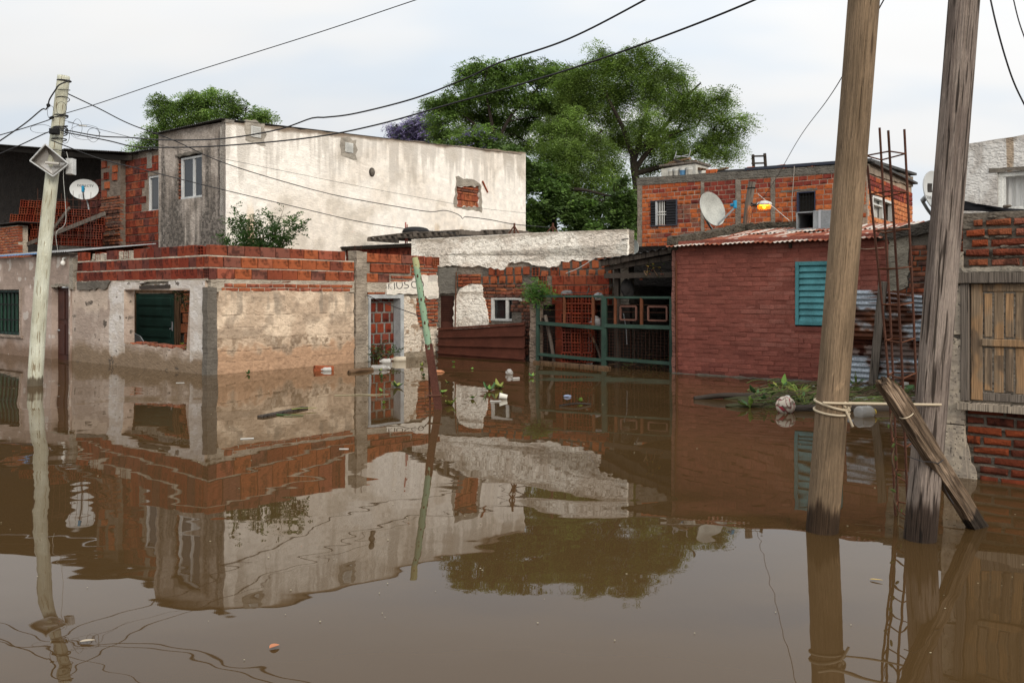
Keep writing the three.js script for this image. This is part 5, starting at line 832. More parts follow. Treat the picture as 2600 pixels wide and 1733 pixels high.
// ---------------------------------------------------------------- the two storey brick house behind
const BACK = thing('block_house', 'unplastered two storey house of orange hollow blocks with grey concrete ribs', 'house', [0, 0, -15]);
{
  const b = -15, P = (x, y) => fr(b, x, y), x0 = P(1619, 451)[0], x1 = P(2203, 415)[0], yl = 4.95, yr = 4.75, yT = (x) => lerp(yl, yr, (x - x0) / (x1 - x0));
  const W1 = frr(b, 1652, 510, 1720, 571), W2 = frr(b, 2024, 486, 2071, 565), y0 = 2.25;
  part(BACK, 'wall', slab([[x0, 0], [x1, 0], [x1, yr - 0.02], [x0, yl - 0.02]], b - 0.2, b - 0.008, [rect(...W1), rect(...W2)]), stone(0.44, 0.34, 0.27));
  const ribs = [[1619, 1630], [1780, 1788], [1868, 1881], [1958, 1968]].map(([p, q]) => [P(p, 500)[0], P(q, 500)[0]]);
  part(BACK, 'ring_beam', slab([[x0 - 0.02, yl - 0.23], [x1, yr - 0.2], [x1, yr], [x0 - 0.02, yl]], b - 0.1, b + 0.02), stone(0.17, 0.155, 0.135, { bumpScale: 0.03 }));
  for (const [p, q] of ribs) part(BACK, 'concrete_rib', slab(jag(rect(p, q, 0, yT(p) - 0.2), 0.012, 0.2, 151 + Math.round(p)), b - 0.1, b + 0.012), stone(0.26, 0.22, 0.185));
  const inRib = (x) => ribs.some(([p, q]) => x > p - 0.06 && x < q + 0.06), inWin = (x, y) => [W1, W2].some((w) => x > w[0] - 0.1 && x < w[1] + 0.1 && y > w[2] - 0.08 && y < w[3] + 0.1);
  const rows = []; for (let y = yl - 0.38, i = 0; y > y0; y -= 0.137, i++) rows.push([y, i]);
  const sect = [[ribs[0][1], ribs[1][0]], [ribs[1][1], ribs[2][0]], [ribs[2][1], ribs[3][0]], [ribs[3][1], x1 - 0.02]];
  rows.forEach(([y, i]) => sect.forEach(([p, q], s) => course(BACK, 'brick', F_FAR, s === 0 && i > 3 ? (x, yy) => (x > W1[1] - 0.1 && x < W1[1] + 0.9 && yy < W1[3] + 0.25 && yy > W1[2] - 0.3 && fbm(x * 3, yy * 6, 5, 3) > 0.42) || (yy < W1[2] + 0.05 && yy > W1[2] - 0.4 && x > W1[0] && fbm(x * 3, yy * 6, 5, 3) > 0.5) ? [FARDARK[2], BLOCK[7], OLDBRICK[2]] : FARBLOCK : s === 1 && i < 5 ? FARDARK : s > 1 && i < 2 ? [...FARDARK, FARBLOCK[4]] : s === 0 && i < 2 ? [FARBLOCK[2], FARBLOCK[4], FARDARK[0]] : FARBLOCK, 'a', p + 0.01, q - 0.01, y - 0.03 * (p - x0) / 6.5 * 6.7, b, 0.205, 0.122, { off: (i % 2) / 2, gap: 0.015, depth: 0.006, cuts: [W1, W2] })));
  // the lit flank
  const bs = -20.3, sy = (bb) => lerp(yr + 0.02, 5.0, (bb - b) / (bs - b));
  const V0 = sd(x1, 2214, 494), V1 = sd(x1, 2266, 562);
  part(BACK, 'wall', sideSlab([[b, 0], [bs, 0], [bs, sy(bs) - 0.02], [b, yr - 0.02]], x1 - 0.2, x1 - 0.03, [rect(V1[0], V0[0], V1[1] + 0.0, V0[1])]), stone(0.42, 0.31, 0.23));
  part(BACK, 'ring_beam', sideSlab(jag([[b, yr - 0.25], [bs, sy(bs) - 0.32], [bs, sy(bs)], [b, yr]], 0.02, 0.3, 161), x1 - 0.1, x1 + 0.015), stone(0.30, 0.24, 0.19));
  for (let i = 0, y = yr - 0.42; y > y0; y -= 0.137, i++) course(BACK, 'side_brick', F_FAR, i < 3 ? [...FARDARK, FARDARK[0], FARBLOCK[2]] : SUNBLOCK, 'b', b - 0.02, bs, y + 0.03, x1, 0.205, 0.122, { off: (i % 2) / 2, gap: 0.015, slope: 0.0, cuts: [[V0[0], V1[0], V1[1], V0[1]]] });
  const wv = part(BACK, 'window', [sideSlab(rect(V0[0], V0[0] - 0.07, V1[1], V0[1]), x1 - 0.1, x1 + 0.03), sideSlab(rect(V1[0] + 0.07, V1[0], V1[1], V0[1]), x1 - 0.1, x1 + 0.03), sideSlab(rect(V0[0], V1[0], V0[1] - 0.07, V0[1]), x1 - 0.1, x1 + 0.028), sideSlab(rect((V0[0] + V1[0]) / 2 + 0.05, (V0[0] + V1[0]) / 2 - 0.05, V1[1], V0[1] - 0.07), x1 - 0.08, x1 + 0.02), sideSlab(rect(V0[0] - 0.07, (V0[0] + V1[0]) / 2 + 0.05, lerp(V1[1], V0[1], 0.55), lerp(V1[1], V0[1], 0.62)), x1 - 0.08, x1 + 0.02)], WHITE);
  part(wv, 'curtain', sideSlab(rect(V0[0], (V0[0] + V1[0]) / 2, V1[1], V0[1]), x1 - 0.14, x1 - 0.12), paint(0.6, 0.58, 0.55)); part(wv, 'shade_plate', sideSlab(rect((V0[0] + V1[0]) / 2, V1[0], V1[1], V0[1]), x1 - 0.19, x1 - 0.17), INSIDE);  // dark plate paints the shade behind the uncurtained half
  part(BACK, 'roof', [slab([[x0, yl - 0.1], [x1 + 0.15, yr], [x1 + 0.15, yr + 0.06], [x0 + 3, yl]], bs, b - 0.12), sideSlab([[b + 0.12, yr + 0.03], [bs, sy(bs) + 0.03], [bs, sy(bs) + 0.1], [b + 0.12, yr + 0.1]], x1 - 0.1, x1 + 0.12)], SHEET_DARK);
  part(BACK, 'gutter', timber(V(P(1890, 440)[0], yT(P(1890, 440)[0]) + 0.06, b - 0.05), V(x1 + 0.1, yr + 0.09, b - 0.05), 0.06, 0.08), mat({ color: C(0.03, 0.035, 0.05), roughness: 0.6 }));
  // barred window with black shutters; caged window
  const w1 = part(BACK, 'window', [box(W1[0], W1[1], W1[3], W1[3] + 0.03, b - 0.1, b + 0.05), box(W1[0], W1[1], W1[2] - 0.03, W1[2], b - 0.1, b + 0.05), box(W1[1] - 0.03, W1[1], W1[2], W1[3], b - 0.1, b + 0.05)], mat({ color: C(0.05, 0.055, 0.07), roughness: 0.6 }));
  const o0 = lerp(W1[0], W1[1], 0.2), o1 = lerp(W1[0], W1[1], 0.58);
  for (const [p, q] of [[W1[0], o0], [o1, W1[1] - 0.03]]) for (let i = 0; i < 9; i++) { const y = lerp(W1[2], W1[3], (i + 0.5) / 9); part(w1, 'slat', cbox(p + 0.01, q - 0.01, y - 0.034, y + 0.034, b - 0.02, b + 0.03, 0.012), mat({ color: C(0.016, 0.017, 0.02), roughness: 0.5 })); }
  part(w1, 'shutter_edge', cbox(o0, o0 + 0.06, W1[2], W1[3], b - 0.02, b + 0.04, 0.005), paint(0.5, 0.52, 0.55));
  for (let i = 1; i < 5; i++) { const x = lerp(o0 + 0.06, o1, i / 5); part(w1, 'bar', stick(V(x, W1[2], b), V(x, W1[3], b), 0.012, 5), WHITE); } for (const k of [0.42, 0.53]) part(w1, 'bar', box(o0 + 0.05, o1 + 0.02, lerp(W1[2], W1[3], k), lerp(W1[2], W1[3], k) + 0.02, b - 0.01, b + 0.02), WHITE);
  part(w1, 'shade_plate', box(W1[0], W1[1], W1[2], W1[3], b - 0.19, b - 0.17), INSIDE);  // dark plate behind the bars, room shade as plain colour
  const w2 = part(BACK, 'window', [box(W2[0], W2[0] + 0.05, W2[2], W2[3], b - 0.1, b + 0.03), box(W2[1] - 0.02, W2[1], W2[2], W2[3], b - 0.1, b + 0.03), box(W2[0] + 0.05, W2[1] - 0.02, W2[3] - 0.03, W2[3], b - 0.1, b + 0.03)], mat({ color: C(0.03, 0.035, 0.06), roughness: 0.6 }));
  for (let i = 1; i < 6; i++) { const x = lerp(W2[0], W2[1], i / 6); part(w2, 'bar', stick(V(x, W2[2], b), V(x, W2[3], b), 0.007, 4), BLACK); const y = lerp(W2[2], W2[3], i / 6); part(w2, 'bar', stick(V(W2[0], y, b), V(W2[1], y, b), 0.007, 4), BLACK); }
  part(w2, 'shade_plate', box(W2[0], W2[1], W2[2], W2[3], b - 0.19, b - 0.17), INSIDE);  // same painted darkness behind the cage
  part(BACK, 'lintel', slab(jag(rect(W2[0] - 0.45, W2[1] + 0.05, W2[3] + 0.02, W2[3] + 0.08), 0.02, 0.1, 171), b - 0.05, b + 0.01), CONCRETE_DARK);
  part(BACK, 'downpipe', limb([V(P(2019, 420)[0], yr + 0.1, b + 0.05), V(P(2015, 470)[0], 4.2, b + 0.05), V(P(2013, 500)[0], 3.8, b + 0.06), V(P(2017, 560)[0], 2.8, b + 0.05)], 0.012, 0.012, 6), paint(0.4, 0.36, 0.32), { keep: true });
  // soot stains under and beside the shuttered window are burnt blocks of their own
  // loose blocks along the roof edge
  for (const [px, py] of [[1797, 436], [1808, 435], [1903, 434], [1985, 426], [1978, 426], [2057, 419]]) { const p = P(px, py); piece(BACK, 'loose_brick', pick(F_SHORT), pick(FARBLOCK), [p[0], yT(p[0]) + 0.06, b - 0.12], [0, rr(-0.5, 0.5), 0], [1, 0.7, 1]); }
}
{
  // ladder, white tank with paint tins and a scrap heap on the block house roof
  const b = -15.2, L = fr(b, 1912, 392), M = fr(b, 1942, 389), y0 = 4.7, g = thing('ladder', 'short dark timber ladder top sticking up over the block house roof', 'ladder', [L[0], y0, b]);
  part(g, 'stile', timber(V(L[0] + 0.05, y0 - 0.1, b), V(L[0], L[1], b), 0.06, 0.07), WOOD_DARK); part(g, 'stile', timber(V(M[0] + 0.05, y0 - 0.1, b), V(M[0], M[1], b), 0.06, 0.07), WOOD_DARK);
  for (const py of [397, 415]) { const p = fr(b, 1910, py), q = fr(b, 1947, py - 1); part(g, 'rung', timber(V(p[0], p[1], b + 0.04), V(q[0], q[1], b + 0.04), 0.04, 0.045), WOOD_DARK); }
  const T = frr(-15.7, 1677, 416, 1769, 443), t = thing('water_tank', 'low white cistern on the corner of the block house roof', 'tank', [T[0], T[2], -15.7]);
  part(t, 'basin', slab([[T[0] + 0.06, 4.6], [T[1], 4.6], [T[1], T[3]], [T[0], T[3] - 0.1]], -16.6, -15.7, [], 0.03), paint(0.62, 0.60, 0.55)); part(t, 'rim', cbox(T[0] - 0.03, T[1] + 0.06, T[3] - 0.04, T[3] + 0.03, -16.65, -15.66, 0.02), WOOD_GREY);
  let f = null; [[1704, '#9a958c'], [1718, '#a8a39a'], [1734, '#3f6f9e'], [1751, '#a8a097']].forEach(([px, col], i) => {
    const p = fr(-15.2, px, 440), q = A(p[0], 4.97, -15.2), label = ['grey white paint bucket, leftmost of the four before the cistern', 'grey white paint bucket left of the blue one on the roof', 'blue paint bucket with pale rim on the roof', 'grey white paint bucket right of the blue one on the roof'][i];
    const k = thing('paint_bucket', label, 'bucket', [q.x, q.y, q.z], { street: false, group: 'paint buckets before the cistern' }), m = paint(0.5, 0.48, 0.44); if (i === 2) m.color.setRGB(0.10, 0.25, 0.45);
    part(k, 'body', new THREE.CylinderGeometry(0.10, 0.085, 0.21, 16).translate(q.x, q.y + 0.06, q.z), m, { keep: true }); part(k, 'rim', new THREE.TorusGeometry(0.1, 0.009, 6, 18).rotateX(Math.PI / 2).translate(q.x, q.y + 0.165, q.z), WHITE, { keep: true }); part(k, 'band', new THREE.CylinderGeometry(0.101, 0.1, 0.05, 16, 1, true).translate(q.x, q.y + 0.13, q.z), WHITE, { keep: true });
  });
  const r = rng(5), s = fr(-16.2, 1740, 405), h = thing('scrap_heap', 'heap of broken boards and metal chair legs on the cistern', 'scrap heap', [s[0], 4.9, -16.2]);
  const S = (px, py, z = -16.1) => { const p = fr(z, px, py); return V(p[0], p[1], z); };
  for (const [p, q, m, w] of [[[1690, 418], [1768, 408], WOOD_BROWN, 0.05], [[1700, 414], [1752, 402], WOOD_TAN, 0.06], [[1728, 412], [1782, 430], WOOD_BROWN, 0.07], [[1770, 426], [1790, 430], WOOD_BROWN, 0.06], [[1712, 405], [1740, 415], WOOD_DARK, 0.06], [[1730, 410], [1770, 415], WOOD_TAN, 0.05], [[1800, 437], [1848, 426], WOOD_TAN, 0.05], [[1818, 434], [1862, 433], WOOD_GREY, 0.05]]) part(h, 'board', timber(S(...p, -16 - r() * 0.4), S(...q, -15.8), 0.10, w), m);
  for (const [p, q] of [[[1711, 408], [1718, 385]], [[1748, 405], [1754, 380]], [[1718, 400], [1748, 392]], [[1715, 396], [1750, 398]], [[1740, 408], [1752, 392]], [[1752, 408], [1748, 398]]]) part(h, 'chair_leg', stick(S(...p), S(...q), 0.014, 5), STEEL);
}
// ---------------------------------------------------------------- the near brick house at the right edge
const NEAR = thing('near_brick_house', 'near house of coarse dark orange bricks with a weathered wooden window', 'house', [11.1, 0, 1]);
{
  const b = 1, P = (x, y) => fr(b, x, y), cx0 = P(2396, 900)[0], cx1 = P(2452, 900)[0], x1 = P(2900, 900)[0], [wx0, , wy0, wy1] = frr(b, 2440, 690, 2600, 1040), yT = P(2500, 540)[1], MT = stone(0.19, 0.16, 0.13, { bumpScale: 0.02 });
  const wx1 = wx0 + 0.72;
  part(NEAR, 'wall', slab([[cx1 - 0.02, -0.4], [x1, -0.4], [x1, yT], [cx1 - 0.02, yT]], b - 0.18, b - 0.025, [rect(wx0, wx1, wy0, wy1)]), MT, { label: 'grey mortar bed' });
  const tC = tex(256, 512, (u, v) => { const n = fbm(u * 6, v * 20, 211, 5), f = fbm(u * 40, v * 150, 213, 3), pit = sm(0.86, 0.92, vn(u * 30, v * 120, 215)); let c = mix3([0.62, 0.575, 0.51], [0.54, 0.50, 0.45], sm(0.4, 0.62, n)); return mix3(c, [0.22, 0.2, 0.18], pit * 0.7).map((q) => q * (0.92 + 0.16 * f)); });
  const MC = mat({ map: over(tC, 0.3, 1.7, cx0, 0), bumpMap: roughB, bumpScale: 0.006 });
  const y1 = P(2420, 850)[1], y2 = P(2420, 723)[1], y3 = P(2420, 1095)[1];
  for (const [p, q, k] of [[-0.4, y3 + 0.05, 0], [y3 + 0.055, y1 - 0.01, 1], [y1 + 0.005, y2 - 0.008, 2], [y2 + 0.008, P(2420, 640)[1], 3]]) part(NEAR, 'concrete_column', slab(jag([[cx0 + 0.004 * k, p], [cx1 + (k < 1 ? 0.03 : 0.0) - 0.004 * k, p], [cx1 - 0.004 * k, q - (k === 1 ? 0.03 : 0)], [cx0 + 0.004 * k, q]], 0.004, 0.07, 181 + k), b - 0.16, b + 0.012 - 0.003 * k, [], 0.004), MC);
  part(NEAR, 'concrete_foot', slab(jag([[cx1 - 0.005, -0.3], [cx1 + 0.09, -0.3], [cx1 + 0.07, 0.05], [cx1 + 0.03, 0.15], [cx1 + 0.008, 0.3], [cx1 - 0.005, 0.32]], 0.008, 0.04, 186), b - 0.1, b + 0.007), MC);
  part(NEAR, 'column_mortar', slab(rect(cx0 + 0.01, cx1 - 0.01, -0.3, P(2420, 640)[1]), b - 0.15, b - 0.01), MORTAR_DARK);
  for (let y = P(2420, 636)[1]; y < yT - 0.06; y += 0.075) course(NEAR, 'brick', F_NEAR, [NEARBRICK[2], NEARBRICK[4]], 'a', cx0 + 0.02, cx1 - 0.01, y, b - 0.03, 0.2, 0.055, { off: 0.4 });
  // upper bricks in thick lumpy mortar, lower bricks in regular courses
  let k = 0; for (let y = wy1 + 0.045; y < yT - 0.03; y += 0.0715, k++) course(NEAR, 'brick', F_NEAR, NEARBRICK, 'a', cx1 + [0.02, 0.0, 0.04, 0.005, 0.05, 0.0][k % 6], x1, y, b + rr(-0.006, 0.008), 0.185, 0.047, { off: R() * 0.9, gap: 0.022, vary: 0.28, tilt: 0.022, depth: 0.007 });
  k = 0; for (let y = 0.47; y > -0.12; y -= 0.0705, k++) course(NEAR, 'brick', F_NEAR, DIMBRICK, 'a', cx1 + 0.0 + (y < 0.1 ? 0.09 : y < 0.2 ? 0.05 : 0.01), x1, y, b + rr(-0.003, 0.004), 0.20, 0.049, { off: (k % 2) * 0.5 + 0.1 * R(), gap: 0.02, vary: 0.16, tilt: 0.012, depth: 0.004 });
  const lump = []; const r = rng(61); for (let i = 0; i < 60; i++) { const x = rr(cx1, x1, r), y = wy1 + 0.037 + 0.0715 * Math.floor(r() * 7), g = new THREE.IcosahedronGeometry(0.02, 1), p = g.attributes.position; for (let j = 0; j < p.count; j++) { const n = 0.7 + 0.6 * vn(p.getX(j) * 90 + i, p.getY(j) * 90, 3); p.setXYZ(j, p.getX(j) * n * (1.4 + r() * 0.1), p.getY(j) * n * 0.6, p.getZ(j) * n * 0.7); } g.computeVertexNormals(); lump.push(g.translate(x, y, b - 0.02)); }
  part(NEAR, 'mortar_lumps', lump, MT, { kind: 'stuff' });
  part(NEAR, 'coping_strip', slab(jag([[cx1 - 0.01, wy1 + 0.0], [x1, wy1 + 0.0], [x1, wy1 + 0.035], [cx1 - 0.03, wy1 + 0.035]], 0.006, 0.05, 191), b - 0.1, b + 0.02), MORTAR);
  // wooden window
  const F = b + 0.006, win = part(NEAR, 'window', [timber(V(wx0 - 0.03, wy1 - 0.04, F), V(wx1 + 0.04, wy1 - 0.04, F), 0.07, 0.075), cbox(wx0, wx0 + 0.055, wy0 + 0.05, wy1 - 0.08, F - 0.06, F + 0.012, 0.005), cbox(wx1 - 0.055, wx1, wy0 + 0.05, wy1 - 0.08, F - 0.06, F + 0.012, 0.005)], WOOD_GREY, { label: 'weathered wooden window' });
  const sill = part(win, 'sill', timber(V(wx0 - 0.02, wy0 + 0.018, F + 0.01), V(wx1 + 0.04, wy0 + 0.018, F + 0.01), 0.11, 0.05, 0.008), WOOD_PALE);
  const lx0 = wx0 + 0.062, lx1 = wx1 - 0.06, ly0 = wy0 + 0.06, ly1 = wy1 - 0.085, D = F - 0.02, ym = lerp(ly0, ly1, 0.50);
  const tW = tex(512, 512, (u, v) => { const g = fbm(u * 90, v * 5, 221, 4), n = fbm(u * 5, v * 5, 223, 5), o = sm(0.42, 0.68, n), gr = fbm(u * 160, v * 9, 225, 3); let c = mix3([0.50, 0.43, 0.35], [0.57, 0.455, 0.335], o); c = mix3(c, [0.36, 0.31, 0.26], sm(0.55, 0.68, fbm(u * 7 + 5, v * 3, 227, 4)) * 0.8); return c.map((q) => q * (0.72 + 0.45 * g + 0.1 * gr)); });
  const WW = (ox, oy, m = 1) => mat({ map: over(tW, 0.62, 0.9, ox, oy), color: C(m, m, m), bumpMap: woodB, bumpScale: 0.004, roughness: 0.85 });
  const WA = WW(lx0, ly0, 1.05), WB = WW(lx0 + 0.21, ly0 + 0.33, 0.92);
  part(win, 'stile', cbox(lx0, lx0 + 0.075, ly0, ly1, D - 0.04, D, 0.004), WA); part(win, 'stile', cbox(lx1 - 0.075, lx1, ly0, ly1, D - 0.04, D, 0.004), WA);
  part(win, 'rail', cbox(lx0 + 0.076, lx1 - 0.076, ly1 - 0.055, ly1, D - 0.04, D, 0.004), WW(lx0 + 0.4, ly0 + 0.6)); part(win, 'rail', cbox(lx0 + 0.076, lx1 - 0.076, ly0, ly0 + 0.06, D - 0.04, D - 0.002, 0.004), WOOD_GREY); part(win, 'rail', cbox(lx0 + 0.07, lx1 - 0.07, ym - 0.028, ym + 0.024, D - 0.02, D + 0.012, 0.005), WB);
  for (const [y0, y1] of [[ly0 + 0.062, ym - 0.03], [ym + 0.026, ly1 - 0.057]]) for (let i = 0, x = lx0 + 0.077; x < lx1 - 0.09; i++) { const w = i % 2 ? 0.062 : 0.070; part(win, 'board', cbox(x, x + w - 0.003, y0, y1, D - 0.04, D - (i % 2 ? 0.008 : 0.016), 0.003), i % 2 ? WB : WA); if (i % 2 === 0) part(win, 'raised_panel', cbox(x + 0.009, x + w - 0.012, y0 + 0.012, y1 - 0.012, D - 0.018, D - 0.005, 0.006), WA); x += w; }
  part(win, 'shade_plate', box(wx0, wx1, wy0, wy1, b - 0.17, b - 0.12), INSIDE);  // dark plate behind the boards, interior shade put into its colour
  part(NEAR, 'roof_slab', box(cx0 + 0.1, x1, yT - 0.03, yT + 0.02, b - 2.4, b - 0.19), CONCRETE_DARK); part(NEAR, 'wall', box(cx0 + 0.12, cx0 + 0.26, -0.4, yT - 0.04, b - 2.4, b - 0.2), MORTAR_DARK);
}
{
  // black tarpaulin sagging over the wall top
  const b = 0.7, g = new THREE.PlaneGeometry(1, 1, 26, 8), p = g.attributes.position, top = [[0, 503], [0.25, 516], [0.6, 527], [1, 532]], bot = [[0, 536], [0.4, 538], [0.75, 543], [1, 552]];
  const yy = (l, t) => { for (let i = 0; i < l.length - 1; i++) if (t <= l[i + 1][0]) return lerp(l[i][1], l[i + 1][1], (t - l[i][0]) / (l[i + 1][0] - l[i][0])); return l[l.length - 1][1]; };
  const o = fr(b, 2428, 520), O = A(o[0], o[1], b);
  for (let i = 0; i < p.count; i++) { const s = p.getX(i) + 0.5, t = p.getY(i) + 0.5, px = 2426 + s * 200, q0 = fr(b, px, yy(bot, s)), q1 = fr(b, px, yy(top, s)); p.setXYZ(i, lerp(q0[0], q1[0], t) - o[0], lerp(q0[1], q1[1], t) - o[1], 0.04 - 0.05 * t + 0.02 * Math.sin(s * 9 + t * 4) + 0.02 * vn(s * 12, t * 5, 4)); }
  g.computeVertexNormals(); solo('tarpaulin', 'black tarpaulin sagging along the top of the near brick wall', 'tarpaulin', g, new THREE.MeshPhysicalMaterial({ color: C(0.008, 0.008, 0.009), roughness: 0.9, specularIntensity: 0.08, side: THREE.DoubleSide }), O, { rot: [0, TH, 0] });
}
const WH2 = thing('white_annex', 'white plastered upper storey with curtained window behind the near bricks', 'house', [11, 1, -2.5]);
{
  const b = -2.5, P = (x, y) => fr(b, x, y), x0 = P(2447, 400)[0], x1 = P(2900, 400)[0], yl = P(2448, 366)[1], yr = P(2600, 344)[1], sl = (yr - yl) / (P(2600, 344)[0] - x0), y2 = P(2450, 620)[1], [wx0, , wy0, wy1] = frr(b, 2533, 435, 2600, 536), wx1 = wx0 + 1.0;
  const t = tex(512, 512, (u, v) => { const n = fbm(u * 10, v * 10, 231, 5), f = fbm(u * 70, v * 70, 233, 4), st = fbm(u * 18, v * 2, 235, 3); let c = mix3([0.78, 0.77, 0.75], [0.68, 0.66, 0.635], sm(0.4, 0.62, n)); c = mix3(c, [0.55, 0.46, 0.36], 0.7 * sm(0.60, 0.7, st) * sm(0.3, 0.8, v)); c = mix3(c, [0.38, 0.33, 0.28], (1 - sm(0.0, 0.05, 1 - v + 0.04 * (n - 0.5) * 2)) * 0.8); return c.map((q) => q * (0.9 + 0.2 * f)); });
  part(WH2, 'wall', slab([[x0, 0], [x1, 0], ...jag([[x1, yl + sl * (x1 - x0)], [x0, yl]], 0.02, 0.15, 201).filter((q, i, l) => i < l.length / 2), [x0, yl]], b - 0.2, b, [rect(wx0, wx1, wy0, wy1)]), mat({ map: over(t, x1 - x0, yr, x0, 0.1), bumpMap: rep(tRough, 0.5), bumpScale: 0.010 }));
  part(WH2, 'wall', [box(x0 - 0.02, x0 + 0.1, 0, yl - 0.12, b - 4, b - 0.21)], MORTAR);
  for (let y = 1.6; y < yl - 0.35; y += 0.075) piece(WH2, 'brick', pick(F_THIN), pick(BRICK), [x0 + 0.02, y, b - 0.13], [0, -Math.PI / 2 + 0.2, 0], [0.6, 1, 1]);
  part(WH2, 'eave_block', [cbox(x0 - 0.09, x0 + 0.06, yl - 0.22, yl - 0.06, b - 0.3, b - 0.04, 0.01)], WOOD_DARK);
  const w = sashWindow(WH2, wx0, wx1, wy0, wy1, b - 0.03, WHITE, 0.36, false, false);
  const cg = new THREE.PlaneGeometry(wx1 - wx0 - 0.1, wy1 - wy0 - 0.08, 60, 2), p = cg.attributes.position; for (let i = 0; i < p.count; i++) p.setZ(i, 0.02 * Math.sin(p.getX(i) * 55 + 2 * Math.sin(p.getX(i) * 17)));
  cg.computeVertexNormals(); part(w, 'curtain', cg.translate((wx0 + wx1) / 2, (wy0 + wy1) / 2, b - 0.16), mat({ color: C(0.66, 0.65, 0.62), roughness: 1, side: THREE.DoubleSide }), { keep: true });
  part(WH2, 'lintel', slab(jag(rect(wx0 - 0.08, wx1 + 0.02, wy1 + 0.005, wy1 + 0.05), 0.012, 0.1, 205), b - 0.1, b + 0.008), CONCRETE_DARK);
}
{
  const f = at(2352, 545, 11.2);
  dish('grey satellite dish with dark square mark half hidden by the weathered pole', at(2362, 492, 11), [0.32, 0.22, 0.92], 0.42, 0.56, at(2400, 585, 11.25), logoMap(true), [0.06, -0.12, 0.3], [0, -0.26, 0.1]);
}
// ---------------------------------------------------------------- trees
// a sprig: a few pairs of small leaves along a drooping twig, about 0.3 m
function sprigGeo(n, len, leaf, wide, droop, seed) {
  const r = rng(seed), pos = [], ix = [];
  for (let i = 0; i < n; i++) {
    const t = (i + 0.6) / n, side = i % 2 ? 1 : -1, c = [t * len, -droop * t * t * len, 0], a = side * rr(0.5, 1.3, r), up = rr(-0.5, 0.35, r), L = leaf * rr(0.7, 1.2, r), d = [Math.cos(a) * Math.cos(up), Math.sin(up), Math.sin(a) * Math.cos(up)], w = [-Math.sin(a) * wide * L, rr(-0.3, 0.3, r) * wide * L, Math.cos(a) * wide * L], k = pos.length / 3;
    pos.push(c[0], c[1], c[2], c[0] + d[0] * L * 0.5 + w[0] / 2, c[1] + d[1] * L * 0.5 + w[1] / 2 + 0.008, c[2] + d[2] * L * 0.5 + w[2] / 2, c[0] + d[0] * L, c[1] + d[1] * L, c[2] + d[2] * L, c[0] + d[0] * L * 0.5 - w[0] / 2, c[1] + d[1] * L * 0.5 - w[1] / 2, c[2] + d[2] * L * 0.5 - w[2] / 2);
    ix.push(k, k + 1, k + 2, k, k + 2, k + 3);
  }
  const g = new THREE.BufferGeometry(); g.setAttribute('position', new THREE.Float32BufferAttribute(pos, 3)); g.setIndex(ix); const o = g.toNonIndexed(); o.computeVertexNormals(); return o;
}
const LEAF = new THREE.MeshPhysicalMaterial({ color: 0xffffff, roughness: 0.75, transmission: 0.5, thickness: 0, specularIntensity: 0.2, side: THREE.DoubleSide });
function sprigs(name, geo, list, cols, r, m = LEAF) {
  const im = new THREE.InstancedMesh(geo, m, list.length), q = new THREE.Quaternion(), e = new THREE.Euler(), M = new THREE.Matrix4();
  list.forEach(([p, s, yaw, pitch, roll, tone], i) => { e.set(roll, yaw, pitch, 'YZX'); q.setFromEuler(e); im.setMatrixAt(i, M.compose(p, q, V(s, s, s))); const c = pick(cols, r), k = tone * rr(0.8, 1.2, r); im.setColorAt(i, C(c[0] * k, c[1] * k, c[2] * k)); });
  im.name = name; im.castShadow = im.receiveShadow = true; im.userData.kind = 'stuff'; return im;
}
const BARK = mat({ color: C(0.055, 0.045, 0.036), map: woodMap, bumpMap: woodB, bumpScale: 0.02 });
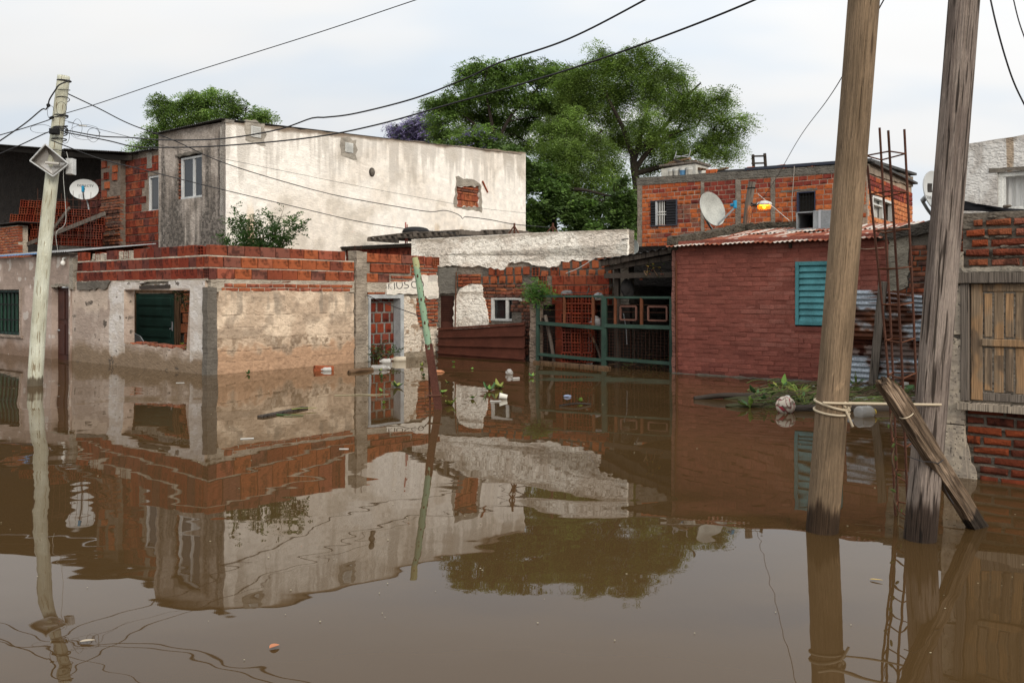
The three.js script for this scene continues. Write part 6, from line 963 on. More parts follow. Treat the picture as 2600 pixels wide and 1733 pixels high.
// a tree from its clumps: [px, py, radius px, nearer or farther]; branches run from the trunk to each clump
function tree(name, label, d, trunk, forks, clumps, cols, geo, dens, seed, o = {}) {
  const K = o.near ? 1 : 1.7; d *= K; const r = rng(seed), sc = d / FOC, B = at(trunk[0][0], trunk[0][1], d), g = thing(name, label, o.category || 'tree', [B.x, 0, B.z], { street: false }), list = [], twigs = [];
  const T = trunk.map((p) => at(p[0], p[1], d + (p[2] || 0) * K)); T[0].y = -0.3;
  const th = (o.thick || 0.3) * 0.55 * K, limbs = [limb(T, th, th * 0.6, 9)], F = forks.map((l) => { const pts = l.map((p) => at(p[0], p[1], d + (p[2] || 0) * K)); limbs.push(limb(pts, th * 0.5, 0.03 * K, 7)); return pts; });
  const nodes = [...T.slice(1), ...F.flatMap((l) => { const c = new THREE.CatmullRomCurve3(l); return c.getPoints(8).slice(1); })];
  for (const [px, py, rad, dz = 0] of clumps) {
    const c = at(px, py, d + dz * K), R0 = rad * sc; let best = null, bd = 1e9; for (const n of nodes) { const k = n.distanceTo(c) + (n.y > c.y ? 2 * K : 0); if (k < bd) { bd = k; best = n; } }
    const mid = best.clone().lerp(c, 0.5).add(V(K * rr(-0.3, 0.3, r), K * rr(-0.1, 0.4, r), K * rr(-0.3, 0.3, r)));
    limbs.push(limb([best, mid, c], 0.03 * K, 0.012 * K, 5));
    for (let i = 0; i < 9; i++) { const v = V(rr(-1, 1, r), rr(-0.5, 1, r), rr(-1, 1, r)).normalize().multiplyScalar(R0 * rr(0.6, 0.95, r)), e = c.clone().add(v); twigs.push(limb([mid.clone().lerp(c, r()), c.clone().lerp(e, 0.5).add(V(0, rr(-0.1, 0.2, r), 0)), e], 0.012 * K, 0.005 * K, 4, 3)); }
    const n = Math.max(70, Math.round(dens * 4.6 * R0 * R0 / K / K * (o.fill || 1)));
    // leaves gather in tufts on the twigs, so that the crown has gaps and an uneven edge
    const nt = Math.max(6, Math.round(R0 * R0 / K / K * 24)); const tufts = [];
    for (let i = 0; i < nt; i++) { const v = V(rr(-1, 1, r), rr(-0.75, 1, r), rr(-1, 1, r)); if (v.length() > 1) { i--; continue; } v.normalize().multiplyScalar(R0 * Math.pow(r(), 0.38) * rr(0.85, 1.12, r)); tufts.push([c.clone().add(v), rr(0.55, 1.4, r)]); }
    for (let i = 0; i < n; i++) { const [t, tone] = pick(tufts, r), s = 0.22 * K + 0.09 * R0, p = t.clone().add(V(rr(-1, 1, r) * s, rr(-0.8, 0.6, r) * s, rr(-1, 1, r) * s)); list.push([p, K * rr(0.7, 1.25, r), rr(0, 6.28, r), rr(-0.7, 0.3, r), rr(-0.5, 0.5, r), tone]); }
  }
  part(g, 'trunk', limbs, BARK, { keep: true });
  part(g, 'twigs', twigs, BARK, { keep: true, kind: 'stuff' });
  const im = sprigs('crown', geo, list, cols, r, o.mat); im.position.set(-g.o[0], -g.o[1], -g.o[2]); g.add(im);
  return g;
}
const G1 = [[0.165, 0.265, 0.055], [0.145, 0.24, 0.05], [0.20, 0.30, 0.06], [0.13, 0.215, 0.045]], G2 = [[0.18, 0.275, 0.055], [0.21, 0.31, 0.06], [0.155, 0.24, 0.05]], G3 = [[0.115, 0.20, 0.045], [0.10, 0.175, 0.04], [0.145, 0.24, 0.05]];
const SP = sprigGeo(9, 0.34, 0.13, 0.42, 0.5, 1), SPB = sprigGeo(10, 0.42, 0.12, 0.30, 0.9, 2), SPI = sprigGeo(8, 0.26, 0.12, 0.7, 0.6, 3), SPF = sprigGeo(8, 0.3, 0.11, 0.55, 0.1, 4);
tree('spreading_tree', 'wide dark green tree with flat spreading crown right of the purple blossom', 34, [[1000 + 270, 640], [1270, 480], [1260, 400], [1255, 350]], [[[1260, 390], [1220, 330], [1160, 280, 1]], [[1258, 370], [1300, 290], [1360, 230]], [[1256, 350], [1240, 270], [1230, 220]], [[1262, 410], [1190, 370], [1120, 330]]],
  [[1112, 262, 34], [1150, 238, 38], [1195, 205, 38], [1235, 185, 34], [1280, 180, 36], [1325, 185, 38], [1370, 190, 40], [1170, 275, 44, 1], [1225, 240, 48, 2], [1290, 235, 50], [1350, 245, 46], [1130, 305, 38], [1160, 340, 40, -1], [1215, 305, 40, 2], [1265, 300, 44, 2], [1205, 355, 34, -1], [1120, 345, 26], [1400, 240, 40], [1092, 268, 20], [1410, 200, 38, 2], [1440, 250, 44, 2], [1400, 290, 46, 2], [1340, 310, 44, 2], [1330, 360, 40, 1], [1290, 350, 40, 2], [1420, 320, 40, 2], [1450, 195, 34, 2], [1380, 160, 26, 1], [1260, 170, 26], [1170, 185, 24], [1470, 300, 40, 3]], G1, SP, 150, 11, { thick: 0.34, fill: 1.2 });
tree('large_tree', 'tallest light green tree with broad loose crown over the block house', 32, [[1625, 620], [1618, 500], [1612, 440], [1608, 400]], [[[1612, 430], [1650, 380], [1700, 345], [1770, 320]], [[1610, 410], [1630, 330], [1650, 250], [1660, 190]], [[1608, 400], [1580, 320], [1540, 240], [1530, 170]], [[1614, 440], [1690, 420], [1760, 390], [1820, 350]], [[1608, 390], [1680, 330], [1740, 250], [1780, 210]]],
  [[1590, 150, 46], [1545, 185, 50], [1640, 165, 50], [1500, 185, 42], [1455, 175, 34], [1450, 215, 44], [1590, 225, 62, 1], [1520, 255, 58, 1], [1660, 230, 58], [1710, 205, 44], [1745, 245, 44], [1720, 280, 46], [1640, 300, 52, -1], [1570, 310, 46, 1], [1690, 340, 42], [1770, 300, 38], [1800, 265, 34], [1835, 250, 34], [1840, 300, 40], [1865, 330, 34], [1810, 340, 40], [1780, 385, 34], [1830, 385, 28], [1855, 365, 24], [1730, 385, 34, -1], [1460, 270, 42, 2], [1690, 170, 34], [1895, 300, 14], [1480, 230, 50, 2], [1530, 130, 28], [1625, 128, 26], [1650, 400, 34, 1], [1690, 390, 30, 1], [1610, 360, 40, 2], [1650, 350, 36, 2], [1560, 350, 40, 2], [1720, 345, 34, 1]], G2, SPB, 155, 12, { thick: 0.42, fill: 1.4 });
tree('willowy_tree', 'lower olive green tree with drooping twigs between the two large crowns', 29, [[1470, 640], [1468, 520], [1462, 430], [1455, 380]], [[[1462, 430], [1430, 380], [1400, 350]], [[1460, 410], [1500, 360], [1530, 330]], [[1458, 390], [1450, 330], [1440, 300]]],
  [[1440, 310, 40], [1400, 345, 42], [1480, 335, 42], [1440, 370, 48, -1], [1520, 370, 38], [1385, 395, 40], [1490, 410, 50, -1], [1430, 430, 48, -1], [1540, 420, 36], [1370, 430, 36], [1500, 470, 46, -1], [1440, 490, 44, -1], [1550, 470, 34], [1400, 310, 26]], G2, SPB, 165, 13, { thick: 0.26, fill: 1.7 });
tree('ivy_clad_tree', 'dense dark tree smothered in ivy directly behind the white wall end', 27, [[1410, 640], [1405, 540], [1400, 480]], [[[1405, 520], [1370, 470], [1350, 440]], [[1402, 500], [1460, 480], [1560, 500]]],
  [[1352, 430, 34], [1310, 400, 36], [1280, 380, 30, 3], [1350, 480, 40], [1400, 460, 40], [1360, 530, 44], [1420, 520, 46], [1480, 530, 46], [1545, 520, 44], [1595, 545, 34], [1370, 580, 40], [1440, 580, 42], [1510, 580, 42], [1570, 590, 38], [1605, 600, 30], [1580, 480, 34], [1600, 510, 26], [1345, 560, 30], [1250, 372, 26, 4], [1620, 540, 22, 4], [1618, 580, 22, 3]], G3, SPI, 235, 14, { thick: 0.3, fill: 1.1 });
{
  const cols = [[0.28, 0.24, 0.44], [0.33, 0.28, 0.50], [0.22, 0.19, 0.34], [0.25, 0.23, 0.36], [0.10, 0.14, 0.07]];
  tree('flowering_tree', 'purple flowering tree peeking over the white house roof', 40, [[1050, 640], [1052, 420], [1055, 360]], [[[1052, 400], [1020, 350], [1000, 330]], [[1055, 370], [1090, 320]]], [[1080, 308, 26], [1100, 300, 18], [1050, 318, 30], [1020, 330, 30], [1000, 335, 20], [1075, 335, 34], [1040, 345, 36], [1095, 330, 26]], cols, SPF, 210, 15, { thick: 0.2 });
  tree('blossom_shrub', 'green shrub with a touch of purple blossom below the spreading crown', 31, [[1225, 640], [1222, 420], [1220, 370]], [[[1222, 400], [1200, 350]], [[1222, 390], [1245, 345]]], [[1200, 335, 24], [1225, 345, 30], [1245, 365, 30], [1190, 365, 26], [1165, 360, 26], [1140, 365, 26], [1262, 350, 20]], [...G1, G1[0], [0.20, 0.17, 0.34]], SP, 190, 16, { thick: 0.12 });
}
tree('left_tree', 'rounded light green tree behind the streaked grey house front', 38, [[470, 640], [470, 420], [465, 350]], [[[470, 400], [420, 340], [400, 300]], [[466, 360], [500, 290], [540, 260]], [[466, 370], [450, 300], [450, 260]], [[470, 400], [560, 330], [620, 300]], [[470, 420], [400, 370], [370, 360]]],
  [[470, 262, 36], [430, 275, 34], [405, 275, 24], [500, 258, 30], [545, 250, 34], [585, 268, 34], [625, 280, 30], [660, 288, 24], [530, 295, 40], [470, 310, 44], [420, 315, 34], [590, 305, 36], [385, 345, 26], [370, 365, 22], [400, 365, 30], [450, 350, 40], [345, 378, 16], [640, 310, 26], [540, 232, 18], [675, 296, 14], [395, 262, 14]], [[0.19, 0.30, 0.07], [0.16, 0.26, 0.06], [0.23, 0.34, 0.08]], SP, 150, 17, { thick: 0.26 });
tree('small_tree', 'bit of bright green tree between weathered pole and white annex', 30, [[2440, 640], [2440, 520]], [[[2440, 560], [2442, 500]]], [[2440, 488, 16], [2445, 510, 18], [2438, 530, 18], [2450, 495, 14]], G1, SP, 260, 18, { thick: 0.12 });
// ---------------------------------------------------------------- the bush in the shell, the plant on the post, the hanging plant
{
  const bush = (name, label, cat, base, shoots, n, leaf, cols, seed, d) => {
    const r = rng(seed), B = at(...base, d), g = thing(name, label, cat, [B.x, B.y, B.z], { street: false }), stems = [], list = [], geo = sprigGeo(7, leaf * 2.6, leaf, 0.5, 0.2, seed);
    for (const [px, py, w] of shoots) { const tip = at(px, py, d + rr(-0.4, 0.4, r)), st = B.clone().add(V(rr(-0.25, 0.25, r), 0, rr(-0.15, 0.15, r))), mid = st.clone().lerp(tip, 0.5).add(V(rr(-0.08, 0.08, r), 0.05, rr(-0.1, 0.1, r))); const c = new THREE.CatmullRomCurve3([st, mid, tip]); stems.push(limb([st, mid, tip], 0.012, 0.003, 4)); for (let i = 0; i < n * w; i++) { const t = Math.pow(r(), 0.75), s = 0.20 * (1.1 - t) * Math.sqrt(w) + 0.02; list.push([c.getPoint(t).add(V(rr(-1, 1, r) * s, rr(-1, 1, r) * s, rr(-1, 1, r) * s)), rr(0.7, 1.2, r), rr(0, 6.28, r), rr(-0.2, 1.0, r), rr(-0.5, 0.5, r), rr(0.7, 1.2, r)]); } }
    part(g, 'stem', stems, WOOD_BROWN, { keep: true }); const im = sprigs('leaves', geo, list, cols, r); im.position.set(-B.x, -B.y, -B.z); g.add(im); return g;
  };
  bush('bush', 'leafy green bush growing up behind the shell against the white flank', 'bush', [665, 690], [[595, 520, 1.1], [575, 560, 1.4], [610, 560, 1.6], [640, 545, 1.2], [650, 570, 1.6], [690, 545, 1.2], [720, 528, 0.9], [745, 560, 1.1], [780, 555, 0.8], [770, 575, 0.8], [700, 580, 1.6], [560, 600, 1.3], [620, 600, 1.6], [735, 600, 1.3], [660, 610, 1.4], [590, 540, 0.8], [655, 530, 0.5], [755, 540, 0.6], [570, 615, 1.2], [715, 612, 1.0]], 62, 0.062, [[0.06, 0.125, 0.03], [0.05, 0.10, 0.028], [0.085, 0.155, 0.04]], 31, 16.6);
  bush('post_plant', 'bright green feathery plant spilling over the concrete gate post', 'plant', [1360, 765], [[1350, 712, 1.2], [1340, 728, 1], [1362, 718, 1], [1346, 745, 1.2], [1338, 752, 0.8], [1388, 728, 0.9], [1356, 735, 1.4], [1396, 745, 0.5], [1380, 738, 1], [1350, 765, 0.8], [1376, 750, 0.8], [1440, 752, 0.4], [1420, 750, 0.5], [1355, 755, 1]], 70, 0.03, [[0.10, 0.22, 0.04], [0.08, 0.18, 0.04], [0.14, 0.27, 0.05]], 32, 16.15);
  bush('climbing_plant', 'dark creeper dangling in the upper right of the window opening', 'plant', [470, 735], [[460, 775, 1], [470, 790, 1], [476, 760, 1], [456, 750, 1]], 18, 0.035, [[0.04, 0.06, 0.02], [0.05, 0.08, 0.025]], 33, 14.6);
  bush('doorway_weeds', 'weeds and creeping stems in the foot of the blocked doorway', 'plant', [950, 912], [[945, 880, 1.2], [958, 895, 1], [975, 870, 0.5], [985, 900, 1], [1000, 896, 1], [1015, 893, 0.8], [940, 900, 1.2], [965, 905, 1]], 16, 0.045, [[0.05, 0.10, 0.03], [0.08, 0.15, 0.03], [0.04, 0.06, 0.02]], 34, 16.6);
  bush('gate_weeds', 'yellow green weeds and litter at the foot of the green gate', 'plant', [1640, 935], [[1600, 925, 0.8], [1625, 920, 0.6], [1660, 925, 0.8], [1690, 918, 0.8], [1545, 925, 0.5], [1680, 930, 0.8]], 10, 0.035, [[0.10, 0.12, 0.03], [0.16, 0.14, 0.04], [0.05, 0.07, 0.02]], 35, 14.9);
  bush('window_weed', 'yellow green tuft on the broken sill of the shell window', 'plant', [470, 888], [[466, 880, 0.6], [474, 882, 0.6]], 9, 0.03, [[0.35, 0.42, 0.05]], 36, 14.05);
  bush('hanging_plant', 'small hanging plant with red and yellow flowers under the carport beam', 'plant', [1655, 700], [[1650, 675, 0.8], [1658, 670, 0.8], [1664, 680, 0.8], [1654, 690, 0.6]], 10, 0.025, [[0.05, 0.07, 0.02], [0.35, 0.08, 0.04], [0.4, 0.28, 0.03], [0.05, 0.07, 0.02]], 37, 14.35);
}
// ---------------------------------------------------------------- timber poles
// a weathered round pole between two world points: split grain, knots, cracks and a wet foot
function poleGeo(p, q, r0, r1, seed, cracks = 3, depth = 0.1, bow = 0) {
  const nr = 72, nh = 150, pos = [], uv = [], ix = [], ax = q.clone().sub(p), L = ax.length(), z = ax.clone().normalize(), x = new THREE.Vector3().crossVectors(V(0, 0, 1), z).normalize(), y = new THREE.Vector3().crossVectors(z, x), r = rng(seed);
  const cr = Array.from({ length: cracks }, () => ({ a: rr(0.6, 5.6, r), s: rr(-0.15, 0.15, r), w: rr(0.035, 0.075, r), t0: rr(-0.1, 0.4, r), t1: rr(0.6, 1.1, r) }));
  for (let i = 0; i <= nh; i++) for (let j = 0; j <= nr; j++) {
    const t = i / nh, a = j / nr * 2 * Math.PI, R0 = lerp(r0, r1, t); let R1 = R0 * (1 + 0.03 * (fbm(Math.cos(a) * 1.5 + 5, t * 5 + Math.sin(a) * 1.5, seed, 3) - 0.5) * 2);
    R1 -= R0 * depth * 0.25 * sm(0.55, 0.8, fbm(j % nr / nr * 26, t * 4, seed + 5, 3, 26, 0));
    for (const c of cr) { let d = Math.abs(((a - c.a - c.s * Math.sin(t * 5) + Math.PI * 3) % (2 * Math.PI)) - Math.PI); R1 -= R0 * depth * 1.6 * (1 - sm(0, c.w, d)) * sm(c.t0, c.t0 + 0.1, t) * (1 - sm(c.t1 - 0.1, c.t1, t)); }
    const c = p.clone().addScaledVector(ax, t).addScaledVector(x, bow * Math.sin(t * Math.PI)).addScaledVector(x, Math.cos(a) * R1).addScaledVector(y, Math.sin(a) * R1);
    pos.push(c.x, c.y, c.z); uv.push(j / nr * 2 * Math.PI * r0, t * L);
  }
  for (let i = 0; i < nh; i++) for (let j = 0; j < nr; j++) { const a = i * (nr + 1) + j, b = a + nr + 1; ix.push(a, a + 1, b, b, a + 1, b + 1); }
  const k = pos.length / 3; pos.push(...q.toArray()); uv.push(0, L); for (let j = 0; j < nr; j++) ix.push(k, nh * (nr + 1) + j, nh * (nr + 1) + j + 1);
  const g = new THREE.BufferGeometry(); g.setAttribute('position', new THREE.Float32BufferAttribute(pos, 3)); g.setAttribute('uv', new THREE.Float32BufferAttribute(uv, 2)); g.setIndex(ix); g.computeVertexNormals(); return g;
}
// pole colours round (u) and up (v), the wet stain with a ragged edge at the foot
function poleTex(c0, c1, dark, wetAt, seed, crackle) {
  return tex(256, 2048, (u, v) => {
    const g = fbm(u * 90, v * 36, seed, 4, 90), n = fbm(u * 5, v * 16, seed + 3, 4, 5), k = sm(crackle, crackle + 0.1, fbm(u * 38, v * 22, seed + 7, 3, 38)), s = vn(u * 150, v * 500, seed + 9, 150), sc = sm(0.80, 0.86, fbm(u * 6 + v * 40, v * 120 - u * 14, seed + 12, 3));
    let c = mix3(c0, c1, sm(0.36, 0.64, n * 0.6 + g * 0.4)); c = mix3(c, dark, k * 0.75); c = mix3(c, c.map((q) => q * 1.25), sc * 0.5);
    const wet = 1 - sm(-0.006, 0.006, v - wetAt - 0.022 * (fbm(u * 26, 0.5, seed + 11, 3, 26) - 0.42)); c = mix3(c, c.map((q, i) => q * [0.46, 0.41, 0.37][i]), wet * 0.95);
    return c.map((q) => q * (0.86 + 0.18 * g + 0.12 * s));
  });
}
const pole = (name, label, p, q, r0, r1, seed, t, o = {}) => { const g = thing(name, label, 'utility pole', [p.x, 0, p.z], { street: false }), L = p.distanceTo(q); part(g, 'shaft', poleGeo(p, q, r0, r1, seed, o.cracks ?? 3, o.depth ?? 0.1, o.bow || 0), mat({ map: over(t, 2 * Math.PI * r0, L), bumpMap: over(tGrainB, 0.22, 0.9), bumpScale: o.bump ?? 0.006, roughness: 0.85 }), { keep: true }); return g; };
const ext = (p, q, h) => p.clone().lerp(q, (h - p.y) / (q.y - p.y));
const P1a = at(2088, 1347, 4.68).setY(0), P1b = at(2194, 0, 4.68), P2a = at(2337, 1368, 4.524).setY(0), P2b = at(2449, 0, 4.524);
const POLE1 = pole('utility_pole', 'thick smooth tan timber pole with rope wound round it', ext(P1a, P1b, -0.4), ext(P1a, P1b, 6.5), 0.087, 0.082, 3, poleTex([0.52, 0.44, 0.35], [0.415, 0.35, 0.275], [0.24, 0.19, 0.14], (0.4 + 0.13) / 6.9, 301, 0.74), { depth: 0.05, cracks: 3, bump: 0.009 });
const POLE2 = pole('utility_pole', 'cracked silver grey timber pole beside the near brick house', ext(P2a, P2b, -0.4), ext(P2a, P2b, 6.5), 0.083, 0.073, 8, poleTex([0.55, 0.50, 0.46], [0.41, 0.365, 0.335], [0.15, 0.125, 0.105], (0.4 + 0.17) / 6.9, 321, 0.60), { depth: 0.11, cracks: 5, bump: 0.012 });
const P3a = at(90, 978, 12.13).setY(0), P3b = at(161, 193, 12.13);
const POLE3 = pole('utility_pole', 'pale greenish leaning pole at the left tangled in cables', ext(P3a, P3b, -0.4), P3b, 0.104, 0.083, 12, poleTex([0.76, 0.765, 0.70], [0.68, 0.675, 0.60], [0.42, 0.36, 0.27], (0.4 + 0.12) / 4.93, 341, 0.70), { depth: 0.03, cracks: 1, bump: 0.005, bow: 0.05 });
{
  const p = at(1113, 1038, 9.64).setY(0), q = at(1054, 653, 9.64), m = p.clone().lerp(q, 0.395), g = thing('leaning_post', 'thin leaning post, pale green above and rusty steel below, standing in the water', 'post', [p.x, 0, p.z], { street: false });
  const tg = tex(128, 512, (u, v) => { const n = fbm(u * 6, v * 24, 361, 4, 6), k = sm(0.60, 0.66, n), top = sm(0.84, 0.9, v + 0.1 * (n - 0.5)); let c = mix3([0.46, 0.59, 0.50], [0.56, 0.63, 0.51], vn(u * 4, v * 9, 363, 4)); c = mix3(c, [0.70, 0.66, 0.46], top * 0.7); return mix3(c, [0.26, 0.15, 0.10], k * 0.9); });
  part(g, 'tube', poleGeo(m, q, 0.040, 0.038, 5, 0, 0.02), mat({ map: over(tg, 0.25, 1.1), roughness: 0.6 }), { keep: true, label: 'pale green peeling tube' });
  part(g, 'steel_post', timber(ext(p, q, -0.4), m.clone().lerp(q, 0.06), 0.085, 0.075, 0.008, V(0, 0, 1)), mat({ color: C(0.105, 0.04, 0.028), map: speckMap, roughness: 0.8, bumpMap: fineB, bumpScale: 0.005 }));
  part(g, 'bar', stick(at(1094, 1038, 9.66).setY(-0.3), at(1088, 905, 9.66), 0.013, 6), BAR); part(g, 'strap', [stick(at(1085, 1005, 9.6), at(1122, 1003, 9.6), 0.012, 5), stick(at(1088, 905, 9.66), at(1106, 903, 9.6), 0.008, 5)], BAR);
}
// floodlight on the left pole
{
  const c = at(126, 405, 11.9), g = thing('floodlight', 'square grey floodlight reflector fixed aslant on the pale pole', 'floodlight', [c.x, c.y, c.z], { street: false });
  const q = (px, py, dd = 0) => at(px, py, 11.9 + dd), cn = [q(75, 408), q(114, 366), q(173, 416), q(134, 448)], bk = [[84, 404], [116, 372], [164, 413], [132, 440]].map((p) => q(...p, 0.16));
  const quad = (a, b, cc, d) => { const gg = new THREE.BufferGeometry().setFromPoints([a, b, cc, a, cc, d]); gg.computeVertexNormals(); return gg; };
  const refl = mat({ color: C(0.40, 0.38, 0.35), roughness: 0.32, metalness: 0.75, side: THREE.DoubleSide });
  const inner = bk.map((b, i) => b.clone().lerp(cn[i], 0.25)), ctr = inner[0].clone().add(inner[1]).add(inner[2]).add(inner[3]).multiplyScalar(0.25).add(V(0, 0, -0.05));
  part(g, 'reflector', [...cn.map((_, i) => quad(cn[i], cn[(i + 1) % 4], inner[(i + 1) % 4], inner[i])), ...inner.map((_, i) => { const t = new THREE.BufferGeometry().setFromPoints([inner[i], inner[(i + 1) % 4], ctr]); t.computeVertexNormals(); return t; })], refl);
  part(g, 'housing', [...cn.map((_, i) => quad(cn[i].clone().add(V(0, 0, -0.01)), cn[(i + 1) % 4].clone().add(V(0, 0, -0.01)), bk[(i + 1) % 4].clone().add(V(0, 0, -0.05)), bk[i].clone().add(V(0, 0, -0.05)))), quad(...bk.map((b) => b.clone().add(V(0, 0, -0.05))))], mat({ color: C(0.22, 0.20, 0.18), roughness: 0.7, side: THREE.DoubleSide }));
  part(g, 'rim', cn.map((_, i) => stick(cn[i], cn[(i + 1) % 4], 0.011, 6)), ALU, { keep: true });
  part(g, 'lamp_tube', stick(cn[0].clone().lerp(cn[2], 0.35).add(V(0, 0, -0.06)), cn[0].clone().lerp(cn[2], 0.7).add(V(0, 0, -0.06)), 0.022, 8), new THREE.MeshPhysicalMaterial({ color: C(0.42, 0.40, 0.36), roughness: 0.2 }), { keep: true });
  part(g, 'ballast', cbox(cn[2].x - 0.1, cn[2].x + 0.0, cn[2].y - 0.13, cn[2].y + 0.1, cn[2].z - 0.22, cn[2].z - 0.1, 0.01), ALU);
  part(g, 'bracket', stick(bk[1].clone().lerp(bk[2], 0.5).add(V(0, 0, -0.05)), q(150, 400, 0.23), 0.02, 6), STEEL);
}
// ---------------------------------------------------------------- cables
function cable(label, pts, r, m = WIRE) { const w = pts.map(([x, y, d]) => at(x, y, d)), o = w[0].clone(); return solo('cable', label, 'cable', limb(w.map((q) => q.sub(o)), r, r, 6, Math.max(24, pts.length * 8)), m, o, { keep: true, kind: 'thing' }); }
const D0 = 12.05;
cable('upper of the two thick cables sweeping from the left pole over the tree', [[166, 330, D0], [250, 345, 11.6], [330, 349, 11.2], [420, 355, 10.7], [560, 352, 10], [700, 330, 9.4], [790, 300, 9], [820, 298, 8.9], [900, 288, 8.6], [1050, 250, 8.0], [1180, 200, 7.5], [1270, 158, 7.2], [1440, 100, 6.7], [1640, -2, 6.1], [1900, -150, 5.5]], 0.0085);
cable('lower of the two thick cables sweeping from the left pole across the tree', [[166, 336, D0], [270, 356, 11.6], [340, 372, 11.2], [420, 374, 10.7], [560, 370, 10], [780, 350, 9.2], [950, 318, 8.6], [1150, 262, 7.8], [1400, 190, 7.1], [1650, 105, 6.5], [1920, -2, 5.9], [2200, -140, 5.3]], 0.0085);
cable('thick cable falling from the left pole top across the white flank to the bracket', [[172, 238, D0], [250, 275, 12.6], [330, 315, 13.4], [440, 356, 14.4], [560, 410, 15.4], [700, 455, 16.4], [850, 495, 17.2], [1000, 523, 17.8], [1090, 537, 18], [1130, 534, 18], [1165, 545, 18.1], [1174, 555, 18.2], [1180, 550, 18.2], [1240, 557, 18.2], [1306, 569, 18.3], [1404, 578, 17.8]], 0.009);
cable('cable running from the floodlight down across the grey front to the roof pallets', [[128, 355, 11.9], [170, 372, D0], [260, 405, 12.8], [400, 440, 14], [560, 480, 15.2], [750, 525, 16.4], [900, 560, 17.2], [1010, 578, 17.8], [1080, 585, 18], [1150, 592, 18.2], [1160, 600, 18.3], [1185, 598, 18.3], [1260, 609, 17.9], [1400, 610, 16.9], [1520, 612, 16.3], [1596, 606, 15.6]], 0.008);
cable('thin cable rising from the left pole to the top edge of the picture', [[150, 292, D0], [250, 262, 11.8], [450, 195, 11.2], [800, 85, 10.2], [1060, -2, 9.5], [1300, -80, 9]], 0.006);
cable('thin wire sagging behind the thick cables over the long white flank', [[172, 310, D0], [260, 330, 13], [450, 378, 15], [700, 430, 17], [950, 480, 18.8], [1200, 525, 20.6], [1335, 541, 21.5]], 0.004);
cable('black cable curving from the pole top down to the left edge', [[176, 204, D0 - 0.1], [150, 215, D0 - 0.12], [140, 228, D0 - 0.1], [125, 252, D0], [121, 268, D0], [115, 278, D0], [105, 278, D0], [60, 315, 11.9], [-20, 370, 11.7]], 0.010);
cable('thin wire from the pole joint to the left edge of the picture', [[130, 300, D0], [118, 306, D0], [60, 325, 11.9], [-20, 348, 11.8]], 0.007);
cable('dark cable slanting from the pole clamp down to the shed roof', [[132, 332, D0], [110, 340, D0], [50, 368, 12.4], [-20, 398, 12.8]], 0.008);
cable('short wire from the lamp post up to the tan pole', [[1905, 545, 17.2], [1960, 470, 14], [2030, 350, 11], [2100, 255, 8.5], [2150, 175, 6.6], [2250, -10, 5], [2300, -80, 4.6]], 0.0042);
cable('black cable hanging in the upper right corner', [[2512, -20, 6], [2530, 60, 6], [2555, 150, 6.1], [2580, 220, 6.2], [2620, 300, 6.3]], 0.006);
cable('thin black wire beside the upper right corner cable', [[2570, -20, 7], [2590, 60, 7], [2620, 140, 7.1]], 0.005);
cable('loose black wire from the concrete post over the doorway to the leaning post', [[930, 749, 16.3], [1000, 778, 15.4], [1075, 805, 14.2], [1112, 818, 17.4]], 0.008);
cable('white cord slanting over the bare bricks to the carport post', [[1510, 655, 15.6], [1470, 680, 15.8], [1437, 694, 16]], 0.007, WHITE);
cable('slack wire from the yard to the carport post', [[1450, 742, 15.6], [1500, 742, 15.3], [1540, 730, 15], [1556, 722, 14.9]], 0.006);
cable('white cord strung under the amber lamp', [[1925, 492, 17.3], [1960, 522, 16.9], [2005, 560, 16.4]], 0.006, WHITE);
cable('thin rope of creeper wire hanging on the red wall eave', [[2180, 630, 12.2], [2200, 632, 12], [2225, 630, 11.9], [2245, 628, 11.8]], 0.004, ROPE);
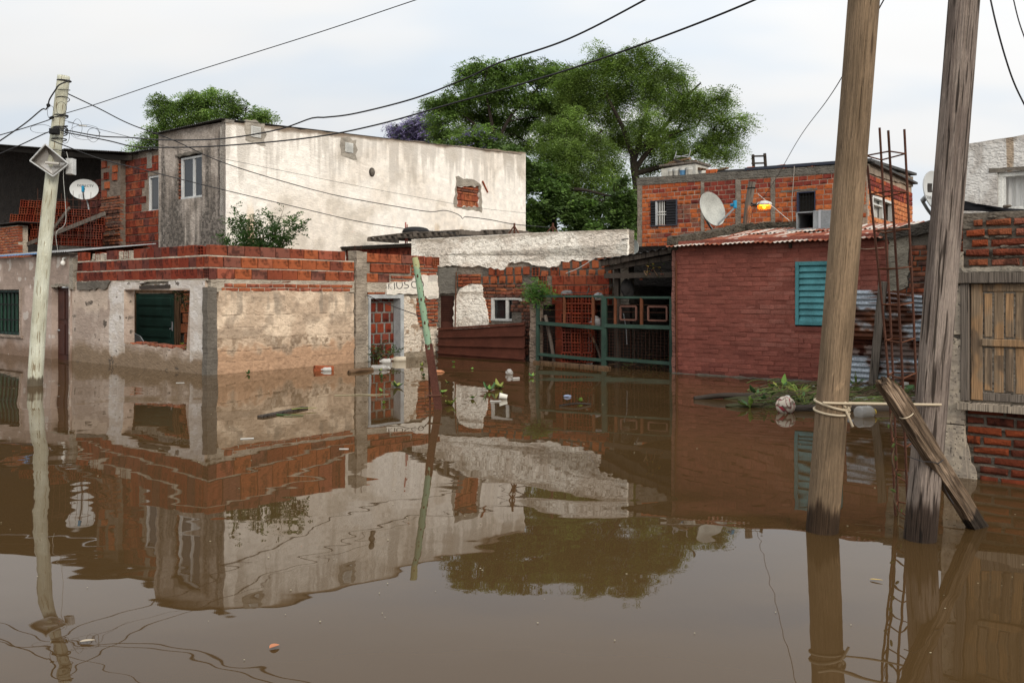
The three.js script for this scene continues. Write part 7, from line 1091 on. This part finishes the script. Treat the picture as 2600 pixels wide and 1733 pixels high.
{
  // coils, clamps and windings on the left pole
  const g = thing('cable_coil', 'tangle of coiled wires and clamps round the pale pole head', 'cable coil', [P3b.x, P3b.y, P3b.z], { street: false }), r = rng(41);
  const loop = (px, py, rx, ry, d, rad, turn) => { const l = []; for (let i = 0; i <= 16; i++) { const a = i / 16 * 6.4 + turn; l.push(at(px + Math.cos(a) * rx * (1 + 0.1 * r()), py + Math.sin(a) * ry * (1 + 0.1 * r()), d + 0.1 * Math.sin(a))); } part(g, 'wire_loop', limb(l, rad, rad, 4, 34), WIRE, { keep: true }); };
  loop(215, 335, 36, 18, 12, 0.0025, 0); loop(236, 342, 15, 17, 12, 0.003, 2); loop(165, 345, 10, 18, 12, 0.0035, 1); loop(104, 327, 26, 10, 12, 0.003, 3); loop(128, 285, 8, 16, 12, 0.003, 1.5); loop(155, 275, 12, 16, 11.95, 0.003, 0.4); loop(195, 325, 12, 22, 12, 0.0025, 2);
  const ring = (py, n, rad, rr0) => { for (let i = 0; i < n; i++) { const t = (py + i * 5 - 193) / 785, c = P3b.clone().lerp(P3a, t), q = new THREE.TorusGeometry(rr0, rad, 5, 24).rotateX(Math.PI / 2 + rr(-0.25, 0.25, r)).rotateZ(rr(-0.2, 0.2, r)); part(g, 'winding', q.translate(c.x + 0.012, c.y, c.z), WIRE, { keep: true }); } };
  ring(205, 1, 0.011, 0.09); ring(228, 1, 0.004, 0.09); ring(252, 1, 0.006, 0.092); ring(293, 2, 0.007, 0.095); ring(322, 4, 0.009, 0.1); ring(354, 1, 0.009, 0.1); ring(385, 1, 0.005, 0.1);
  const cl = at(137, 332, 11.96); part(g, 'clamp', cbox(cl.x - 0.05, cl.x + 0.06, cl.y - 0.05, cl.y + 0.03, cl.z - 0.05, cl.z + 0.06, 0.01), BLACK);
  const sp = at(122, 267, 12.0); part(g, 'insulator', new THREE.SphereGeometry(0.028, 10, 8).translate(sp.x, sp.y, sp.z), BLACK, { keep: true }); const s2 = at(126, 300, 12); part(g, 'connector', stick(s2, s2.clone().add(V(0.05, 0.02, 0)), 0.022, 8), BLACK, { keep: true });
  part(g, 'tail', [limb([at(168, 385, 12), at(172, 410, 12), at(160, 440, 12), at(166, 560, 12.1), at(142, 590, 12.1), at(146, 640, 12.2)], 0.004, 0.004, 4, 30)], WHITE, { keep: true });
  const wl = at(209, 319, 12); const e = thing('line_splice', 'white splice on the thin wire right of the pole', 'splice', [wl.x, wl.y, wl.z], { street: false }); part(e, 'sleeve', limb([at(200, 318, 12), at(219, 320, 12)], 0.014, 0.010, 8), WHITE, { keep: true }); part(e, 'lead', [limb([at(160, 305, 12), at(180, 310, 12), at(200, 318, 12)], 0.003, 0.003, 4), limb([at(219, 320, 12), at(280, 335, 13), at(330, 348, 14)], 0.003, 0.003, 4)], WIRE, { keep: true });
}
// ---------------------------------------------------------------- rope, brace and reinforcement by the near poles
{
  const onP = (px, py, d) => at(px, py, d), wind = (A0, B0, py, r0, tilt) => { const t = (py - 1347) / (0 - 1347), c = A0.clone().lerp(B0, t), l = []; for (let i = 0; i <= 24; i++) { const a = i / 24 * 6.283; l.push(c.clone().add(V(Math.cos(a) * r0, tilt * Math.cos(a) - 0.012 * Math.sin(a), Math.sin(a) * r0))); } return l; };
  const g = thing('rope', 'pale braided rope tied round the tan pole and stretched to the grey pole', 'rope', [P1a.x, 0.6, P1a.z], { street: false });
  part(g, 'loop', limb(wind(P1a, P1b, 1027, 0.092, -0.022), 0.0075, 0.0075, 7, 60), ROPE, { keep: true }); part(g, 'loop', limb(wind(P1a, P1b, 1043, 0.093, -0.006), 0.007, 0.007, 7, 60), ROPE, { keep: true });
  part(g, 'line', limb([at(2090, 1022, 4.58), at(2150, 1024, 4.58), at(2300, 1026, 4.46), at(2391, 1027, 4.43)], 0.0072, 0.0072, 7, 30), ROPE, { keep: true }); part(g, 'line', limb([at(2150, 1022, 4.72), at(2260, 1024, 4.66), at(2392, 1026, 4.56)], 0.006, 0.006, 7, 20), ROPE, { keep: true });
  part(g, 'loose_end', limb([at(2147, 1038, 4.6), at(2153, 1052, 4.59), at(2166, 1083, 4.58)], 0.008, 0.007, 7, 10), ROPE, { keep: true }); part(g, 'knot', new THREE.TorusKnotGeometry(0.014, 0.007, 40, 6).translate(at(2150, 1031, 4.6).x, at(2150, 1031, 4.6).y, -4.6), ROPE, { keep: true });
  // brace plank leaning over the grey pole
  const a = at(2243, 958, 4.12), e = at(2484, 1336, 4.76), nail = thing('brace_plank', 'splintered old timber brace slanting across the grey pole into the water', 'plank', [e.x, 0, e.z], { street: false });
  const r = rng(71), L = a.distanceTo(e) + 0.15, pl = new THREE.BoxGeometry(0.095, L, 0.055, 10, 60, 6), p = pl.attributes.position;
  for (let i = 0; i < p.count; i++) { const x = p.getX(i), y = p.getY(i), z = p.getZ(i), t = y / L + 0.5; let w = 1 - 0.35 * sm(0.84, 1, t) + 0.1 * (fbm(t * 14, z * 20, 5, 3) - 0.5); p.setX(i, x * w + 0.012 * (fbm(t * 7, 3, 9, 3) - 0.5) - 0.02 * sm(0.9, 1, t)); p.setZ(i, z * (1 - 0.3 * sm(0.9, 1, t)) + 0.010 * (fbm(x * 140 + 7, t * 5, 13, 3) - 0.5) * (z > 0 ? 1.4 : 1) - 0.006 * sm(0.6, 0.7, fbm(x * 90, t * 6, 17, 2))); if (y > L * 0.49) p.setY(i, y - 0.06 * vn(x * 60 + 3, z * 30, 3)); }
  pl.computeVertexNormals(); { const u = pl.attributes.uv; for (let i = 0; i < u.count; i++) u.setXY(i, p.getX(i) + p.getZ(i), p.getY(i)); }
  const dir = a.clone().sub(e).normalize(), side = new THREE.Vector3().crossVectors(dir, V(0, 0, 1)).normalize(), fw = new THREE.Vector3().crossVectors(side, dir), mid = a.clone().add(e).multiplyScalar(0.5).addScaledVector(dir, -0.06), tl = side.clone().multiplyScalar(0.94).addScaledVector(fw, -0.34).normalize(), fz = new THREE.Vector3().crossVectors(tl, dir).normalize();
  pl.applyMatrix4(new THREE.Matrix4().makeBasis(tl, dir, fz).setPosition(mid));
  const tB = tex(128, 1024, (u, v) => { const g0 = fbm(u * 30, v * 10, 381, 4, 30), n = fbm(u * 4, v * 9, 383, 4, 4), k = sm(0.55, 0.66, fbm(u * 24, v * 8, 385, 3, 24)), wet = 1 - sm(-0.01, 0.01, v - 0.16 - 0.03 * vn(u * 9, 1, 387, 9)); let c = mix3([0.58, 0.50, 0.42], [0.45, 0.38, 0.31], sm(0.4, 0.6, n)); c = mix3(c, [0.20, 0.16, 0.13], k * 0.5); c = mix3(c, c.map((q) => q * 0.45), wet); return c.map((q) => q * (0.75 + 0.45 * g0)); });
  part(nail, 'timber', pl, mat({ map: over(tB, 0.2, L, 0, -L / 2), bumpMap: over(tGrainB, 0.16, 0.8), bumpScale: 0.01, roughness: 0.95 }), { keep: true });
  const tie = (px, py, w, m, rad, d) => part(nail, 'tie', limb([at(px - w, py - 2, d), at(px - w * 0.3, py + 6, d - 0.065), at(px + w * 0.5, py + 1, d - 0.065), at(px + w, py - 10, d), at(px + w * 0.6, py - 12, d + 0.1), at(px - w, py - 2, d + 0.1), at(px - w, py - 2, d)], rad, rad, 5, 30), m, { keep: true });
  tie(2299, 1056, 22, ROPE, 0.0035, 4.27); tie(2378, 1172, 20, WIRE, 0.003, 4.48);
  part(nail, 'loose_wire', limb([at(2305, 1158, 4.3), at(2340, 1170, 4.25), at(2385, 1180, 4.42), at(2400, 1240, 4.5), at(2425, 1283, 4.5), at(2405, 1250, 4.52)], 0.0022, 0.0022, 4, 40), WIRE, { keep: true });
  // reinforcement cage
  const cage = thing('rebar_cage', 'tall rusty reinforcement cage of four bars and square ties', 'rebar cage', [at(2280, 1330, 4.9).x, 0, -4.9], { street: false });
  const bars = [[[2203, 420], [2280, 1335], 5.0], [[2234, 324], [2285, 1330], 5.16], [[2256, 331], [2312, 1338], 4.82], [[2297, 328], [2340, 1330], 5.0]];
  const bp = bars.map(([t, b, d]) => [at(...t, d), at(...b, d).setY(-0.3)]);
  for (let i = 0; i < 4; i++) { const [t, b] = bp[i]; const k = 0.5, m = t.clone().lerp(b, k).add(V((i === 0 ? 0.03 : 0.012), 0, 0)); part(cage, 'bar', limb([t, m, b], 0.0072, 0.0072, 7, 14), BAR, { keep: true }); }
  const order = [0, 2, 3, 1];
  for (const py of [395, 492, 586, 682, 773, 864, 952, 1045, 1120, 1205, 1290]) {
    const c = bp.map(([t, b], i) => { const yy = EYE - (py - HORIZON) / FOC * 5.0 + [0.0, 0.0, -0.004, 0.012][i], k = (t.y - yy) / (t.y - b.y), m = t.clone().lerp(b, 0.5).add(V(i === 0 ? 0.03 : 0.012, 0, 0)), cc = new THREE.CatmullRomCurve3([t, m, b], false, 'catmullrom', 0.5); return k < -0.02 ? t.clone().setY(yy).add(V(-0.01, 0, 0)) : cc.getPointAt(clamp(k)); });
    const l = order.map((i) => c[i]); part(cage, 'tie', [0, 1, 2, 3].map((i) => stick(l[i], l[(i + 1) % 4], 0.0048, 5)), RUST, { keep: true });
  }
  // creeper on the cage
  const vn2 = thing('creeper', 'thin creeper with small leaves twisting up the front of the rebar cage', 'creeper', [at(2270, 1300, 4.75).x, 0, -4.75], { street: false }), vp = []; for (let i = 0; i <= 18; i++) { const py = 1330 - i * 21; vp.push(at(2278 - i * 0.9 + 5 * Math.sin(i * 1.4), py, 4.78 + 0.03 * Math.cos(i * 1.4))); } vp[0].y = -0.1;
  part(vn2, 'stem', limb(vp, 0.004, 0.0025, 5, 70), mat({ color: C(0.12, 0.09, 0.05) }), { keep: true });
  const lf = new THREE.SphereGeometry(0.011, 6, 5).scale(0.8, 1.7, 0.15); for (let i = 2; i < 18; i += 2) { const q = vp[i]; const me = new THREE.Mesh(lf, mat({ color: C(0.10, 0.14, 0.035), roughness: 0.7 })); me.name = 'leaf'; me.position.set(q.x - vn2.o[0] + rr(-0.025, 0.03, r), q.y + rr(-0.02, 0.02, r), q.z - vn2.o[2] + 0.02); me.rotation.set(rr(-0.6, 0.6, r), rr(-1, 1, r), rr(-1.2, 1.2, r)); me.scale.setScalar(rr(0.6, 1.0, r)); vn2.add(me); }
}
// ---------------------------------------------------------------- what floats on the water
const WY = 0.004;
const onW = (px, py, y = 0) => ww(px, py).setY(y);
const LEAFM = [mat({ color: C(0.11, 0.20, 0.035), roughness: 0.5 }), mat({ color: C(0.15, 0.23, 0.045), roughness: 0.5 }), mat({ color: C(0.05, 0.105, 0.035), roughness: 0.5 }), mat({ color: C(0.20, 0.22, 0.05), roughness: 0.55 })];
// one rounded water plant leaf, stalk end at 0, cupped, along +x
function padGeo(l, w, cup) { const g = new THREE.PlaneGeometry(1, 1, 8, 4).rotateX(-Math.PI / 2), p = g.attributes.position; for (let i = 0; i < p.count; i++) { const t = p.getX(i) + 0.5, s = p.getZ(i) * 2, ww0 = w * Math.pow(Math.sin(Math.PI * Math.pow(t, 0.7)), 0.7); p.setXYZ(i, t * l, cup * t * t * l + 0.25 * Math.abs(s) * ww0, s * ww0 / 2); } g.computeVertexNormals(); return g; }
const PAD = [padGeo(0.10, 0.075, 0.5), padGeo(0.085, 0.07, 0.25), padGeo(0.12, 0.06, 0.8)];
function rosette(label, px, py, s, n, seed, m) {
  const r = rng(seed), o = onW(px, py), g = thing('water_plant', label, 'water plant', [o.x, 0, o.z], { street: false, group: 'small green plants adrift on the flood' });
  for (let i = 0; i < n; i++) { const me = new THREE.Mesh(pick(PAD, r), m || pick(LEAFM, r)); me.name = 'leaf'; me.castShadow = me.receiveShadow = true; me.rotation.set(rr(-0.2, 0.2, r), i / n * 6.28 + rr(-0.3, 0.3, r), rr(0.0, 0.5, r)); me.scale.setScalar(0.72 * s * rr(0.7, 1.15, r)); me.position.set(0, WY, 0); g.add(me); }
}
[[630, 950, 0.9, 5, 'single small green plant near the crusted plaster wall'], [965, 943, 0.8, 4, 'tiny green plant below the floating sticks by the doorway'], [968, 960, 0.9, 4, 'green plant right under the floating bottle and stick'], [1008, 983, 1.3, 6, 'bright green plant left of the leaning post'], [968, 995, 0.8, 5, 'small green plant above the patch of thin twigs'], [974, 1026, 0.7, 4, 'tiny plant below the twig patch'], [1125, 998, 1.1, 6, 'bright green plant touching the leaning post on its right'], [1142, 1028, 1.3, 7, 'leafy green plant at the foot of the leaning post'], [1152, 922, 0.8, 5, 'small plant drifting in front of the brown sheet fence'], [1136, 972, 0.7, 4, 'tiny plant right of the post below the orange scrap'], [1242, 992, 1.5, 7, 'broad green plant left of the white cup lid'], [1268, 986, 1.6, 7, 'star shaped green plant above the white cup'], [1350, 957, 1.0, 5, 'light green plant in the open water before the gate'], [1199, 938, 0.7, 4, 'tiny plant in front of the middle of the sheet fence'], [1474, 1020, 0.9, 4, 'small upright plant on the dark drifting stick'], [1070, 930, 0.9, 6, 'green plant drifting by the pale pier'], [1075, 955, 0.8, 4, 'tiny plant just left of the rusty post'], [1200, 1012, 0.8, 4, 'faint small plant between leaning post and white cup']].forEach(([x, y, s, n, l], i) => rosette(l, x, y, s, n, 500 + i));
{
  const r = rng(8), litter = (name, label, cat, geo, m, px, py, ry = 0, o = {}) => { const p = onW(px, py, o.y ?? 0.0); return solo(name, label, cat, geo, m, p, { keep: !o.uv, rot: [o.rx || 0, ry, o.rz || 0] }); };
  litter('hollow_brick', 'red hollow brick lying half sunk below the crusted wall', 'brick', brickGeo(0.34, 0.12, 0.18, 0.012, 0.005, r), BLOCK[1], 821, 940, 0.3, { y: 0.02, rx: -0.12 }).castShadow = true;
  // plank with a green leaf on its end
  { const a = onW(660, 1060), b = onW(775, 1036); solo('plank', 'dark narrow plank drifting in the open water with a reed at its tip', 'plank', timber(V(0, 0, 0), b.clone().sub(a), 0.085, 0.03, 0.006), WOOD_DARK, a.clone().setY(0.006)); const c = onW(740, 1044, 0.025); solo('reed_leaf', 'yellow green reed leaf lying on the end of the drifting plank', 'leaf', limb([V(0, 0, 0), V(0.12, 0.012, -0.06), V(0.26, 0.002, -0.10)], 0.012, 0.004, 5).scale(1, 0.5, 1), LEAFM[3], c, { keep: true }); const d2 = onW(725, 1055, 0.006); solo('reed_leaf', 'green reed stem afloat below the drifting plank', 'leaf', limb([V(-0.12, 0, -0.05), V(0, 0.004, 0), V(0.2, 0, 0.02)], 0.008, 0.004, 5), LEAFM[2], d2, { keep: true }); }
  // bottles
  const bottle = (label, px, py, len, rad, ry, m, capM) => { const o = onW(px, py), g = thing('plastic_bottle', label, 'bottle', [o.x, 0, o.z], { street: false }); g.rotation.y = ry; const pr = [[0.001, 0], [rad * 0.8, 0.004], [rad, len * 0.08], [rad, len * 0.3], [rad * 0.94, len * 0.34], [rad, len * 0.38], [rad * 0.93, len * 0.46], [rad, len * 0.52], [rad, len * 0.66], [rad * 0.75, len * 0.8], [rad * 0.36, len * 0.9], [rad * 0.36, len * 0.93]].map((q) => new THREE.Vector2(...q)); const bd = new THREE.Mesh(new THREE.LatheGeometry(pr, 18).rotateZ(Math.PI / 2).translate(len / 2, rad * 0.55, 0), m); bd.name = 'body'; g.add(bd); const cp = new THREE.Mesh(new THREE.CylinderGeometry(rad * 0.42, rad * 0.42, len * 0.07, 12).rotateZ(Math.PI / 2).translate(-len * 0.46, rad * 0.55, 0), capM); cp.name = 'cap'; g.add(cp); bd.castShadow = cp.castShadow = true; return g; };
  const MILK = mat({ color: C(0.43, 0.42, 0.39), roughness: 0.35 }), CLEAR = new THREE.MeshPhysicalMaterial({ color: C(0.62, 0.60, 0.56), roughness: 0.2, transmission: 0.65, thickness: 0, side: THREE.DoubleSide }), YEL = paint(0.5, 0.36, 0.06);
  bottle('clear plastic bottle lying at the end of the floating stick', 965, 938, 0.33, 0.055, Math.PI + 0.15, CLEAR, MILK); bottle('white plastic bottle floating behind the clear one at the doorway', 978, 921, 0.22, 0.055, 0.1, MILK, MILK); bottle('yellowish crumpled plastic bottle afloat right of the doorway', 1012, 916, 0.30, 0.06, 0.1, mat({ color: C(0.50, 0.44, 0.34), roughness: 0.5 }), MILK);
  bottle('white plastic canister with yellow cap below the rope', 2200, 1056, 0.26, 0.075, Math.PI + 0.45, CLEAR, YEL); bottle('crumpled white bottle beside the red hollow brick', 828, 941, 0.18, 0.04, 0.2, MILK, MILK);
  { const a = onW(886, 947), b = onW(944, 940); solo('stick', 'brown stick floating with the clear bottle at its end', 'stick', limb([V(0, 0, 0), b.clone().sub(a).multiplyScalar(0.5).add(V(0, 0.02, 0)), b.clone().sub(a)], 0.04, 0.045, 7), WOOD_BROWN, a.clone().setY(0.01), { keep: true }); }
  const lump = (s, rad, sx, sy, sz) => { const q = new THREE.IcosahedronGeometry(rad, 3), p = q.attributes.position; for (let i = 0; i < p.count; i++) { const n = 1 + 0.7 * (fbm(p.getX(i) / rad * 1.6 + s, p.getY(i) / rad * 1.6 + p.getZ(i) / rad, s, 3) - 0.5); p.setXYZ(i, p.getX(i) * n * sx, p.getY(i) * n * sy, p.getZ(i) * n * sz); } q.computeVertexNormals(); return q; };
  litter('plastic_bag', 'knotted pale plastic bag floating before the sheet fence', 'bag', lump(3, 0.06, 1, 0.95, 0.9), CLEAR, 1293, 950, 0, { y: 0.03 }); litter('orange_scrap', 'orange round scrap floating right beside the rusty post', 'scrap', lump(6, 0.06, 1.5, 0.5, 0.9), mat({ color: C(0.42, 0.18, 0.09) }), 1115, 945, 0, { y: 0.012 });
  { const o = onW(1278, 1012), g = thing('plastic_cup', 'white plastic cup lying on its side in the open water', 'cup', [o.x, 0, o.z], { street: false }); const c = new THREE.Mesh(new THREE.CylinderGeometry(0.04, 0.03, 0.1, 14, 1, true).rotateZ(1.4).translate(0, 0.03, 0), mat({ color: C(0.62, 0.60, 0.52), side: THREE.DoubleSide, roughness: 0.4 })); c.name = 'cup_wall'; g.add(c); const rim = new THREE.Mesh(new THREE.TorusGeometry(0.04, 0.005, 6, 16).rotateY(Math.PI / 2).rotateZ(-0.17).translate(-0.05, 0.038, 0), MILK); rim.name = 'rim'; g.add(rim); litter('white_sliver', 'thin white plastic sliver drifting left of the cup', 'scrap', cbox(-0.07, 0.07, -0.004, 0.008, -0.01, 0.01, 0.003), MILK, 1258, 1019, 0.15, { y: 0.004 }); }
  litter('white_scrap', 'small white packet afloat in front of the sheet fence', 'scrap', cbox(-0.06, 0.06, 0, 0.02, -0.02, 0.02, 0.004), MILK, 1310, 961, 0.5); litter('blue_scrap', 'little blue and white packet in the open water before the gate', 'scrap', lump(8, 0.035, 1.4, 0.6, 1), paint(0.25, 0.3, 0.45), 1441, 1007, 0, { y: 0.008 });
  { const a = onW(1420, 1031), b = onW(1500, 1027); solo('stick', 'dark thin stick drifting before the gate with a plant on it', 'stick', limb([V(0, 0, 0), b.clone().sub(a).multiplyScalar(0.5).add(V(0, 0.02, 0.02)), b.clone().sub(a)], 0.012, 0.012, 6), WOOD_DARK, a.clone().setY(0.006), { keep: true }); }
  litter('dry_reed', 'pale dry reed bits floating below the doorway', 'reed', join([limb([V(-0.32, 0, 0.04), V(0, 0.005, 0), V(0.38, 0, -0.05)], 0.006, 0.004, 5), limb([V(-0.05, 0, -0.05), V(0.1, 0.004, 0.02), V(0.28, 0, 0.08)], 0.005, 0.003, 5)]), mat({ color: C(0.36, 0.31, 0.2) }), 912, 1003, 0, { y: 0.004 });
  litter('white_scrap', 'white sliver of plastic drifting near the wall corner reflection', 'scrap', cbox(-0.06, 0.06, 0, 0.008, -0.015, 0.015, 0.003), MILK, 627, 1114, 0.3); litter('white_scrap', 'white torn scrap floating before the left shell window', 'scrap', cbox(-0.06, 0.06, 0, 0.008, -0.01, 0.01, 0.003), MILK, 457, 972, 0.1); litter('white_scrap', 'small pale scrap in the brick reflection', 'scrap', cbox(-0.04, 0.04, 0, 0.006, -0.012, 0.012, 0.003), MILK, 873, 1140, 0.0); litter('brown_leaf', 'dry orange leaf afloat in the open foreground water', 'leaf', padGeo(0.04, 0.03, 0.1), mat({ color: C(0.36, 0.15, 0.08), side: THREE.DoubleSide }), 683, 1648, 0.6, { y: 0.004 }); litter('yellow_leaf', 'small yellow leaf afloat right of the tan pole reflection', 'leaf', padGeo(0.06, 0.015, 0.1), mat({ color: C(0.4, 0.29, 0.12), side: THREE.DoubleSide }), 2208, 1472, -0.5, { y: 0.004 }); litter('brown_leaf', 'pale leaf afloat where the pole head mirrors', 'leaf', padGeo(0.06, 0.02, 0.1), mat({ color: C(0.34, 0.29, 0.22), side: THREE.DoubleSide }), 200, 1632, 0.1, { y: 0.004 });
  // flecks of foam and seed all over
  const fl = [], rf = rng(29); for (let i = 0; i < 100; i++) { const px = rr(0, 2600, rf), py = 985 + 700 * Math.pow(rf(), 1.3), d = EYE * FOC / (py - HORIZON); fl.push([onW(px, py, 0.004), rr(0.0015, 0.0045, rf) * Math.sqrt(d / 5)]); }
  const fg = new THREE.SphereGeometry(1, 6, 4).scale(1, 0.3, 1), im = new THREE.InstancedMesh(fg, mat({ color: C(0.36, 0.32, 0.22) }), fl.length), M = new THREE.Matrix4(); fl.forEach(([p, s], i) => im.setMatrixAt(i, M.makeScale(s * 1.5, s, s).setPosition(p))); im.name = 'water_flecks'; im.userData = { label: 'tiny pale flecks of foam and seed scattered over the flood', category: 'debris', kind: 'stuff' }; scene.add(im);
  // ---- the raft of water weeds caught by the poles
  const raft = thing('weed_raft', 'mat of drifting twigs and trampled weeds caught against the corrugated sheets', 'drift', [onW(2050, 1000).x, 0, onW(2050, 1000).z], { street: false, kind: 'stuff' });
  const tw = [], green = [], mud = [], rw = rng(33);
  for (let i = 0; i < 430; i++) { const px = rr(1895, 2330, rw), py = rr(982, 1038, rw), p = onW(px, py, rr(0, 0.10, rw)), a = rr(-0.4, 0.4, rw), L = rr(0.1, 0.35, rw); (rw() < 0.45 ? green : tw).push(limb([p, p.clone().add(V(Math.cos(a) * L * 0.5, rr(0, 0.05, rw), Math.sin(a) * L)), p.clone().add(V(Math.cos(a) * L, rr(-0.02, 0.05, rw), Math.sin(a) * L))], rr(0.004, 0.010, rw), 0.003, 5, 3)); }
  for (let i = 0; i < 44; i++) { const p = onW(rr(1880, 2330, rw), rr(992, 1034, rw), -0.01); mud.push(lump(i * 3.1, 0.13, rr(1.2, 2.4, rw), 0.32, 0.7).translate(p.x, 0, p.z)); }
  part(raft, 'twigs', tw, mat({ color: C(0.10, 0.07, 0.045) }), { keep: true, kind: 'stuff' }); part(raft, 'stalks', green, mat({ color: C(0.085, 0.115, 0.03), roughness: 0.6 }), { keep: true, kind: 'stuff' }); part(raft, 'weed_mass', mud, mat({ color: C(0.045, 0.045, 0.022), roughness: 1 }), { keep: true, kind: 'stuff' });
  const hy = (label, px, py, h, n, seed, kinds) => { const r2 = rng(seed), o = onW(px, py), g = thing('water_hyacinth', label, 'water plant', [o.x, 0, o.z], { street: false, group: 'larger weeds on the drifting mat' }); for (let i = 0; i < n; i++) { const a = rr(0, 6.28, r2), L = 0.8 * h * rr(0.6, 1.1, r2), tip = V(Math.cos(a) * L * 0.7, L * rr(0.35, 0.9, r2), Math.sin(a) * L * 0.5), m = pick(LEAFM, r2); const st = new THREE.Mesh(limb([V(0, 0, 0), tip.clone().multiplyScalar(0.5).add(V(0, L * 0.15, 0)), tip], 0.006, 0.004, 5), m); st.name = 'stalk'; g.add(st); if (kinds !== 'blade') { const lf = new THREE.Mesh(pick(PAD, r2), kinds === 'dark' ? LEAFM[2] : m); lf.name = 'leaf'; lf.position.copy(tip); lf.rotation.set(rr(-0.5, 0.5, r2), -a + rr(-0.5, 0.5, r2), rr(-0.4, 0.4, r2)); lf.scale.setScalar(rr(0.6, 1.15, r2)); g.add(lf); lf.castShadow = true; } else { const b = new THREE.Mesh(limb([V(0, 0, 0), tip.clone().multiplyScalar(0.6).add(V(0, L * 0.2, 0)), tip.clone().multiplyScalar(1.3)], 0.014, 0.003, 5).scale(1, 1, 0.6), m); b.name = 'blade'; g.add(b); } st.castShadow = true; } };
  hy('round leaved weed at the left tip of the drifting mat', 1925, 1012, 0.16, 7, 601, 'dark'); hy('broad leaved weed just left of the striped ball', 1955, 1030, 0.18, 9, 602, 'dark'); hy('tall weed with upright broad leaf above the striped ball', 1985, 1000, 0.26, 8, 603, ''); hy('tuft of bright blade leaves left of the tan pole', 2030, 1008, 0.28, 9, 604, 'blade'); hy('light green blades right behind the tan pole', 2175, 985, 0.30, 7, 605, 'blade'); hy('drooping weed stalks under the grey plank post', 2215, 990, 0.26, 8, 606, ''); hy('low weed at the right end of the mat by the grey pole', 2290, 1005, 0.18, 7, 607, 'dark'); hy('weed with pale stalks behind the rope', 2250, 1002, 0.2, 7, 608, ''); hy('small weed at the waterline right of the ball', 2045, 1030, 0.14, 6, 609, 'dark'); hy('yellowish weed on the left outer end of the mat', 1905, 1035, 0.1, 5, 610, '');
  litter('driftwood', 'muddy driftwood branch at the left end of the weed mat', 'driftwood', limb([V(-0.45, 0, 0.05), V(-0.1, 0.03, 0), V(0.25, 0.02, -0.02), V(0.5, 0.0, 0)], 0.028, 0.045, 8), WOOD_DARK, 1850, 1012, 0, { y: 0.01 });
  litter('driftwood', 'long brown pole floating along the foot of the sheets', 'driftwood', limb([V(-0.8, 0, 0), V(0.1, 0.015, -0.02), V(1.1, 0, -0.06)], 0.02, 0.022, 7), WOOD_BROWN, 2090, 980, 0, { y: 0.03 });
  litter('driftwood', 'thick dark log along the lower edge of the weed mat', 'driftwood', limb([V(-0.6, 0, 0), V(0, 0.02, 0.02), V(0.9, 0, 0)], 0.05, 0.045, 8), WOOD_DARK, 2120, 1042, 0, { y: 0.01 });
  // ball
  const tb = tex(256, 128, (u, v) => { const w = v * 9 + 1.4 * Math.sin(u * 19) + 0.7 * Math.sin(u * 31 + v * 8), k = Math.abs((w % 3) - 1.5), d = fbm(u * 14, v * 8, 411, 4, 14); let c = k < 0.22 ? [0.62, 0.22, 0.27] : k < 0.4 ? [0.40, 0.34, 0.33] : [0.76, 0.71, 0.65]; return mix3(c, [0.36, 0.31, 0.26], sm(0.5, 0.7, d) * 0.7); });
  { const o = onW(1995, 1046, 0.075), g = solo('ball', 'dirty white football with red wavy stripes floating at the weed mat', 'ball', new THREE.SphereGeometry(0.108, 32, 20), mat({ map: tb, roughness: 0.4 }), o, { keep: true, rot: [0.3, 1.2, 0.2] }); }
  litter('plastic_scrap', 'small white plastic cap above the ball', 'scrap', lump(12, 0.03, 1.2, 0.7, 1), MILK, 1999, 1020, 0, { y: 0.12 - 0.06 }); litter('plastic_plate', 'pale plastic lid among the weeds behind the rope', 'plate', new THREE.CylinderGeometry(0.16, 0.15, 0.02, 24).scale(1, 1, 0.6), paint(0.42, 0.45, 0.43), 2192, 1018, 0, { y: 0.03 }); litter('plastic_bag', 'crumpled white plastic bag in the weeds at the grey pole', 'bag', lump(14, 0.075, 1, 0.9, 0.8), MILK, 2300, 992, 0, { y: 0.06 }); litter('plastic_bag', 'grey rag of plastic half sunk right of the brace top', 'bag', lump(15, 0.07, 1.2, 0.6, 0.8), mat({ color: C(0.2, 0.18, 0.17) }), 2318, 1022, 0, { y: 0.03 }); litter('foam_bit', 'tiny white foam crumb beside the blade leaves', 'scrap', lump(16, 0.018, 1, 0.8, 1), MILK, 2066, 990, 0, { y: 0.05 });
  litter('metal_sheet', 'bent pale metal sheet resting inside the broken window', 'metal sheet', slab([[-0.3, 0], [0.28, -0.06], [0.05, 0.12], [-0.3, 0.2]], -0.01, 0.01), ZINC, 350, 900, TH, { y: 0.5 }).position.copy(A(fr(-0.6, 352, 870)[0], 0.40, -0.6));
}
// ---------------------------------------------------------------- last: what passed the limits, shadows, the picture
flush();
scene.traverse((o) => { if (o.isMesh && !o.isInstancedMesh) { o.castShadow = true; o.receiveShadow = true; } });
renderer.render(scene, camera);
